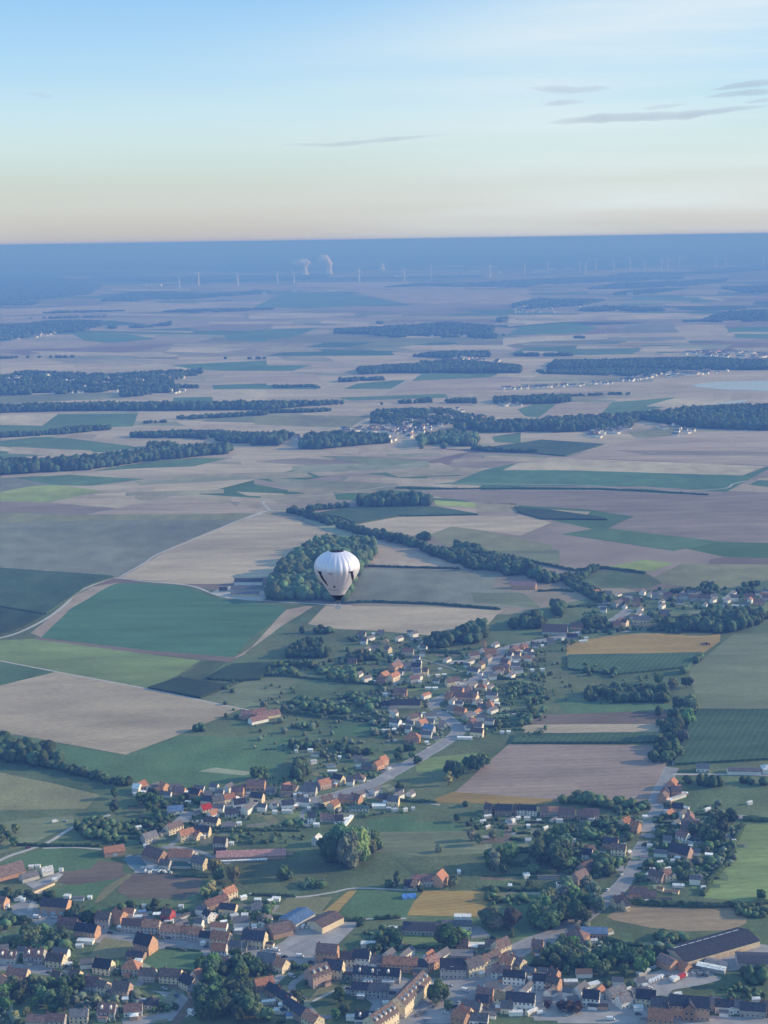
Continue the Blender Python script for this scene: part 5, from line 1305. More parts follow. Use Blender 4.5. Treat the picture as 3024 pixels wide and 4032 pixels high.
row(CL, 'of the cattle farm', [
 (310,955,17,18,'o','b',dict(W=12,H=3.5,rh=3.5,name='barn',gates=1)),(650,1000,20,-38,'r','b',dict(W=13,H=4,name='barn')),(860,1000,20,-8,'o','g',dict(W=11,H=4,name='barn')),
 (1010,1070,13,-30,'g','c',dict(W=9)),(860,1070,17,-4,'G','g',dict(W=5,H=2.6,rh=1.2,name='greenhouse')),(730,1080,9,-15,'b','g'),(1430,985,57,3,'p','b',dict(W=13,H=3.4,rh=3,name='barn')),(1180,970,10,0,'d','g',dict(H=3,name='barn')),
 (1350,1020,42,4,'w','g',S(W=2,H=1.2,rh=.3)),(1700,960,14,5,'y','c',S(W=5))])
row(CM, 'along the village road', [
 (1050,235,10,55,'o','k',dict(W=8)),(1010,265,10,50,'o','k',dict(W=8)),(940,260,14,-8,'g','b',dict(H=3)),(850,200,9,0,'g','g',dict(H=2.8)),(850,360,13,-12,'b','w',dict(typ='h',H=3,W=10)),
 (690,385,11,-35,'d','c'),(570,420,12,35,'o','p'),(640,300,9,0,'w','g',SF()),(630,250,8,0,'g','w',SF()),(500,160,8,-5,'g','w',SF()),(460,125,5,0,'w','w',SF()),(485,220,6,20,'w','w',S(W=5,H=3)),(345,130,3,0,'w','w',S()),(700,180,3,0,'w','w',S()),(860,260,6,0,'w','g',SF()),
 (270,470,10,-5,'r','k'),(340,470,7,-40,'o','c'),(450,475,14,-10,'g','g',dict(W=9)),(425,500,4,0,'w','w',S()),(335,490,3,0,'w','w',S()),
 (275,590,11,10,'d','w'),(270,625,9,0,'w','w',SF()),(170,630,4,0,'w','w',SF()),(590,560,12,35,'b','c'),(650,600,11,62,'o','c'),(755,535,14,-8,'r','k',dict(H=4)),(835,535,10,-35,'r','k',dict(H=4)),
 (860,600,18,-2,'G','w',dict(H=2.8,rh=1.5)),(1020,580,12,0,'w','w',SF(W=7)),(1060,520,8,0,'d','k',dict(H=3)),(1140,560,10,-12,'g','c'),(1150,610,6,0,'w','w',S()),(1235,610,3.5,20,'w','w',S(W=3)),(1300,600,3,0,'w','w',S()),(1100,600,4,0,'w','g',S()),
 (470,700,7,5,'d','w'),(510,735,5,0,'w','w',SF()),(600,685,12,-10,'r','g',dict(H=3)),(690,700,8,10,'d','w',dict(H=3)),(515,880,9,70,'w','w',dict(W=6)),(450,600,3,0,'w','w',S())])
row(CN, 'in the row above the gardens', [
 (535,715,7,-30,'b','p',dict(W=8)),(670,725,15,-8,'d','b',dict(W=8)),(800,720,6,-30,'b','p',dict(W=7)),(890,725,17,-10,'d','w',dict(W=8)),(1050,735,7,-8,'b','p'),
 (1130,735,12,-10,'o','g',dict(W=8)),(1260,755,14,-11,'r','p',dict(W=8)),(1435,775,15,-11,'r','b',dict(W=8)),
 (475,805,5,15,'w','w',S()),(520,760,7,20,'w','g',S()),(730,790,9,45,'g','w',S()),(755,800,4,45,'w','w',S()),(805,775,4,20,'w','w',S()),(890,780,5,0,'w','w',SF()),(1000,800,4,0,'w','c',S()),(900,852,3,0,'w','w',SF()),
 (1140,790,8,40,'g','w',S()),(1190,800,6,0,'w','w',SF()),(1195,915,4,0,'w','w',S()),(1190,870,5,0,'g','w',SF()),(900,985,5,0,'w','w',S(W=4,rh=1.5)),(1180,990,13,0,'w','g',SF(W=2.5)),(1315,985,5,0,'w','w',SF(W=2)),
 (885,1320,4.5,20,'w','w',S()),(730,1412,3,0,'w','w',S()),(1080,1330,16,0,'g','g',SF(W=2)),(1195,1400,5,0,'w','w',SF()),(255,1280,2.5,0,'w','w',S()),(520,860,5,40,'w','g',S(W=2)),(1060,870,5,40,'w','g',S(W=2))])
row(CV, 'in the upper left of the village', [
 (160,555,9,0,'y','y' if False else 'c',dict(typ='h',H=2.5,rh=4.5,W=8)),(185,640,7,-40,'b','c'),(370,665,14,-6,'r','c',dict(W=9)),(120,470,8,0,'g','g',dict(H=2.8)),(215,680,4,0,'w','w',S()),(60,610,8,0,'g','w',dict(H=2.8)),(50,475,4,0,'w','w',S()),(400,670,3,0,'w','w',S()),(440,520,12,-8,'g','w',S(W=4)),
 (255,800,17,55,'r','k',dict(W=10)),(150,880,11,50,'o','k'),(235,900,12,52,'o','c'),(120,930,11,-5,'r','k',dict(H=3.5)),(450,800,11,-10,'d','g'),(460,860,9,-10,'g','w'),(535,850,6,-10,'b','c'),(430,920,11,20,'r','g'),(565,870,3,0,'w','w',S()),(480,925,4,0,'w','w',S()),
 (-60,500,10,-10,'b','g'),(-40,560,8,-10,'g','w'),(-90,680,10,10,'o','c'),(-150,740,11,-5,'b','p',dict(H=3)),(560,985,7,0,'w','w',SF()),(625,985,6,0,'w','w',SF()),(670,805,4,0,'w','w',S(W=4)),(650,865,5,20,'w','g',SF()),(710,860,5,0,'w','g',SF())])
row(CV, 'in the upper right of the village', [
 (985,690,13,25,'b','g'),(1080,600,5,-10,'o','k',dict(W=4,H=7)),(1140,670,15,-5,'o','k'),(1110,720,12,60,'b','g'),(1045,785,11,60,'b','c'),(960,840,8,-20,'g','w'),(1010,845,6,-25,'g','w'),
 (1215,835,13,-12,'o','g'),(1285,820,8,-10,'r','k'),(1280,760,10,-35,'r','p'),(1325,700,7,-35,'b','w'),(1370,640,10,40,'r','k'),(1450,615,9,45,'r','k'),(1500,660,9,-40,'r','w'),(1560,590,8,-5,'g','w',dict(H=3)),(1390,690,8,-20,'b','c'),
 (1090,910,5,0,'w','w',SF()),(1380,745,5,0,'w','w',SF()),(1530,815,4,0,'w','w',SF()),(1625,810,5,0,'w','w',SF()),(1430,640,4,0,'w','w',S()),(1325,735,3,0,'w','w',S())])
row(CV, 'in the middle of the village', [
 (760,950,9,20,'b','c'),(815,935,8,15,'b','w'),(830,1030,14,-20,'r','k'),(760,1080,9,-45,'o','k'),(890,1085,20,-8,'r','k',dict(W=9)),(990,1090,8,-35,'o','c'),(945,1000,10,70,'g','p'),(1055,1000,11,-15,'o','c',dict(typ='h')),
 (860,1215,12,-25,'o','k'),(930,1265,11,45,'g','g'),(1125,1165,10,-20,'o','p',dict(typ='h',rh=5)),(1060,1170,9,0,'g','g',dict(H=3)),(780,1185,11,-4,'g','w',dict(H=2.8)),(970,1330,10,55,'r','b'),(1030,1360,9,-20,'b','w'),
 (1015,1420,13,-15,'b','c'),(900,1450,15,-6,'w','w',SF()),(855,1110,4,0,'w','w',S()),(1310,1395,4,0,'w','w',SF()),(1250,1395,4,0,'w','w',S()),(1200,1130,6,-20,'w','g',SF()),(1070,960,3,0,'w','w',S())])
row(CV, 'in the lower left of the village', [
 (300,1040,15,-8,'r','k'),(350,1145,33,-4,'d','c',dict(W=13,H=4,rh=4.5,name='barn')),(175,1145,13,0,'d','g',dict(H=3)),(420,1280,12,38,'b','g'),(255,1325,11,-30,'g','w'),(500,1335,10,42,'o','g'),(570,1390,11,-25,'B','g'),
 (415,1470,15,-8,'o','k',dict(W=10,typ='h',rh=5)),(545,1490,4,0,'w','c',S()),(165,1380,8,-3,'w','w',SF()),(240,1370,4,20,'w','w',S()),(520,1220,4,0,'w','w',S()),(160,1040,5,0,'w','w',SF()),(205,1150,4,0,'w','w',S()),(630,1450,6,0,'g','g',SF())])
row(CG, 'of the hamlet at right', [
 (560,395,9,20,'o','k'),(635,405,12,-5,'g','w'),(700,465,16,42,'g','g'),(740,450,14,-4,'r','k'),(820,460,10,-10,'r','k',dict(H=7)),(850,420,3,0,'w','w',S()),(940,415,9,0,'g','g'),(1020,420,13,-8,'r','p'),
 (1120,420,13,-4,'g','g'),(1190,425,14,-4,'r','g'),(1260,430,14,-3,'b','g'),(1440,430,11,0,'g','w'),(1450,470,10,-8,'w','w',SF()),(1540,425,14,-6,'r','p'),(1600,460,14,-6,'r','k'),(1380,425,5,0,'w','w',S()),(1650,430,12,-5,'b','g'),
 (850,570,22,-6,'g','c',dict(W=10)),(1000,530,12,-10,'g','k'),(720,580,10,30,'r','k'),(690,600,9,0,'r','k'),(745,590,8,-40,'b','c'),(675,630,4,0,'w','w',S()),(975,360,3,0,'w','w',S()),(1130,370,3,0,'w','w',S())])
row(CG, 'beside the red barns', [
 (100,350,36,-12,'p','k',dict(W=13,H=5,rh=5,name='barn')),(300,640,32,-10,'r','g',dict(W=15,H=4.5,rh=8,name='barn')),(440,610,16,-20,'r','k',dict(W=10,H=4,name='barn')),
 (350,680,5,30,'w','w',S()),(435,645,6,-20,'w','w',S()),(410,672,14,-5,'d','g',dict(H=3)),(500,675,5,0,'w','w',S()),(480,695,10,8,'w','w',SF(W=3)),(270,700,8,0,'g','g',dict(H=2.8)),(220,725,4,0,'w','w',S())])
row(CS, 'on the pale hilltop yard', [
 (980,2300,42,-2,'d','w',dict(W=15,H=5,rh=4,name='barn')),(975,2325,48,-2,'g','g',dict(W=15,H=4,rh=3.5,name='barn')),(965,2345,40,-4,'g','c',dict(W=12,H=3.5,rh=2.5,name='barn')),(880,2330,12,0,'d','g',dict(H=3,name='barn'))])
row(CF, 'of the pasture farm', [
 (30,1235,20,35,'r','k',dict(W=9,H=4,name='barn')),(130,1245,26,28,'r','c',dict(W=10,H=3.5,name='barn')),(40,1290,20,35,'r','w',dict(W=9,H=3.5,name='barn')),(-60,1250,12,0,'r','k')])
row(CI, 'behind the main street', [
 (310,700,12,48,'o','c',dict(W=9)),(205,760,20,42,'r','b',dict(W=8,H=3.5)),(310,820,13,-12,'d','c'),(150,880,8,-50,'d','w',dict(W=7)),(545,800,8,0,'g','g',dict(H=2.6)),
 (430,705,5,30,'w','w',S(W=4)),(650,735,4,20,'w','w',S()),(700,720,6,-10,'w','w',SF()),(550,730,5,0,'w','g',SF()),(270,910,5,20,'w','w',S()),(443,855,5,0,'w','w',SF()),(520,945,4,0,'w','w',SF()),(470,1000,5,0,'w','w',S()),(395,980,6,0,'w','g',SF()),(525,970,3,0,'w','w',S()),
 (360,860,6,20,'w','g',SF()),(1450,1095,10,-3,'w','w',dict(typ='f',H=3,W=5,name='shed')),(1645,970,6,0,'w','w',SF())])
row(CI, 'on the north side of the main street', [
 (45,1030,11,-12,'o','g'),(130,1050,9,-12,'d','g'),(250,1075,14,-14,'o','c',dict(H=6,W=9)),(400,1110,13,-14,'g','g',dict(H=3,W=7)),(525,1080,17,-14,'d','c',dict(H=6.5,W=11,rh=5)),
 (1120,1210,15,-10,'r','k',dict(H=8.5,W=10)),(1290,1240,11,-10,'r','c',dict(H=6)),(1400,1240,12,-10,'d','w',dict(H=7,W=9)),(1480,1255,7,-10,'w','w',SF()),(1540,1240,8,-25,'g','g',dict(H=4))])
row(CI, 'south of the main street', [
 (235,1165,11,-8,'o','w',dict(W=8)),(320,1200,8,-6,'w','w',SF()),(220,1240,17,-6,'b','g',dict(H=3.2)),(630,1250,14,-14,'g','b',dict(W=10)),(745,1285,9,-38,'o','c',dict(W=9)),
 (1040,1385,15,35,'b','p',dict(W=12,H=8,rh=5,dorm=3)),(1170,1330,14,-14,'d','c',dict(H=7,W=10,rh=5)),(1440,1360,18,-10,'d','g',dict(H=5.5,dorm=2)),(1620,1370,16,-10,'d','g',dict(H=5.5,dorm=1)),
 (1450,1400,6,-10,'w','w',SF()),(600,1440,13,22,'o','b',dict(W=8)),(690,1500,12,-48,'d','b',dict(W=8)),(780,1560,14,-50,'d','c',dict(W=8)),(830,1620,10,-50,'d','c',dict(W=8)),(910,1680,14,-50,'d','b',dict(W=9)),(1000,1740,13,-48,'o','c',dict(W=9)),
 (555,1585,5,0,'w','w',S()),(640,1565,9,12,'w','g',SF(W=3)),(720,1635,6,0,'w','w',SF()),(745,1585,4,0,'w','w',S()),(820,1670,6,0,'B','w',S(W=4)),
 (1330,1690,9,-6,'w','w',SF()),(1430,1720,13,-6,'d','w',dict(dorm=2)),(1390,1480,12,-8,'d','g'),(1540,1490,14,-8,'g','g'),(1600,1570,5,0,'w','w',S())])
row(CJ, 'around the crossroads', [
 (160,1280,24,-6,'o','k',dict(H=6,W=9)),(330,1290,10,-8,'d','g',dict(H=5)),(400,1270,11,48,'r','k',dict(H=6)),(590,1320,18,-3,'d','g',dict(H=7,W=13,rh=5)),(750,1310,13,32,'g','c',dict(H=7,W=10)),
 (885,1240,17,40,'b','c',dict(H=6,W=8)),(980,1150,12,40,'b','c',dict(H=7,W=9)),(920,1130,12,-8,'b','g',dict(H=5)),(670,1110,8,-10,'r','k',dict(H=4)),(660,1190,16,-5,'g','g',SF(W=10,H=4)),(790,1095,16,-4,'w','g',SF(W=3)),
 (1280,1130,8,-15,'r','k'),(1110,1250,12,-45,'g','c',dict(H=4)),(1040,1260,9,-35,'o','c'),(985,1340,13,-12,'r','w'),(1090,1390,15,-12,'d','w',dict(H=6)),(1210,1350,8,-20,'g','p'),(1230,1390,5,-12,'w','w',S(H=4)),
 (1320,1420,13,-12,'d','w',dict(H=6)),(1410,1440,9,-30,'b','k',dict(H=6)),(1410,1370,7,-35,'b','k'),(1550,1400,9,0,'w','g',SF()),
 (850,1520,11,-14,'r','k'),(990,1570,9,-30,'y','c',dict(H=6)),(1140,1590,19,-10,'d','w',dict(H=6.5,W=10)),(1230,1640,9,40,'w','c',S(W=3)),(830,1590,9,-10,'d','k'),(740,1640,13,-20,'g','g'),(650,1730,10,-35,'o','k',dict(H=6)),(690,1690,8,-30,'o','c'),
 (870,1670,11,-10,'g','w',SF(W=5)),(800,1720,12,-10,'g','w',dict(H=4)),(1100,1650,9,0,'w','w',SF()),(1030,1620,8,-10,'g','c',dict(H=4)),(60,1400,8,-5,'w','w',SF())])
row(CJ, 'by the meadow farm', [
 (340,590,17,4,'r','g',dict(W=9,H=5)),(480,590,11,62,'o','k',dict(W=10,H=6.5,rh=5)),(225,610,7,0,'d','g',dict(H=3)),(290,620,6,-35,'o','c',dict(H=3.5)),(635,492,2.5,0,'w','w',S()),
 (1185,520,5,10,'w','w',S()),(1055,608,2.5,0,'w','w',S()),(1465,600,5,0,'w','w',SF()),(100,590,3,0,'w','w',S()),(100,960,6,-8,'w','w',S(W=4)),(1285,1190,4,0,'w','w',S())])
row(CO, 'along the upper climbing lane', [
 (1070,540,12,-10,'g','w',dict(H=4)),(795,690,9,60,'o','k'),(740,760,11,62,'d','b'),(830,760,9,-10,'r','k'),(715,815,8,60,'b','k'),(840,915,10,-10,'d','g'),(920,890,5,-30,'w','w',S(W=4)),(1110,900,6,30,'w','w',S()),
 (950,1010,11,78,'r','p'),(940,1090,12,-20,'b','p'),(890,1170,10,-40,'r','w'),(60,970,14,-8,'r','g'),(370,1040,9,38,'o','c'),(460,1085,8,-35,'o','k'),(870,1310,17,-35,'d','p',dict(W=12,rh=6)),
 (240,1230,12,-20,'d','b'),(310,1290,12,-15,'r','c'),(350,1255,4,0,'w','w',S(H=5)),(590,1235,4,0,'w','w',S(H=3)),(545,1340,6,0,'g','w',SF()),(680,1380,5,20,'w','w',S()),(795,1365,3,0,'w','w',S()),(615,1445,4,0,'w','w',S()),(750,1440,5,20,'w','w',S()),
 (660,1530,12,-40,'b','p'),(740,1525,7,30,'r','c'),(850,1590,9,-10,'w','w',S()),(740,915,4,0,'w','w',S()),(550,970,4,0,'w','w',SF()),(870,1085,4,0,'w','w',S()),(955,1235,4,0,'w','w',SF()),(1125,1315,6,-15,'w','w',SF()),(1035,1215,5,0,'g','g',SF()),(1035,1515,6,0,'g','g',SF()),(1490,840,5,20,'w','w',S()),
 (30,1330,8,-20,'d','w'),(60,1310,6,30,'b','w'),(20,1440,13,42,'b','p')])
row(CK, 'around the dry field', [
 (600,690,14,-12,'r','k',dict(W=9)),(690,700,10,-10,'r','b',dict(H=3.5)),(440,760,11,25,'d','c'),(490,790,4,25,'d','c'),(780,635,5,-30,'o','c',S()),(905,660,5,-30,'o','c',S()),(100,1060,15,-25,'r','k',dict(typ='h',W=12)),(240,1000,19,-4,'B','b',dict(typ='f',H=3.5,W=11)),
 (350,990,8,20,'y','w',SF()),(235,1060,5,10,'w','w',S()),(660,745,7,0,'w','g',SF()),(820,730,10,0,'d','g',SF()),(290,1115,3,0,'w','p',S()),(15,640,9,30,'g','g'),(120,560,13,42,'b','p'),(1130,625,3.5,0,'w','w',S()),(1380,245,3,0,'w','w',S())])
row(CK, 'along the bottom right road', [
 (215,1560,11,-14,'d','w',dict(H=6,W=9)),(240,1420,8,25,'w','w',SF()),(480,1480,12,30,'w','w',S(W=3,H=3)),(420,1510,13,28,'g','g',dict(H=5)),(480,1580,9,28,'g','w',dict(H=5)),(660,1560,13,-12,'d','c',dict(H=6,W=10)),(600,1610,6,0,'w','w',SF()),(770,1600,11,-10,'g','g',dict(H=4)),
 (300,1600,8,-10,'b','k',SF()),(1300,1620,12,-10,'d','w',dict(H=5)),(1220,1600,9,-10,'g','g'),(1390,1620,7,-10,'g','w'),(1530,1650,16,-10,'d','g',dict(H=5)),(1650,1640,9,-10,'b','k'),(780,1725,16,-12,'o','k',dict(H=6,W=11)),(1560,1560,5,0,'w','w',S(H=4)),
 (920,1500,5,10,'w','w',S()),(640,1320,11,35,'w','g',SF(W=3)),(1060,1290,6,0,'d','g',SF())])

# ---- the larger buildings
def long_building(C, p1, p2, W, H, rh, roof, wall, name, label, typ='g', **k):
    a, b = U(*P(C, *p1)), U(*P(C, *p2))
    m = (a + b) / 2; d = b - a
    e = building(None, m.x, m.y, d.length, math.degrees(math.atan2(d.y, d.x)), roof, wall, W=W, H=H, rh=rh, typ=typ, name=name, label=label, **k)
    for q in ('_r', '_w'):
        if q in e: del e[q]
    return e
def slot(e, name, mesh, loc, rz=0, color=None):
    use(name, mesh, e, loc=loc, rz=rz, color=color)
e1 = long_building(CK, (890,1215), (1500,1040), 24, 4.6, 3.4, 'd', 'c', 'warehouse', 'very long dark-roofed warehouse slanting up from the vehicle yard')
L1 = max(v.co.x for v in e1.children[0].data.vertices)
vs = []; fs = []
for k in range(9):   # roof-light strips lying proud of the far slope and along the near eave
    boxf(vs, fs, -L1 + 4 + k * (2 * L1 - 8) / 9, -L1 + 4 + (k + .8) * (2 * L1 - 8) / 9, -.5, .5, 0, .12)
rl = mk('roof_light_strip', vs, fs, [M['frame']])
o = use('roof_light_strip', rl, e1, loc=(0, 5.5, 4.6 + 3.4 * (1 - 5.5 / 12) + .35)); o.rotation_euler.x = -math.atan(3.4 / 12)
for k in range(8):
    use('gate', GATE, e1, loc=(-L1 + 12 + k * (2 * L1 - 20) / 8, -12.05, 0), color=(.6, .45, .3))
long_building(CK, (1400,1235), (1740,1245), 16, 5, 2, 'd', 'G' if False else 'g', 'warehouse', 'dark-roofed warehouse on the pale yard at the right edge')
long_building(CK, (1080,1265), (1310,1310), 6, 3, .6, 'w', 'g', 'shed', 'long white-edged open shed in front of the long warehouse')
long_building(CK, (1150,1235), (1330,1270), 8, 3.2, .8, 'g', 'g', 'shed', 'long grey flat shed beside the long warehouse')
long_building(CK, (780,1230), (900,1290), 10, 5, 3, 'r', 'k', 'warehouse', 'red brick office front at the foot of the long warehouse')
long_building(CK, (940,1270), (1010,1305), 7, 4, 2.4, 'o', 'k', 'shed', 'small orange-roofed brick annex by the vehicle yard')
long_building(CI, (790,940), (950,850), 17, 5, 2.5, 'B', 'g', 'warehouse', 'blue-grey roofed warehouse behind the concrete yard')
w2 = long_building(CI, (1015,965), (1190,880), 16, 5, 2.4, 'b', 'c', 'warehouse', 'brown-grey roofed warehouse with lit cream side on the concrete yard')
long_building(CI, (640,1000), (800,960), 18, 4, 3.5, 'b', 'b', 'barn', 'brown-roofed barn with open lit gable left of the yard')
long_building(CJ, (180,960), (520,970), 15, 3.6, 2.5, 'd', 'g', 'school', 'long low dark-roofed school beside the ochre crop', typ='h')
long_building(CJ, (500,940), (740,945), 10, 4, 2, 'g', 'w', 'school', 'white-panelled wing of the long low school')
long_building(CJ, (600,880), (735,882), 5, 4, .4, 'w', 'w', 'shed', 'bright white-roofed annex behind the long low school', typ='f')
ap = long_building(CJ, (130,1665), (345,1440), 12, 9, 5, 'b', 'c', 'apartment_building', 'cream apartment block with white dormers beside the square', dorm=7)
ap2 = long_building(CJ, (-90,1810), (90,1690), 12, 8, 5, 'b', 'c', 'apartment_building', 'apartment block with dormers at the bottom edge of the picture', dorm=5)
long_building(CO, (1290,555), (1590,560), 11, 3.4, 1.5, 'g', 'w', 'warehouse', 'long grey building with white posts beside the maize')
dm = long_building(CO, (1600,550), (1720,552), 12, 4.5, 3.5, 'w', 'w', 'warehouse', 'pale rounded shed at the right edge beside the maize', typ='h')
long_building(CI, (1245,130), (1320,40), 3, 2.2, .3, 'w', 'w', 'shed', 'long bright white-roofed lean-to slanting beside the willow paddock', typ='f')
long_building(CO, (725,830), (910,770), 3, 2.4, .3, 'w', 'w', 'shed', 'long white-topped wall slanting from the lane', typ='f')
# the brick school with three street gables
sch = long_building(CK, (850,1635), (1180,1665), 13, 9, 4.5, 'd', 'k', 'school', 'tall brick school with three street gables on the bottom road')
Ls = max(v.co.x for v in sch.children[0].data.vertices)
for k in range(3):
    gx = -Ls * .72 + k * Ls * .72
    gw = gable_walls(4, 7, 9, 3.4); gw.name = 'gable_front'
    o = use('gable_front', gw, sch, loc=(gx, -6.9, 0), rz=PI / 2, color=(.46, .30, .2))
    o = use('gable_roof', gable_roof(9, 7, 9, 3.4), sch, loc=(gx, -4.4, 0), rz=PI / 2, color=ROOFC['d'])
    for z in (1.2, 4.8):
        for dx in (-1.6, 1.6): use('window', WIN, sch, loc=(gx + dx, -8.93, z))

# ---- far villages: small gabled houses too many and too far to tell apart
def vil_mat(name, cols):
    m, t, b = principled(name, .9, .2)
    g = N(t, 'ShaderNodeNewGeometry'); cr = N(t, 'ShaderNodeValToRGB'); cr.color_ramp.interpolation = 'CONSTANT'
    e = cr.color_ramp.elements
    for i, c in enumerate(cols):
        x = e[i] if i < 2 else e.new(0)
        x.position = i / len(cols); x.color = (*c, 1)
    t.links.new(g.outputs['Random Per Island'], cr.inputs[0]); t.links.new(cr.outputs[0], b.inputs['Base Color'])
    return m
MVW = vil_mat('far_walls', [WALLC['w'], WALLC['p'], WALLC['c'], WALLC['g'], WALLC['w'], WALLC['k']])
MVR = vil_mat('far_roofs', [ROOFC['g'], ROOFC['r'], ROOFC['d'], (.4, .38, .37), ROOFC['r'], ROOFC['b'], ROOFC['d'], ROOFC['o'], (.6, .6, .58)])
def far_village(C, poly, n, label, seed, size=11, big=0):
    rr = random.Random(seed); gp = [U(*P(C, x, y)) for x, y in poly]
    vs = []; fs = []; fm = []
    q = [(p.x, p.y) for p in gp]; x0, x1 = min(a[0] for a in q), max(a[0] for a in q); y0, y1 = min(a[1] for a in q), max(a[1] for a in q)
    k = 0; t = 0
    while k < n and t < n * 60:
        t += 1
        x, y = rr.uniform(x0, x1), rr.uniform(y0, y1)
        if not in_poly(x, y, q): continue
        k += 1
        L = size * rr.uniform(.8, 1.5) * (3 if rr.random() < big else 1); W = size * .75 * (2 if L > size * 2 else 1); H = rr.uniform(4.5, 6.5); rh = min(W * .45, 5); a = rr.choice((-20, -12, 8, 40, 60, -35)) + rr.uniform(-8, 8)
        ca, sa = math.cos(R(a)), math.sin(R(a)); l, w_ = L / 2, W / 2
        def T(X, Y, Z): return (x + X * ca - Y * sa, y + X * sa + Y * ca, Z)
        b = len(vs)
        vs += [T(-l, -w_, 0), T(l, -w_, 0), T(l, w_, 0), T(-l, w_, 0), T(-l, -w_, H), T(l, -w_, H), T(l, w_, H), T(-l, w_, H), T(-l, 0, H + rh), T(l, 0, H + rh)]
        fs += [(b, b + 1, b + 5, b + 4), (b + 2, b + 3, b + 7, b + 6), (b + 1, b + 2, b + 6, b + 9, b + 5), (b + 3, b, b + 4, b + 8, b + 7)]; fm += [0] * 4
        b = len(vs)
        vs += [T(-l - .4, -w_ - .4, H - .2), T(l + .4, -w_ - .4, H - .2), T(l + .4, 0, H + rh + .2), T(-l - .4, 0, H + rh + .2), T(-l - .4, w_ + .4, H - .2), T(l + .4, w_ + .4, H - .2)]
        fs += [(b, b + 1, b + 2, b + 3), (b + 3, b + 2, b + 5, b + 4)]; fm += [1] * 2
    o = link_mesh('distant_village', vs, fs, None, mats=[MVW, MVR], fmat=fm)
    tag(o, label, kind='stuff')
VIL = [
 (CA,[(20,120),(450,115),(700,130),(1000,110),(1150,90),(1200,130),(950,180),(1150,215),(1150,240),(700,225),(400,240),(60,245)],80,'roofs of the distant village among trees at left'),
 (CA,[(820,490),(1380,478),(1380,512),(840,510)],22,'roofs of the small hamlet left of the middle village'),
 (CB,[(560,460),(800,440),(1100,390),(1250,390),(1200,430),(960,520),(800,480),(560,490)],60,'roofs of the middle village'),
 (CB,[(1180,370),(1450,380),(1450,415),(1180,420)],16,'white houses right of the middle village'),
 (CB,[(1100,330),(1300,330),(1300,360),(1100,350)],8,'few houses behind the middle village'),
 (CB,[(1530,300),(1659,292),(1659,315),(1530,318)],10,'white roofs on the green rise'),
 (CC,[(540,480),(800,445),(800,470),(640,515),(540,505)],22,'hamlet at the near edge of the right wood'),
 (CC,[(960,425),(1240,440),(1200,480),(1060,510),(960,445)],9,'white farm buildings beside the right wood'),
 (CC,[(700,160),(900,120),(1420,85),(1420,105),(1000,140),(700,175)],50,'pale roofs of the distant roadside village'),
 (CC,[(-20,205),(330,190),(650,170),(700,180),(330,200),(-20,218)],30,'thin line of houses along the far road'),
 (CC,[(1300,320),(1500,335),(1480,350),(1300,340)],5,'houses hidden in the right wood'),
 (CB,[(1020,60),(1450,40),(1550,55),(1300,95),(1040,90)],45,'roofs of the far hill village'),
 ((0,900,1.58),[(60,620),(350,650),(250,680),(60,695)],24,'pale houses at the far left village'),
 ((1000,900,1.58),[(900,660),(1300,600),(1480,600),(1400,670),(1000,672)],40,'houses of the far plateau village'),
 ((1000,900,1.58),[(1000,850),(1340,800),(1560,830),(1500,850),(1050,868)],40,'houses of the village below the plateau'),
 ((1974,900,1.58),[(1140,770),(1430,765),(1659,780),(1659,830),(1380,800),(1150,790)],40,'pale town roofs at the right horizon'),
 ((1974,900,1.58),[(60,500),(200,470),(600,480),(400,525),(80,525)],30,'hamlet roofs on the far right plain'),
 (CC,[(900,360),(1300,330),(1640,350),(1640,440),(1100,430)],26,'pale roofs scattered through the right wood'),
 (CB,[(200,500),(800,500),(900,540),(300,560)],18,'roofs showing in the wood before the middle village'),
 (CC,[(1100,20),(1659,30),(1659,75),(1200,70)],40,'town roofs beyond the lake'),
]
for i, (C, p, n, lab) in enumerate(VIL):
    far_village(C, p, int(n * (2.6 if i < 3 else 1.8)), lab, 50 + i, big=.12 if i in (8, 15) else 0, size=11 if i < 12 else 16)
print('wood faces', NW[0])
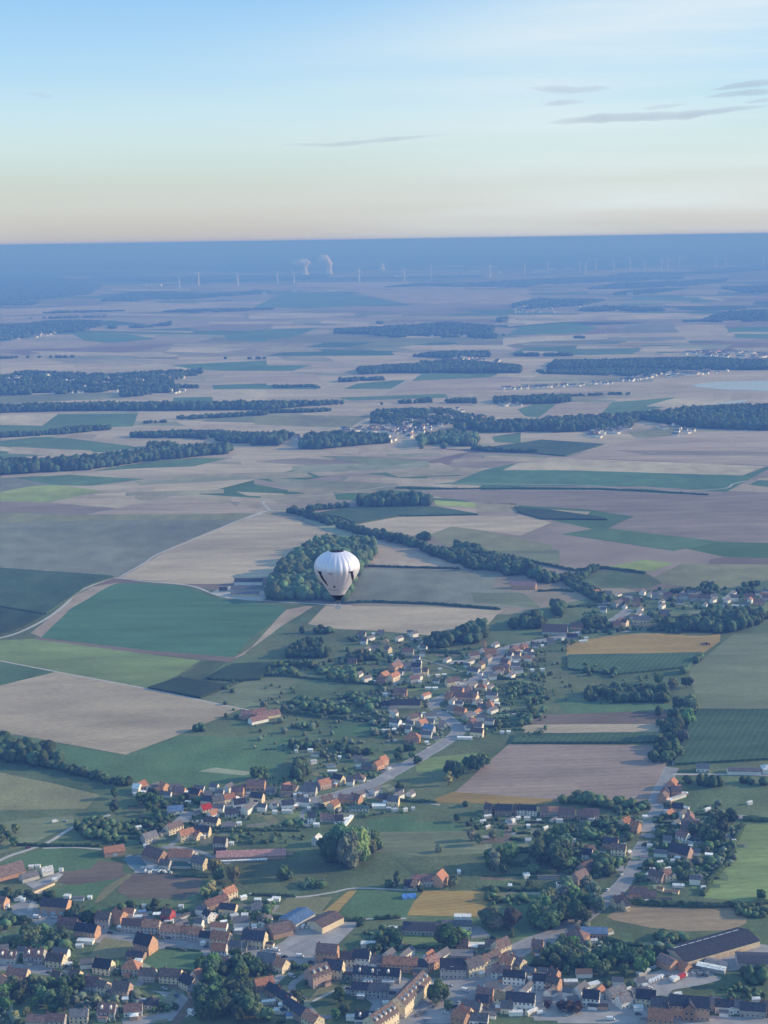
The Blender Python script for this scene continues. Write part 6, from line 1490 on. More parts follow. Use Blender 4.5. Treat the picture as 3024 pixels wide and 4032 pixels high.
# ================================================================== garden greenery between the houses
def keep_clear(x, y, r):
    for bx, by, br in CLEAR:
        if abs(x - bx) < br + r and abs(y - by) < br + r: return False
    return True
CLEAR = []
for o in col.objects:
    if o.type == 'EMPTY' and o.get('category') and any(c.name.startswith('walls') for c in o.children):
        m = [c for c in o.children if c.name.startswith('walls')][0].data
        CLEAR.append((o.location.x, o.location.y, max(v.co.x for v in m.vertices) * .62 + 2.2))
for g in ROADS.values():
    for a, b in zip(g[:-1], g[1:]):
        n = max(1, int((b - a).length / 5))
        for k in range(n): p = a + (b - a) * (k / n); CLEAR.append((p.x, p.y, 4.2))
def filler(C, poly, n, label, seed, size=9.5):
    rr = random.Random(seed); gp = [U(*P(C, x, y)) for x, y in poly]; q = [(p.x, p.y) for p in gp]
    x0, x1 = min(a[0] for a in q), max(a[0] for a in q); y0, y1 = min(a[1] for a in q), max(a[1] for a in q)
    vs = []; fs = []; fm = []; k = t = 0
    while k < n and t < n * 80:
        t += 1; x, y = rr.uniform(x0, x1), rr.uniform(y0, y1)
        if not in_poly(x, y, q) or not keep_clear(x, y, 4.2): continue
        k += 1; L = size * rr.uniform(.6, 1.35); W = rr.uniform(5, 7.5); H = rr.uniform(2.6, 5); rh = W * .42; a = R(rr.choice((-12, -15, 8, 45, 60)) + rr.uniform(-6, 6))
        CLEAR.append((x, y, L * .6 + 1)); ca, sa = math.cos(a), math.sin(a); l, w_ = L / 2, W / 2
        def T(X, Y, Z): return (x + X * ca - Y * sa, y + X * sa + Y * ca, Z)
        b = len(vs)
        vs += [T(-l, -w_, 0), T(l, -w_, 0), T(l, w_, 0), T(-l, w_, 0), T(-l, -w_, H), T(l, -w_, H), T(l, w_, H), T(-l, w_, H), T(-l, 0, H + rh), T(l, 0, H + rh)]
        fs += [(b, b + 1, b + 5, b + 4), (b + 2, b + 3, b + 7, b + 6), (b + 1, b + 2, b + 6, b + 9, b + 5), (b + 3, b, b + 4, b + 8, b + 7)]; fm += [0] * 4
        b = len(vs)
        vs += [T(-l - .3, -w_ - .3, H - .1), T(l + .3, -w_ - .3, H - .1), T(l + .3, 0, H + rh + .2), T(-l - .3, 0, H + rh + .2), T(-l - .3, w_ + .3, H - .1), T(l + .3, w_ + .3, H - .1)]
        fs += [(b, b + 1, b + 2, b + 3), (b + 3, b + 2, b + 5, b + 4)]; fm += [1] * 2
    tag(link_mesh('village_outbuildings', vs, fs, None, mats=[MVW, MVR], fmat=fm), label, kind='stuff')
filler(CV, [(-100,480),(480,440),(720,700),(880,800),(700,1000),(120,960),(-100,900)], 20, 'small outbuildings in the upper left of the village', 1)
filler(CV, [(880,760),(1000,640),(1200,560),(1420,560),(1560,640),(1350,880),(1150,900),(1000,880)], 14, 'small outbuildings in the upper right of the village', 2)
filler(CV, [(720,980),(1160,920),(1200,1180),(1080,1430),(880,1400),(860,1300),(740,1180)], 14, 'small outbuildings right of the village bend', 3)
filler(CV, [(140,1010),(560,1010),(600,1180),(720,1330),(560,1460),(180,1380)], 11, 'small outbuildings inside the village bend', 4)
filler(CG, [(560,390),(1659,380),(1659,470),(900,480),(860,600),(680,650),(600,500)], 36, 'small outbuildings in the hamlet at right', 5)
filler(CL, [(480,430),(1600,430),(1600,600),(1200,680),(1000,640),(900,540),(560,500)], 12, 'outbuildings of the hamlet by the lane', 6)
filler(CM, [(0,400),(1000,330),(1300,490),(1200,620),(0,640)], 12, 'outbuildings along the village road', 7)
filler(CI, [(0,900),(640,900),(560,1040),(0,1000)], 14, 'outbuildings behind the main street', 8)
filler(CI, [(1060,1190),(1659,1180),(1659,1500),(1300,1480),(1300,1330)], 16, 'outbuildings around the white-fronted terrace', 9)
filler(CJ, [(0,1180),(860,1180),(880,1300),(0,1330)], 12, 'outbuildings behind the crossroads terrace', 10)
filler(CJ, [(900,1300),(1659,1330),(1659,1560),(1000,1600),(880,1500)], 14, 'outbuildings among the white crossroads houses', 11)
filler(CK, [(-20,1400),(620,1400),(640,1600),(-20,1560)], 10, 'outbuildings along the bottom right road', 12)
filler(CH, [(1040,820),(1659,820),(1659,960),(1040,900)], 12, 'outbuildings behind the upper main street', 13)
filler(CH, [(-20,1130),(600,1180),(1000,1260),(1659,1350),(1659,1420),(-20,1250)], 12, 'garages of the residential close', 14)
filler(CO, [(640,860),(1000,860),(1020,1560),(620,1560),(560,1250)], 7, 'outbuildings in the right-hand gardens', 15)
def bushes(C, poly, n, h, label, seed, c='dk', name='garden_greenery'):
    rr = random.Random(seed); gp = [U(*P(C, x, y)) for x, y in poly]; q = [(p.x, p.y) for p in gp]
    x0, x1 = min(a[0] for a in q), max(a[0] for a in q); y0, y1 = min(a[1] for a in q), max(a[1] for a in q)
    pts = []; t = 0
    while len(pts) < n and t < n * 12:
        t += 1
        x, y = rr.uniform(x0, x1), rr.uniform(y0, y1)
        if mnoise.noise(Vector((x * .02, y * .02, seed))) < -.12: continue
        hh = h * rr.choice((.3, .4, .5, .6, .8, 1.1)) * rr.uniform(.8, 1.2)
        if in_poly(x, y, q) and keep_clear(x, y, hh * .35): pts.append((x, y, hh))
    if not pts: return
    bv, bf = ICO1; nb = len(bv); rng = np.random.default_rng(seed); cn = np.array(pts)
    V = np.zeros((len(pts), nb, 3)); jit = 1 + rng.uniform(-.3, .3, (len(pts), nb)); rad = cn[:, 2] * rng.uniform(.4, .75, len(pts))
    V[:, :, 0] = cn[:, None, 0] + bv[None, :, 0] * jit * rad[:, None]; V[:, :, 1] = cn[:, None, 1] + bv[None, :, 1] * jit * rad[:, None]
    V[:, :, 2] = np.maximum(0, cn[:, None, 2] * .5 + bv[None, :, 2] * jit * cn[:, None, 2] * .5)
    F = (bf[None] + (np.arange(len(pts)) * nb)[:, None, None]).reshape(-1, 3)
    me = bpy.data.meshes.new(name); me.vertices.add(V.size // 3); me.vertices.foreach_set('co', V.reshape(-1))
    me.loops.add(F.size); me.loops.foreach_set('vertex_index', F.reshape(-1).astype(np.int32)); me.polygons.add(len(F)); me.polygons.foreach_set('loop_start', np.arange(0, F.size, 3, dtype=np.int32))
    me.materials.append(M['wood']); me.update(calc_edges=True)
    tag(use(name, me, color=LEAF[c]), label, kind='stuff'); NW[0] += len(F)
BU = [
 (CH,[(-20,640),(300,660),(800,760),(1659,760),(1659,1000),(900,960),(500,880),(-20,800)],150,4.5,'garden shrubs above the main street at left'),
 (CH,[(-20,880),(480,930),(700,1100),(500,1200),(-20,1120)],110,6,'shrubs and small trees below the main street at left'),
 (CH,[(-20,1160),(700,1180),(1000,1260),(1659,1320),(1659,1420),(1000,1350),(-20,1260)],130,3.2,'front-garden shrubs along the residential close'),
 (CH,[(-20,1420),(900,1450),(1340,1480),(1460,1640),(1000,1720),(-20,1720)],170,4,'back-garden shrubs in the residential close'),
 (CL,[(450,430),(1659,420),(1659,680),(1100,700),(800,880),(300,900),(350,600)],190,4.5,'garden greenery of the hamlet by the farm'),
 (CM,[(0,350),(500,300),(1050,250),(1000,420),(700,470),(0,480)],70,4.5,'garden greenery above the village road'),
 (CM,[(0,520),(1200,560),(1500,600),(1000,650),(400,720),(0,680)],70,4,'garden greenery below the village road'),
 (CM,[(300,60),(900,100),(900,180),(560,260),(300,320)],50,5,'scattered bushes behind the white sheds'),
 (CN,[(420,740),(1700,760),(1659,900),(1000,860),(300,880)],120,3.2,'back-garden shrubs of the row houses'),
 (CN,[(760,880),(1700,880),(1659,1060),(1050,1050),(760,1040)],50,4.5,'shrubs on the long gardens'),
 (CJ,[(830,600),(1400,600),(1700,350),(1659,650),(1100,760),(850,760)],60,5,'rough growth beside the ochre crop'),
 (CJ,[(-20,1100),(640,1110),(860,1180),(600,1230),(-20,1200)],60,4,'back-garden shrubs behind the crossroads terrace'),
 (CJ,[(1100,1100),(1659,1100),(1659,1480),(1450,1480),(1250,1300)],80,5,'greenery behind the white crossroads houses'),
 (CK,[(640,150),(1380,250),(1200,560),(1000,700),(560,660),(560,480)],230,4.5,'garden greenery right of the climbing lane'),
 (CK,[(230,60),(620,120),(540,300),(420,520),(200,560),(0,520),(0,200)],130,5,'garden greenery left of the climbing lane'),
 (CK,[(0,900),(420,880),(860,1060),(760,1240),(200,1220),(0,1100)],120,5,'shrubs around the bungalow lawn'),
 (CK,[(-20,1380),(640,1420),(640,1500),(-20,1560)],30,3.5,'shrubs in the yards by the bottom road'),
 (CK,[(1180,1440),(1659,1400),(1659,1560),(1200,1540)],50,3.5,'shrubs behind the brick school'),
 (CO,[(0,860),(560,880),(520,1020),(400,1200),(0,1200)],120,5,'greenery behind the lane bend'),
 (CO,[(640,850),(1250,850),(1400,1250),(1300,1500),(600,1500),(560,1200)],180,4.5,'mixed greenery in the right-hand gardens'),
 (CV,[(-200,480),(520,440),(700,700),(860,840),(760,980),(200,980),(-200,900)],170,5,'garden greenery in the upper left of the village'),
 (CV,[(700,640),(1180,560),(1659,560),(1659,900),(1250,900),(900,900)],150,4.5,'garden greenery in the upper right of the village'),
 (CV,[(720,960),(1659,900),(1659,1450),(1040,1450),(860,1300),(760,1150)],200,4.5,'garden greenery right of the village bend'),
 (CV,[(0,980),(600,1000),(620,1180),(760,1340),(640,1520),(0,1450)],160,5,'garden greenery inside the village bend'),
 (CG,[(480,380),(1659,350),(1659,480),(1100,560),(640,650),(480,560)],170,5.5,'garden greenery of the hamlet at right'),
 (CG,[(200,660),(500,650),(380,760),(160,760)],30,4.5,'shrubs beside the red barns'),
 (CI,[(200,620),(700,680),(640,860),(560,980),(0,1000),(100,820)],110,4.5,'garden greenery behind the main street'),
 (CI,[(500,1240),(900,1220),(1330,1300),(1300,1400),(900,1350),(540,1400)],60,3.5,'shrubs south of the main street'),
 (CI,[(520,1480),(900,1480),(960,1700),(700,1725),(520,1650)],60,3.5,'shrubs behind the slanting terrace'),
 (CI,[(1180,1080),(1659,900),(1659,1180),(1250,1180)],45,4.5,'shrubs behind the white-fronted terrace'),
 (CI,[(300,120),(960,100),(960,260),(300,260)],60,4,'bushes above the red-roofed barn'),
 (CF,[(100,1050),(1200,980),(1220,1560),(0,1560),(0,1330)],150,4.5,'scattered small trees on the village pasture'),
 (CF,[(60,700),(1100,700),(1150,900),(100,860)],80,5,'loose trees and scrub below the village'),
 (CG,[(60,830),(1000,840),(1050,1100),(60,1080)],150,4.5,'loose small trees on the strip gardens'),
 (CE,[(1450,930),(1900,1000),(2100,1300),(1480,1300)],40,4.5,'bushes round the pasture farm'),
]
for i, (C, p, n, h, lab) in enumerate(BU): bushes(C, p, int(n * .85), h, lab, 900 + i, c=('dk', 'md', 'md', 'gy')[i % 4])

# ================================================================== vehicles
M['paint'] = mat_objcolor('car_paint', .35, .5, .02, 1, .04)
M['tyre'] = mat_plain('tyre', (.02, .02, .02), .8)
def car_meshes():
    def prof(name, pts, w_, mat):
        vs = [(x, -w_, z) for x, z in pts] + [(x, w_, z) for x, z in pts]; n = len(pts)
        fs = [tuple(range(n)), tuple(range(2 * n - 1, n - 1, -1))] + [(i, (i + 1) % n, n + (i + 1) % n, n + i)[::-1] for i in range(n)]
        return mk(name, vs, fs, [mat])
    car_b = prof('body', [(-2.15, .3), (2.15, .3), (2.2, .75), (1.2, .92), (-1.9, .95), (-2.2, .8)], .88, M['paint'])
    car_c = prof('cabin', [(-1.8, .94), (1.0, .93), (.45, 1.42), (-1.35, 1.45)], .74, M['glass'])
    car_r = prof('cabin_roof', [(-1.3, 1.44), (.42, 1.42), (.42, 1.48), (-1.3, 1.5)], .72, M['paint'])
    van_b = prof('body', [(-2.7, .4), (2.7, .4), (2.75, 1.0), (2.0, 1.25), (1.4, 2.3), (-2.7, 2.35)], .98, M['paint'])
    van_c = prof('windscreen', [(1.5, 1.25), (2.02, 1.26), (1.46, 2.2), (1.3, 2.2)], 1.0, M['glass'])
    trk_b = prof('cargo_box', [(-4, 1.0), (2.0, 1.0), (2.0, 3.4), (-4, 3.4)], 1.25, M['paint'])
    trk_c = prof('cab', [(2.15, .5), (4.1, .5), (4.1, 1.9), (3.7, 2.8), (2.15, 2.8)], 1.2, M['paint'])
    vs = []; fs = []
    for s, y in ((0, -.11), (1, .11)):
        vs += [(math.cos(i * PI / 5) * .34, y, math.sin(i * PI / 5) * .34) for i in range(10)]
    fs = [tuple(range(9, -1, -1)), tuple(range(10, 20))] + [(i, (i + 1) % 10, 10 + (i + 1) % 10, 10 + i) for i in range(10)]
    return car_b, car_c, car_r, van_b, van_c, trk_b, trk_c, mk('wheel', vs, fs, [M['tyre']])
CB_, CC_, CR_, VB_, VC_, TB_, TC_, WH_ = car_meshes()
CARC = {'w': ((.80, .80, .80), 'white'), 's': ((.45, .48, .52), 'silver'), 'k': ((.03, .03, .035), 'black'), 'r': ((.45, .03, .02), 'red'), 'b': ((.06, .12, .3), 'blue'), 'm': ((.16, .03, .03), 'dark red'), 'g': ((.16, .17, .18), 'grey')}
def vehicles(C, phrase, items):
    L_ = []
    for x, y, kind, c, rot in items:
        p = U(*P(C, x, y)); nm = {'car': 'parked_car', 'van': 'delivery_van', 'truck': 'box_truck'}[kind]
        e = bpy.data.objects.new(nm, None); col.objects.link(e); e.location = (p.x, p.y, .2); e.rotation_euler.z = R(rot)
        cc = CARC[c][0]
        if kind == 'car': use('body', CB_, e, color=cc); use('cabin', CC_, e); use('cabin_roof', CR_, e, color=cc); wx = (-1.35, 1.35); wy = .82
        elif kind == 'van': use('body', VB_, e, color=cc); use('windscreen', VC_, e); wx = (-1.8, 1.8); wy = .9
        else: use('cargo_box', TB_, e, color=cc); use('cab', TC_, e, color=(.75, .75, .75)); wx = (-2.8, 3.0); wy = 1.1
        for a in wx:
            for s in (-1, 1): use('wheel', WH_, e, loc=(a, s * wy, .34))
        L_.append((x, e, kind, c))
    from collections import Counter
    L_.sort(key=lambda t: t[0]); cnt = Counter((k, c) for _, _, k, c in L_); seen = Counter()
    for x, e, k, c in L_:
        seen[(k, c)] += 1; base = f'{CARC[c][1]} {k}' if k != 'truck' else f'{CARC[c][1]} box truck'
        lab = f'{base}, the only such one {phrase}' if cnt[(k, c)] == 1 else f'{base}, {ORD[seen[(k, c)]]} such from the left {phrase}'
        tag(e, lab, k, 'vehicles ' + phrase if len(L_) > 1 else None)
vehicles(CK, 'in the vehicle yard', [(700,1390,'van','w',65),(722,1382,'van','w',65),(745,1372,'van','w',65),(768,1362,'van','w',65),(790,1352,'van','w',65),(880,1362,'van','w',40),(908,1378,'truck','w',40),(962,1352,'truck','r',40),
 (1110,1330,'van','g',20),(1165,1330,'van','g',70),(1045,1322,'car','s',20),(705,1275,'car','s',50),(735,1268,'car','w',50),(660,1425,'van','w',20),(690,1440,'car','w',10),(640,1410,'car','g',60),(845,1340,'car','g',40),(1085,1310,'car','g',40)])
vehicles(CK, 'on the bottom right road and lane', [(375,1695,'van','w',-5),(525,385,'car','k',65),(462,515,'car','w',65),(350,635,'car','w',60),(530,330,'van','w',60),(655,45,'van','w',0),(600,1650,'car','g',-5)])
vehicles(CJ, 'on the square and its streets', [(1305,1645,'van','w',20),(527,1640,'car','w',-20),(690,1460,'van','w',-25),(440,1590,'car','g',50),(340,1640,'car','g',45),(1060,1145,'car','g',40),(912,1030,'car','k',0),(760,1190,'van','g',-5),(880,1215,'van','w',40),
 (640,1560,'car','s',40),(600,1590,'car','k',40),(930,1440,'car','g',10),(1500,1660,'car','s',-5),(360,1700,'car','s',40),(560,1420,'car','s',0),(300,1660,'car','g',50)])
vehicles(CI, 'in the concrete yard and street', [(725,1178,'van','w',-8),(895,1180,'van','w',-8),(700,1130,'van','w',-20),(640,1125,'car','w',-10),(985,1228,'car','k',-8),(770,1182,'car','k',-8),(922,940,'van','w',70),(955,938,'car','w',70),(1005,948,'van','w',70),(1050,955,'van','w',70),(400,1130,'car','s',-8),(130,1100,'car','g',-8)])
vehicles(CI, 'around the estate green', [(825,1345,'van','s',-35),(1340,1450,'car','k',-5),(1400,1470,'car','g',-5),(1520,1500,'car','m',-5),(1640,1480,'car','w',-5),(1290,1440,'car','g',-5),(1460,1480,'car','k',-5),(900,1505,'car','g',-45),(930,1520,'car','g',-45),(1540,1620,'car','w',-10)])
vehicles(CH, 'around the left main street and lane', [(230,292,'car','m',20),(450,80,'van','w',30),(530,75,'car','s',0),(300,860,'van','w',-8),(440,862,'car','w',-8),(900,985,'car','k',-10),(1185,1012,'van','w',-10),(1380,1030,'car','g',-10),(1610,1045,'car','g',-10),(480,1100,'car','w',0),(1500,1130,'car','g',-10),(560,900,'car','s',-8)])
vehicles(CH, 'in the residential close', [(400,1310,'car','g',-8),(720,1345,'car','s',-12),(1340,1445,'car','s',-20),(1590,1650,'car','w',60),(960,1290,'car','s',80),(1020,1370,'car','g',-8),(1440,1500,'car','b',-50)])
vehicles(CM, 'along the village road', [(1110,272,'van','w',30),(1080,288,'car','s',30),(1055,278,'car','g',30),(935,372,'car','w',20),(1420,100,'car','w',35),(1040,300,'car','g',30),(640,505,'car','w',20)])
vehicles(CV, 'inside the village', [(640,1448,'van','g',30),(560,1500,'car','w',30),(700,1180,'car','g',-50),(780,1260,'car','s',-45),(300,820,'car','s',60),(1160,790,'car','g',50),(900,900,'car','w',35)])
# tractor on the ochre field
p = U(*P(CG, 1272, 712)); e = bpy.data.objects.new('tractor', None); col.objects.link(e); e.location = (p.x, p.y, .3); e.rotation_euler.z = R(10)
vs = []; fs = []; boxf(vs, fs, -.6, 3.2, -.7, .7, 1.0, 2.1); use('body', mk('body', vs, fs, [M['paint']]), e, color=(.3, .04, .03))
vs = []; fs = []; boxf(vs, fs, -2.2, -.5, -.9, .9, 1.0, 3.2); use('cab', mk('cab', vs, fs, [M['glass']]), e)
for a, s_, k in ((-1.4, 1, 2.6), (-1.4, -1, 2.6), (2.3, 1, 1.7), (2.3, -1, 1.7)):
    o = use('wheel', WH_, e, loc=(a, s_ * 1.15, .34 * k)); o.scale = (k, 2.5, k)
vs = []; fs = []; boxf(vs, fs, -8.5, -3, -1.3, 1.3, 1.2, 2.6); boxf(vs, fs, -3, -2, -.1, .1, .9, 1.1); use('trailer', mk('trailer', vs, fs, [M['paint']]), e, color=(.1, .1, .13))
tag(e, 'dark red tractor with trailer on the right end of the ochre field', 'tractor')

# ================================================================== farm things
M['wrap'] = mat_plain('bale_wrap', (.7, .7, .66), .4, .5, .1, 2)
def bale_mesh():
    vs = []; fs = []
    for x in (-.65, .65): vs += [(x, math.cos(i * PI / 6) * .7, .7 + math.sin(i * PI / 6) * .7) for i in range(12)]
    fs = [tuple(range(11, -1, -1)), tuple(range(12, 24))] + [(i, (i + 1) % 12, 12 + (i + 1) % 12, 12 + i) for i in range(12)]
    return mk('wrapped_bale', vs, fs, [M['wrap']])
BM = bale_mesh(); rb = random.Random(4)
for k in range(26):
    p = U(*P(CL, 540 + 240 * k / 26 + rb.uniform(-6, 6), rb.uniform(1080, 1125)))
    o = use('wrapped_bale', BM, loc=(p.x, p.y, .2), rz=rb.uniform(0, 3)); o.scale = (1.4, 1.4, 1.4)
    tag(o, 'white wrapped round bale in the heap below the cattle farm', 'bale', 'wrapped bales heaped below the cattle farm')
for k, (x, y) in enumerate(((800, 955), (852, 955), (905, 962), (965, 972))):
    p = U(*P(CL, x, y)); e = building(CL, x, y, 6.5, -50, 'w', 'w', W=3.6, H=2.6, rh=1.2, name='calf_hutch')
    tag(e, f'bright white calf hutch, {ORD[k + 1]} from the left beside the farm track', 'hutch', 'white hutches along the farm track')
    for q in ('_r', '_w'): del e[q]
# silage clamp with sheet
o = yard(CL, [(380,1010),(450,980),(520,985),(580,1060),(480,1085)], 'blue-green sheeted silage clamp beside the farm', mat='road', L=5, name='silage_clamp')
M['sheet'] = mat_plain('silage_sheet', (.06, .13, .17), .5, .4, .3, .3); o.data.materials[0] = M['sheet']; o['category'] = 'silage clamp'; del o['kind']
# blue tarpaulin tent
vs = []; fs = []
for i, x in enumerate(np.linspace(-5.5, 5.5, 7)):
    for j in range(9):
        a = PI * j / 8; r_ = 1 + .05 * math.sin(i * 2.1 + j)
        vs.append((x, -3.2 * math.cos(a) * r_, 3.0 * math.sin(a) * r_))
for i in range(6):
    for j in range(8): a = i * 9 + j; fs.append((a, a + 1, a + 10, a + 9))
fs += [tuple(range(8, -1, -1)), tuple(range(54, 63))]
M['blue'] = mat_plain('blue_tarpaulin', (.10, .26, .62), .45, .4, .1, .5)
p = U(*P(CJ, 228, 692)); o = link_mesh('tarpaulin_tent', vs, fs, M['blue']); o.location = (p.x, p.y, 0); o.rotation_euler.z = R(10)
tag(o, 'bright blue tarpaulin tent beside the meadow farmhouse', 'tent')
# street lamps
def lamp(C, x, y, label, h=8.5):
    p = U(*P(C, x, y)); e = bpy.data.objects.new('street_lamp', None); col.objects.link(e); e.location = (p.x, p.y, 0)
    vs = []; fs = []; boxf(vs, fs, -.12, .12, -.12, .12, 0, h); use('post', mk('post', vs, fs, [M['frame']]), e)
    vs = []; fs = []; boxf(vs, fs, -.1, 1.6, -.08, .08, h, h + .14); use('arm', mk('arm', vs, fs, [M['frame']]), e)
    vs = []; fs = []; boxf(vs, fs, 1.3, 2.1, -.18, .18, h - .12, h); use('lamp_head', mk('lamp_head', vs, fs, [M['frame']]), e)
    tag(e, label, 'street lamp', 'street lamps in the town')
lamp(CJ, 495, 1370, 'pale street lamp before the grey-roofed crossroads building'); lamp(CJ, 570, 1350, 'second street lamp right of the grey building corner')
lamp(CI, 1528, 1390, 'bright lamp post between the two dark-roofed terraces', 9.5); lamp(CI, 420, 1140, 'lamp post before the grey low house on the main street')
lamp(CJ, 940, 1420, 'street lamp before the white crossroads house'); lamp(CJ, 1270, 1480, 'street lamp right of the white crossroads house'); lamp(CK, 1350, 1690, 'street lamp before the dark-roofed house right of the school')
# lake
M['water'] = mat_plain('lake_water', (.30, .36, .37), .12, .5)
fo = field(CC, [(1180,187),(1240,176),(1300,168),(1400,162),(1520,160),(1700,158),(1700,222),(1500,216),(1400,214),(1300,205),(1220,197)], 'tan', name='lake', L=4, amp=.006); fo.data.materials[0] = M['water']; fo['label'] = 'pale lake at the right edge of the plain'
fo = field(CC, [(1338,296),(1440,285),(1530,276),(1526,288),(1440,297),(1345,303)], 'tan', name='lake', L=4, amp=.004); fo.data.materials[0] = M['water']; fo['label'] = 'narrow pale strip of water before the right wood'

# ================================================================== power plant and wind turbines
M['conc'] = mat_plain('tower_concrete', (.85, .82, .76), .9, .1, .06, .02)
M['steel'] = mat_plain('white_steel', (.86, .86, .85), .4, .4)
def cool_tower(px, py, h, r, label):
    p = U(px, py); vs = []; fs = []; n = 40; m = 16
    for i in range(m + 1):
        z = h * i / m; rr_ = r * math.sqrt(.40 + .60 * ((z / h - .78) / .78) ** 2)
        vs += [(rr_ * math.cos(2 * PI * k / n), rr_ * math.sin(2 * PI * k / n), z) for k in range(n)]
    for i in range(m):
        for k in range(n): fs.append((i * n + k, i * n + (k + 1) % n, (i + 1) * n + (k + 1) % n, (i + 1) * n + k))
    for i in range(m + 1):
        z = h * i / m; rr_ = r * math.sqrt(.40 + .60 * ((z / h - .78) / .78) ** 2) - 2
        vs += [(rr_ * math.cos(2 * PI * k / n), rr_ * math.sin(2 * PI * k / n), z) for k in range(n)]
    b = (m + 1) * n
    for i in range(m):
        for k in range(n): fs.append((b + i * n + k, b + (i + 1) * n + k, b + (i + 1) * n + (k + 1) % n, b + i * n + (k + 1) % n))
    for k in range(n): fs.append((m * n + k, m * n + (k + 1) % n, b + m * n + (k + 1) % n, b + m * n + k))
    o = link_mesh('cooling_tower', vs, fs, M['conc'], smooth=True); o.location = (p.x, p.y, 0)
    tag(o, label, 'cooling tower', 'cooling towers on the horizon')
    return p
t1 = cool_tower(1200, 1082, 150, 58, 'cooling tower under the flat steam cap, leftmost of the three')
t2 = cool_tower(1296, 1079, 150, 58, 'cooling tower with the steam plume rising to its left')
t3 = cool_tower(1503, 1062, 95, 62, 'cooling tower without any steam, right of the other two')
M['steam'] = mat_plain('steam', (.96, .96, .94), 1, 0)
def steam(p, lobes, label, seed):
    vs = []; fs = []; tv, tf = ICO2; rr = random.Random(seed)
    for x, z, r_ in lobes:
        x *= 1.2; r_ *= 1.15; z = 150 + (z - 150) * .7
        off = Vector((rr.uniform(0, 50), 0, 0)); n = len(vs); yy = rr.uniform(-20, 20)
        for q in tv:
            d = 1 + .5 * mnoise.noise(Vector(q) * 1.7 + off)
            vs.append((x + q[0] * r_ * d, yy + q[1] * r_ * d, z + q[2] * r_ * d * .8))
        fs += [tuple(int(a) + n for a in f) for f in tf]
    o = link_mesh('steam', vs, fs, M['steam'], smooth=True); o.location = (p.x, p.y, 0); tag(o, label, kind='stuff')
steam(t1, [(0, 165, 46), (-30, 190, 45), (-70, 195, 42), (-110, 188, 36), (-140, 180, 24), (30, 195, 38), (-55, 215, 36), (0, 218, 36)], 'flat white cap of steam on the left cooling tower', 1)
steam(t2, [(0, 165, 42), (-12, 198, 46), (-40, 225, 44), (-62, 255, 46), (-45, 285, 40), (-85, 280, 32), (-110, 235, 32), (-100, 305, 24), (-20, 245, 30)], 'tall ragged steam plume above the middle tower', 2)
vs = []; fs = []
def lathe(segs, n=10):
    v = []; f = []
    for i, (z, r_) in enumerate(segs): v += [(r_ * math.cos(2 * PI * k / n), r_ * math.sin(2 * PI * k / n), z) for k in range(n)]
    for i in range(len(segs) - 1):
        for k in range(n): f.append((i * n + k, i * n + (k + 1) % n, (i + 1) * n + (k + 1) % n, (i + 1) * n + k))
    f.append(tuple(range((len(segs) - 1) * n, len(segs) * n)))
    return v, f
v_, f_ = lathe([(0, 4.2), (60, 3.4), (118, 2.6)]); TOW = mk('tower', v_, f_, [M['steel']])
vs = []; fs = []; boxf(vs, fs, -2.4, 2.4, -4, 9, 116, 121.5); NAC = mk('nacelle', vs, fs, [M['steel']])
vs = [(-1.2, 0, 0), (1.2, 0, 0), (3.0, .3, 12), (-1.6, .3, 12), (1.8, .3, 34), (-1.0, .3, 34), (.5, 0, 55), (-.4, 0, 55)]
vs = vs + [(x, y + 1.2 * (1 - z / 70), z) for x, y, z in vs]
fs = [(0, 1, 2, 3), (3, 2, 4, 5), (5, 4, 6, 7), (8, 11, 10, 9), (11, 13, 12, 10), (13, 15, 14, 12), (0, 3, 11, 8), (3, 5, 13, 11), (5, 7, 15, 13), (1, 9, 10, 2), (2, 10, 12, 4), (4, 12, 14, 6), (6, 14, 15, 7)]
BLD = mk('blade', vs, fs, [M['steel']])
TURB = [(707,1135,.85),(782,1126,1.05),(937,1128,1.0),(1093,1118,1.0),(1158,1118,.95),(1414,1112,1.1),(1592,1109,1.0),(1698,1096,1.0),(1930,1093,1.0),(2067,1080,1),(2157,1074,1.05),(2284,1074,.9),(2306,1080,1.1),(2346,1068,1.1),(2417,1066,.95),(2482,1065,1.15),(2539,1068,1.0),(2604,1066,1.1),(2629,1061,1),(2675,1052,1.1),(2818,1049,1),(2857,1049,.95),(3005,1049,1.1)]
rt = random.Random(11)
for k, (x, y, s) in enumerate(TURB):
    p = U(x, y); e = bpy.data.objects.new('wind_turbine', None); col.objects.link(e); e.location = (p.x, p.y, 0)
    s = s * 1.2; e.scale = (s * 2.0, s * 1.6, s)
    e.rotation_euler.z = rt.uniform(-.3, .5)
    use('tower', TOW, e); use('nacelle', NAC, e); a0 = rt.uniform(0, 2)
    for j in range(3):
        o = use('blade', BLD, e, loc=(0, -5.2, 119)); o.rotation_euler.y = a0 + j * 2 * PI / 3
    tag(e, f'white wind turbine, {ORD[k + 1]} from the left of the line across the horizon plain', 'wind turbine', 'wind turbines on the horizon plain')
for k, (x, y) in enumerate(((1339, 1014), (1399, 1008), (1551, 1009))):
    p = U(x, y); e = bpy.data.objects.new('wind_turbine', None); col.objects.link(e); e.location = (p.x, p.y, 0); s = 1.9; e.scale = (s, s, s)
    use('tower', TOW, e); use('nacelle', NAC, e)
    for j in range(3):
        o = use('blade', BLD, e, loc=(0, -5.2, 119)); o.rotation_euler.y = k + j * 2 * PI / 3
    tag(e, f'very faint wind turbine near the horizon, {ORD[k + 1]} of three behind the steaming towers', 'wind turbine', 'faint far wind turbines')
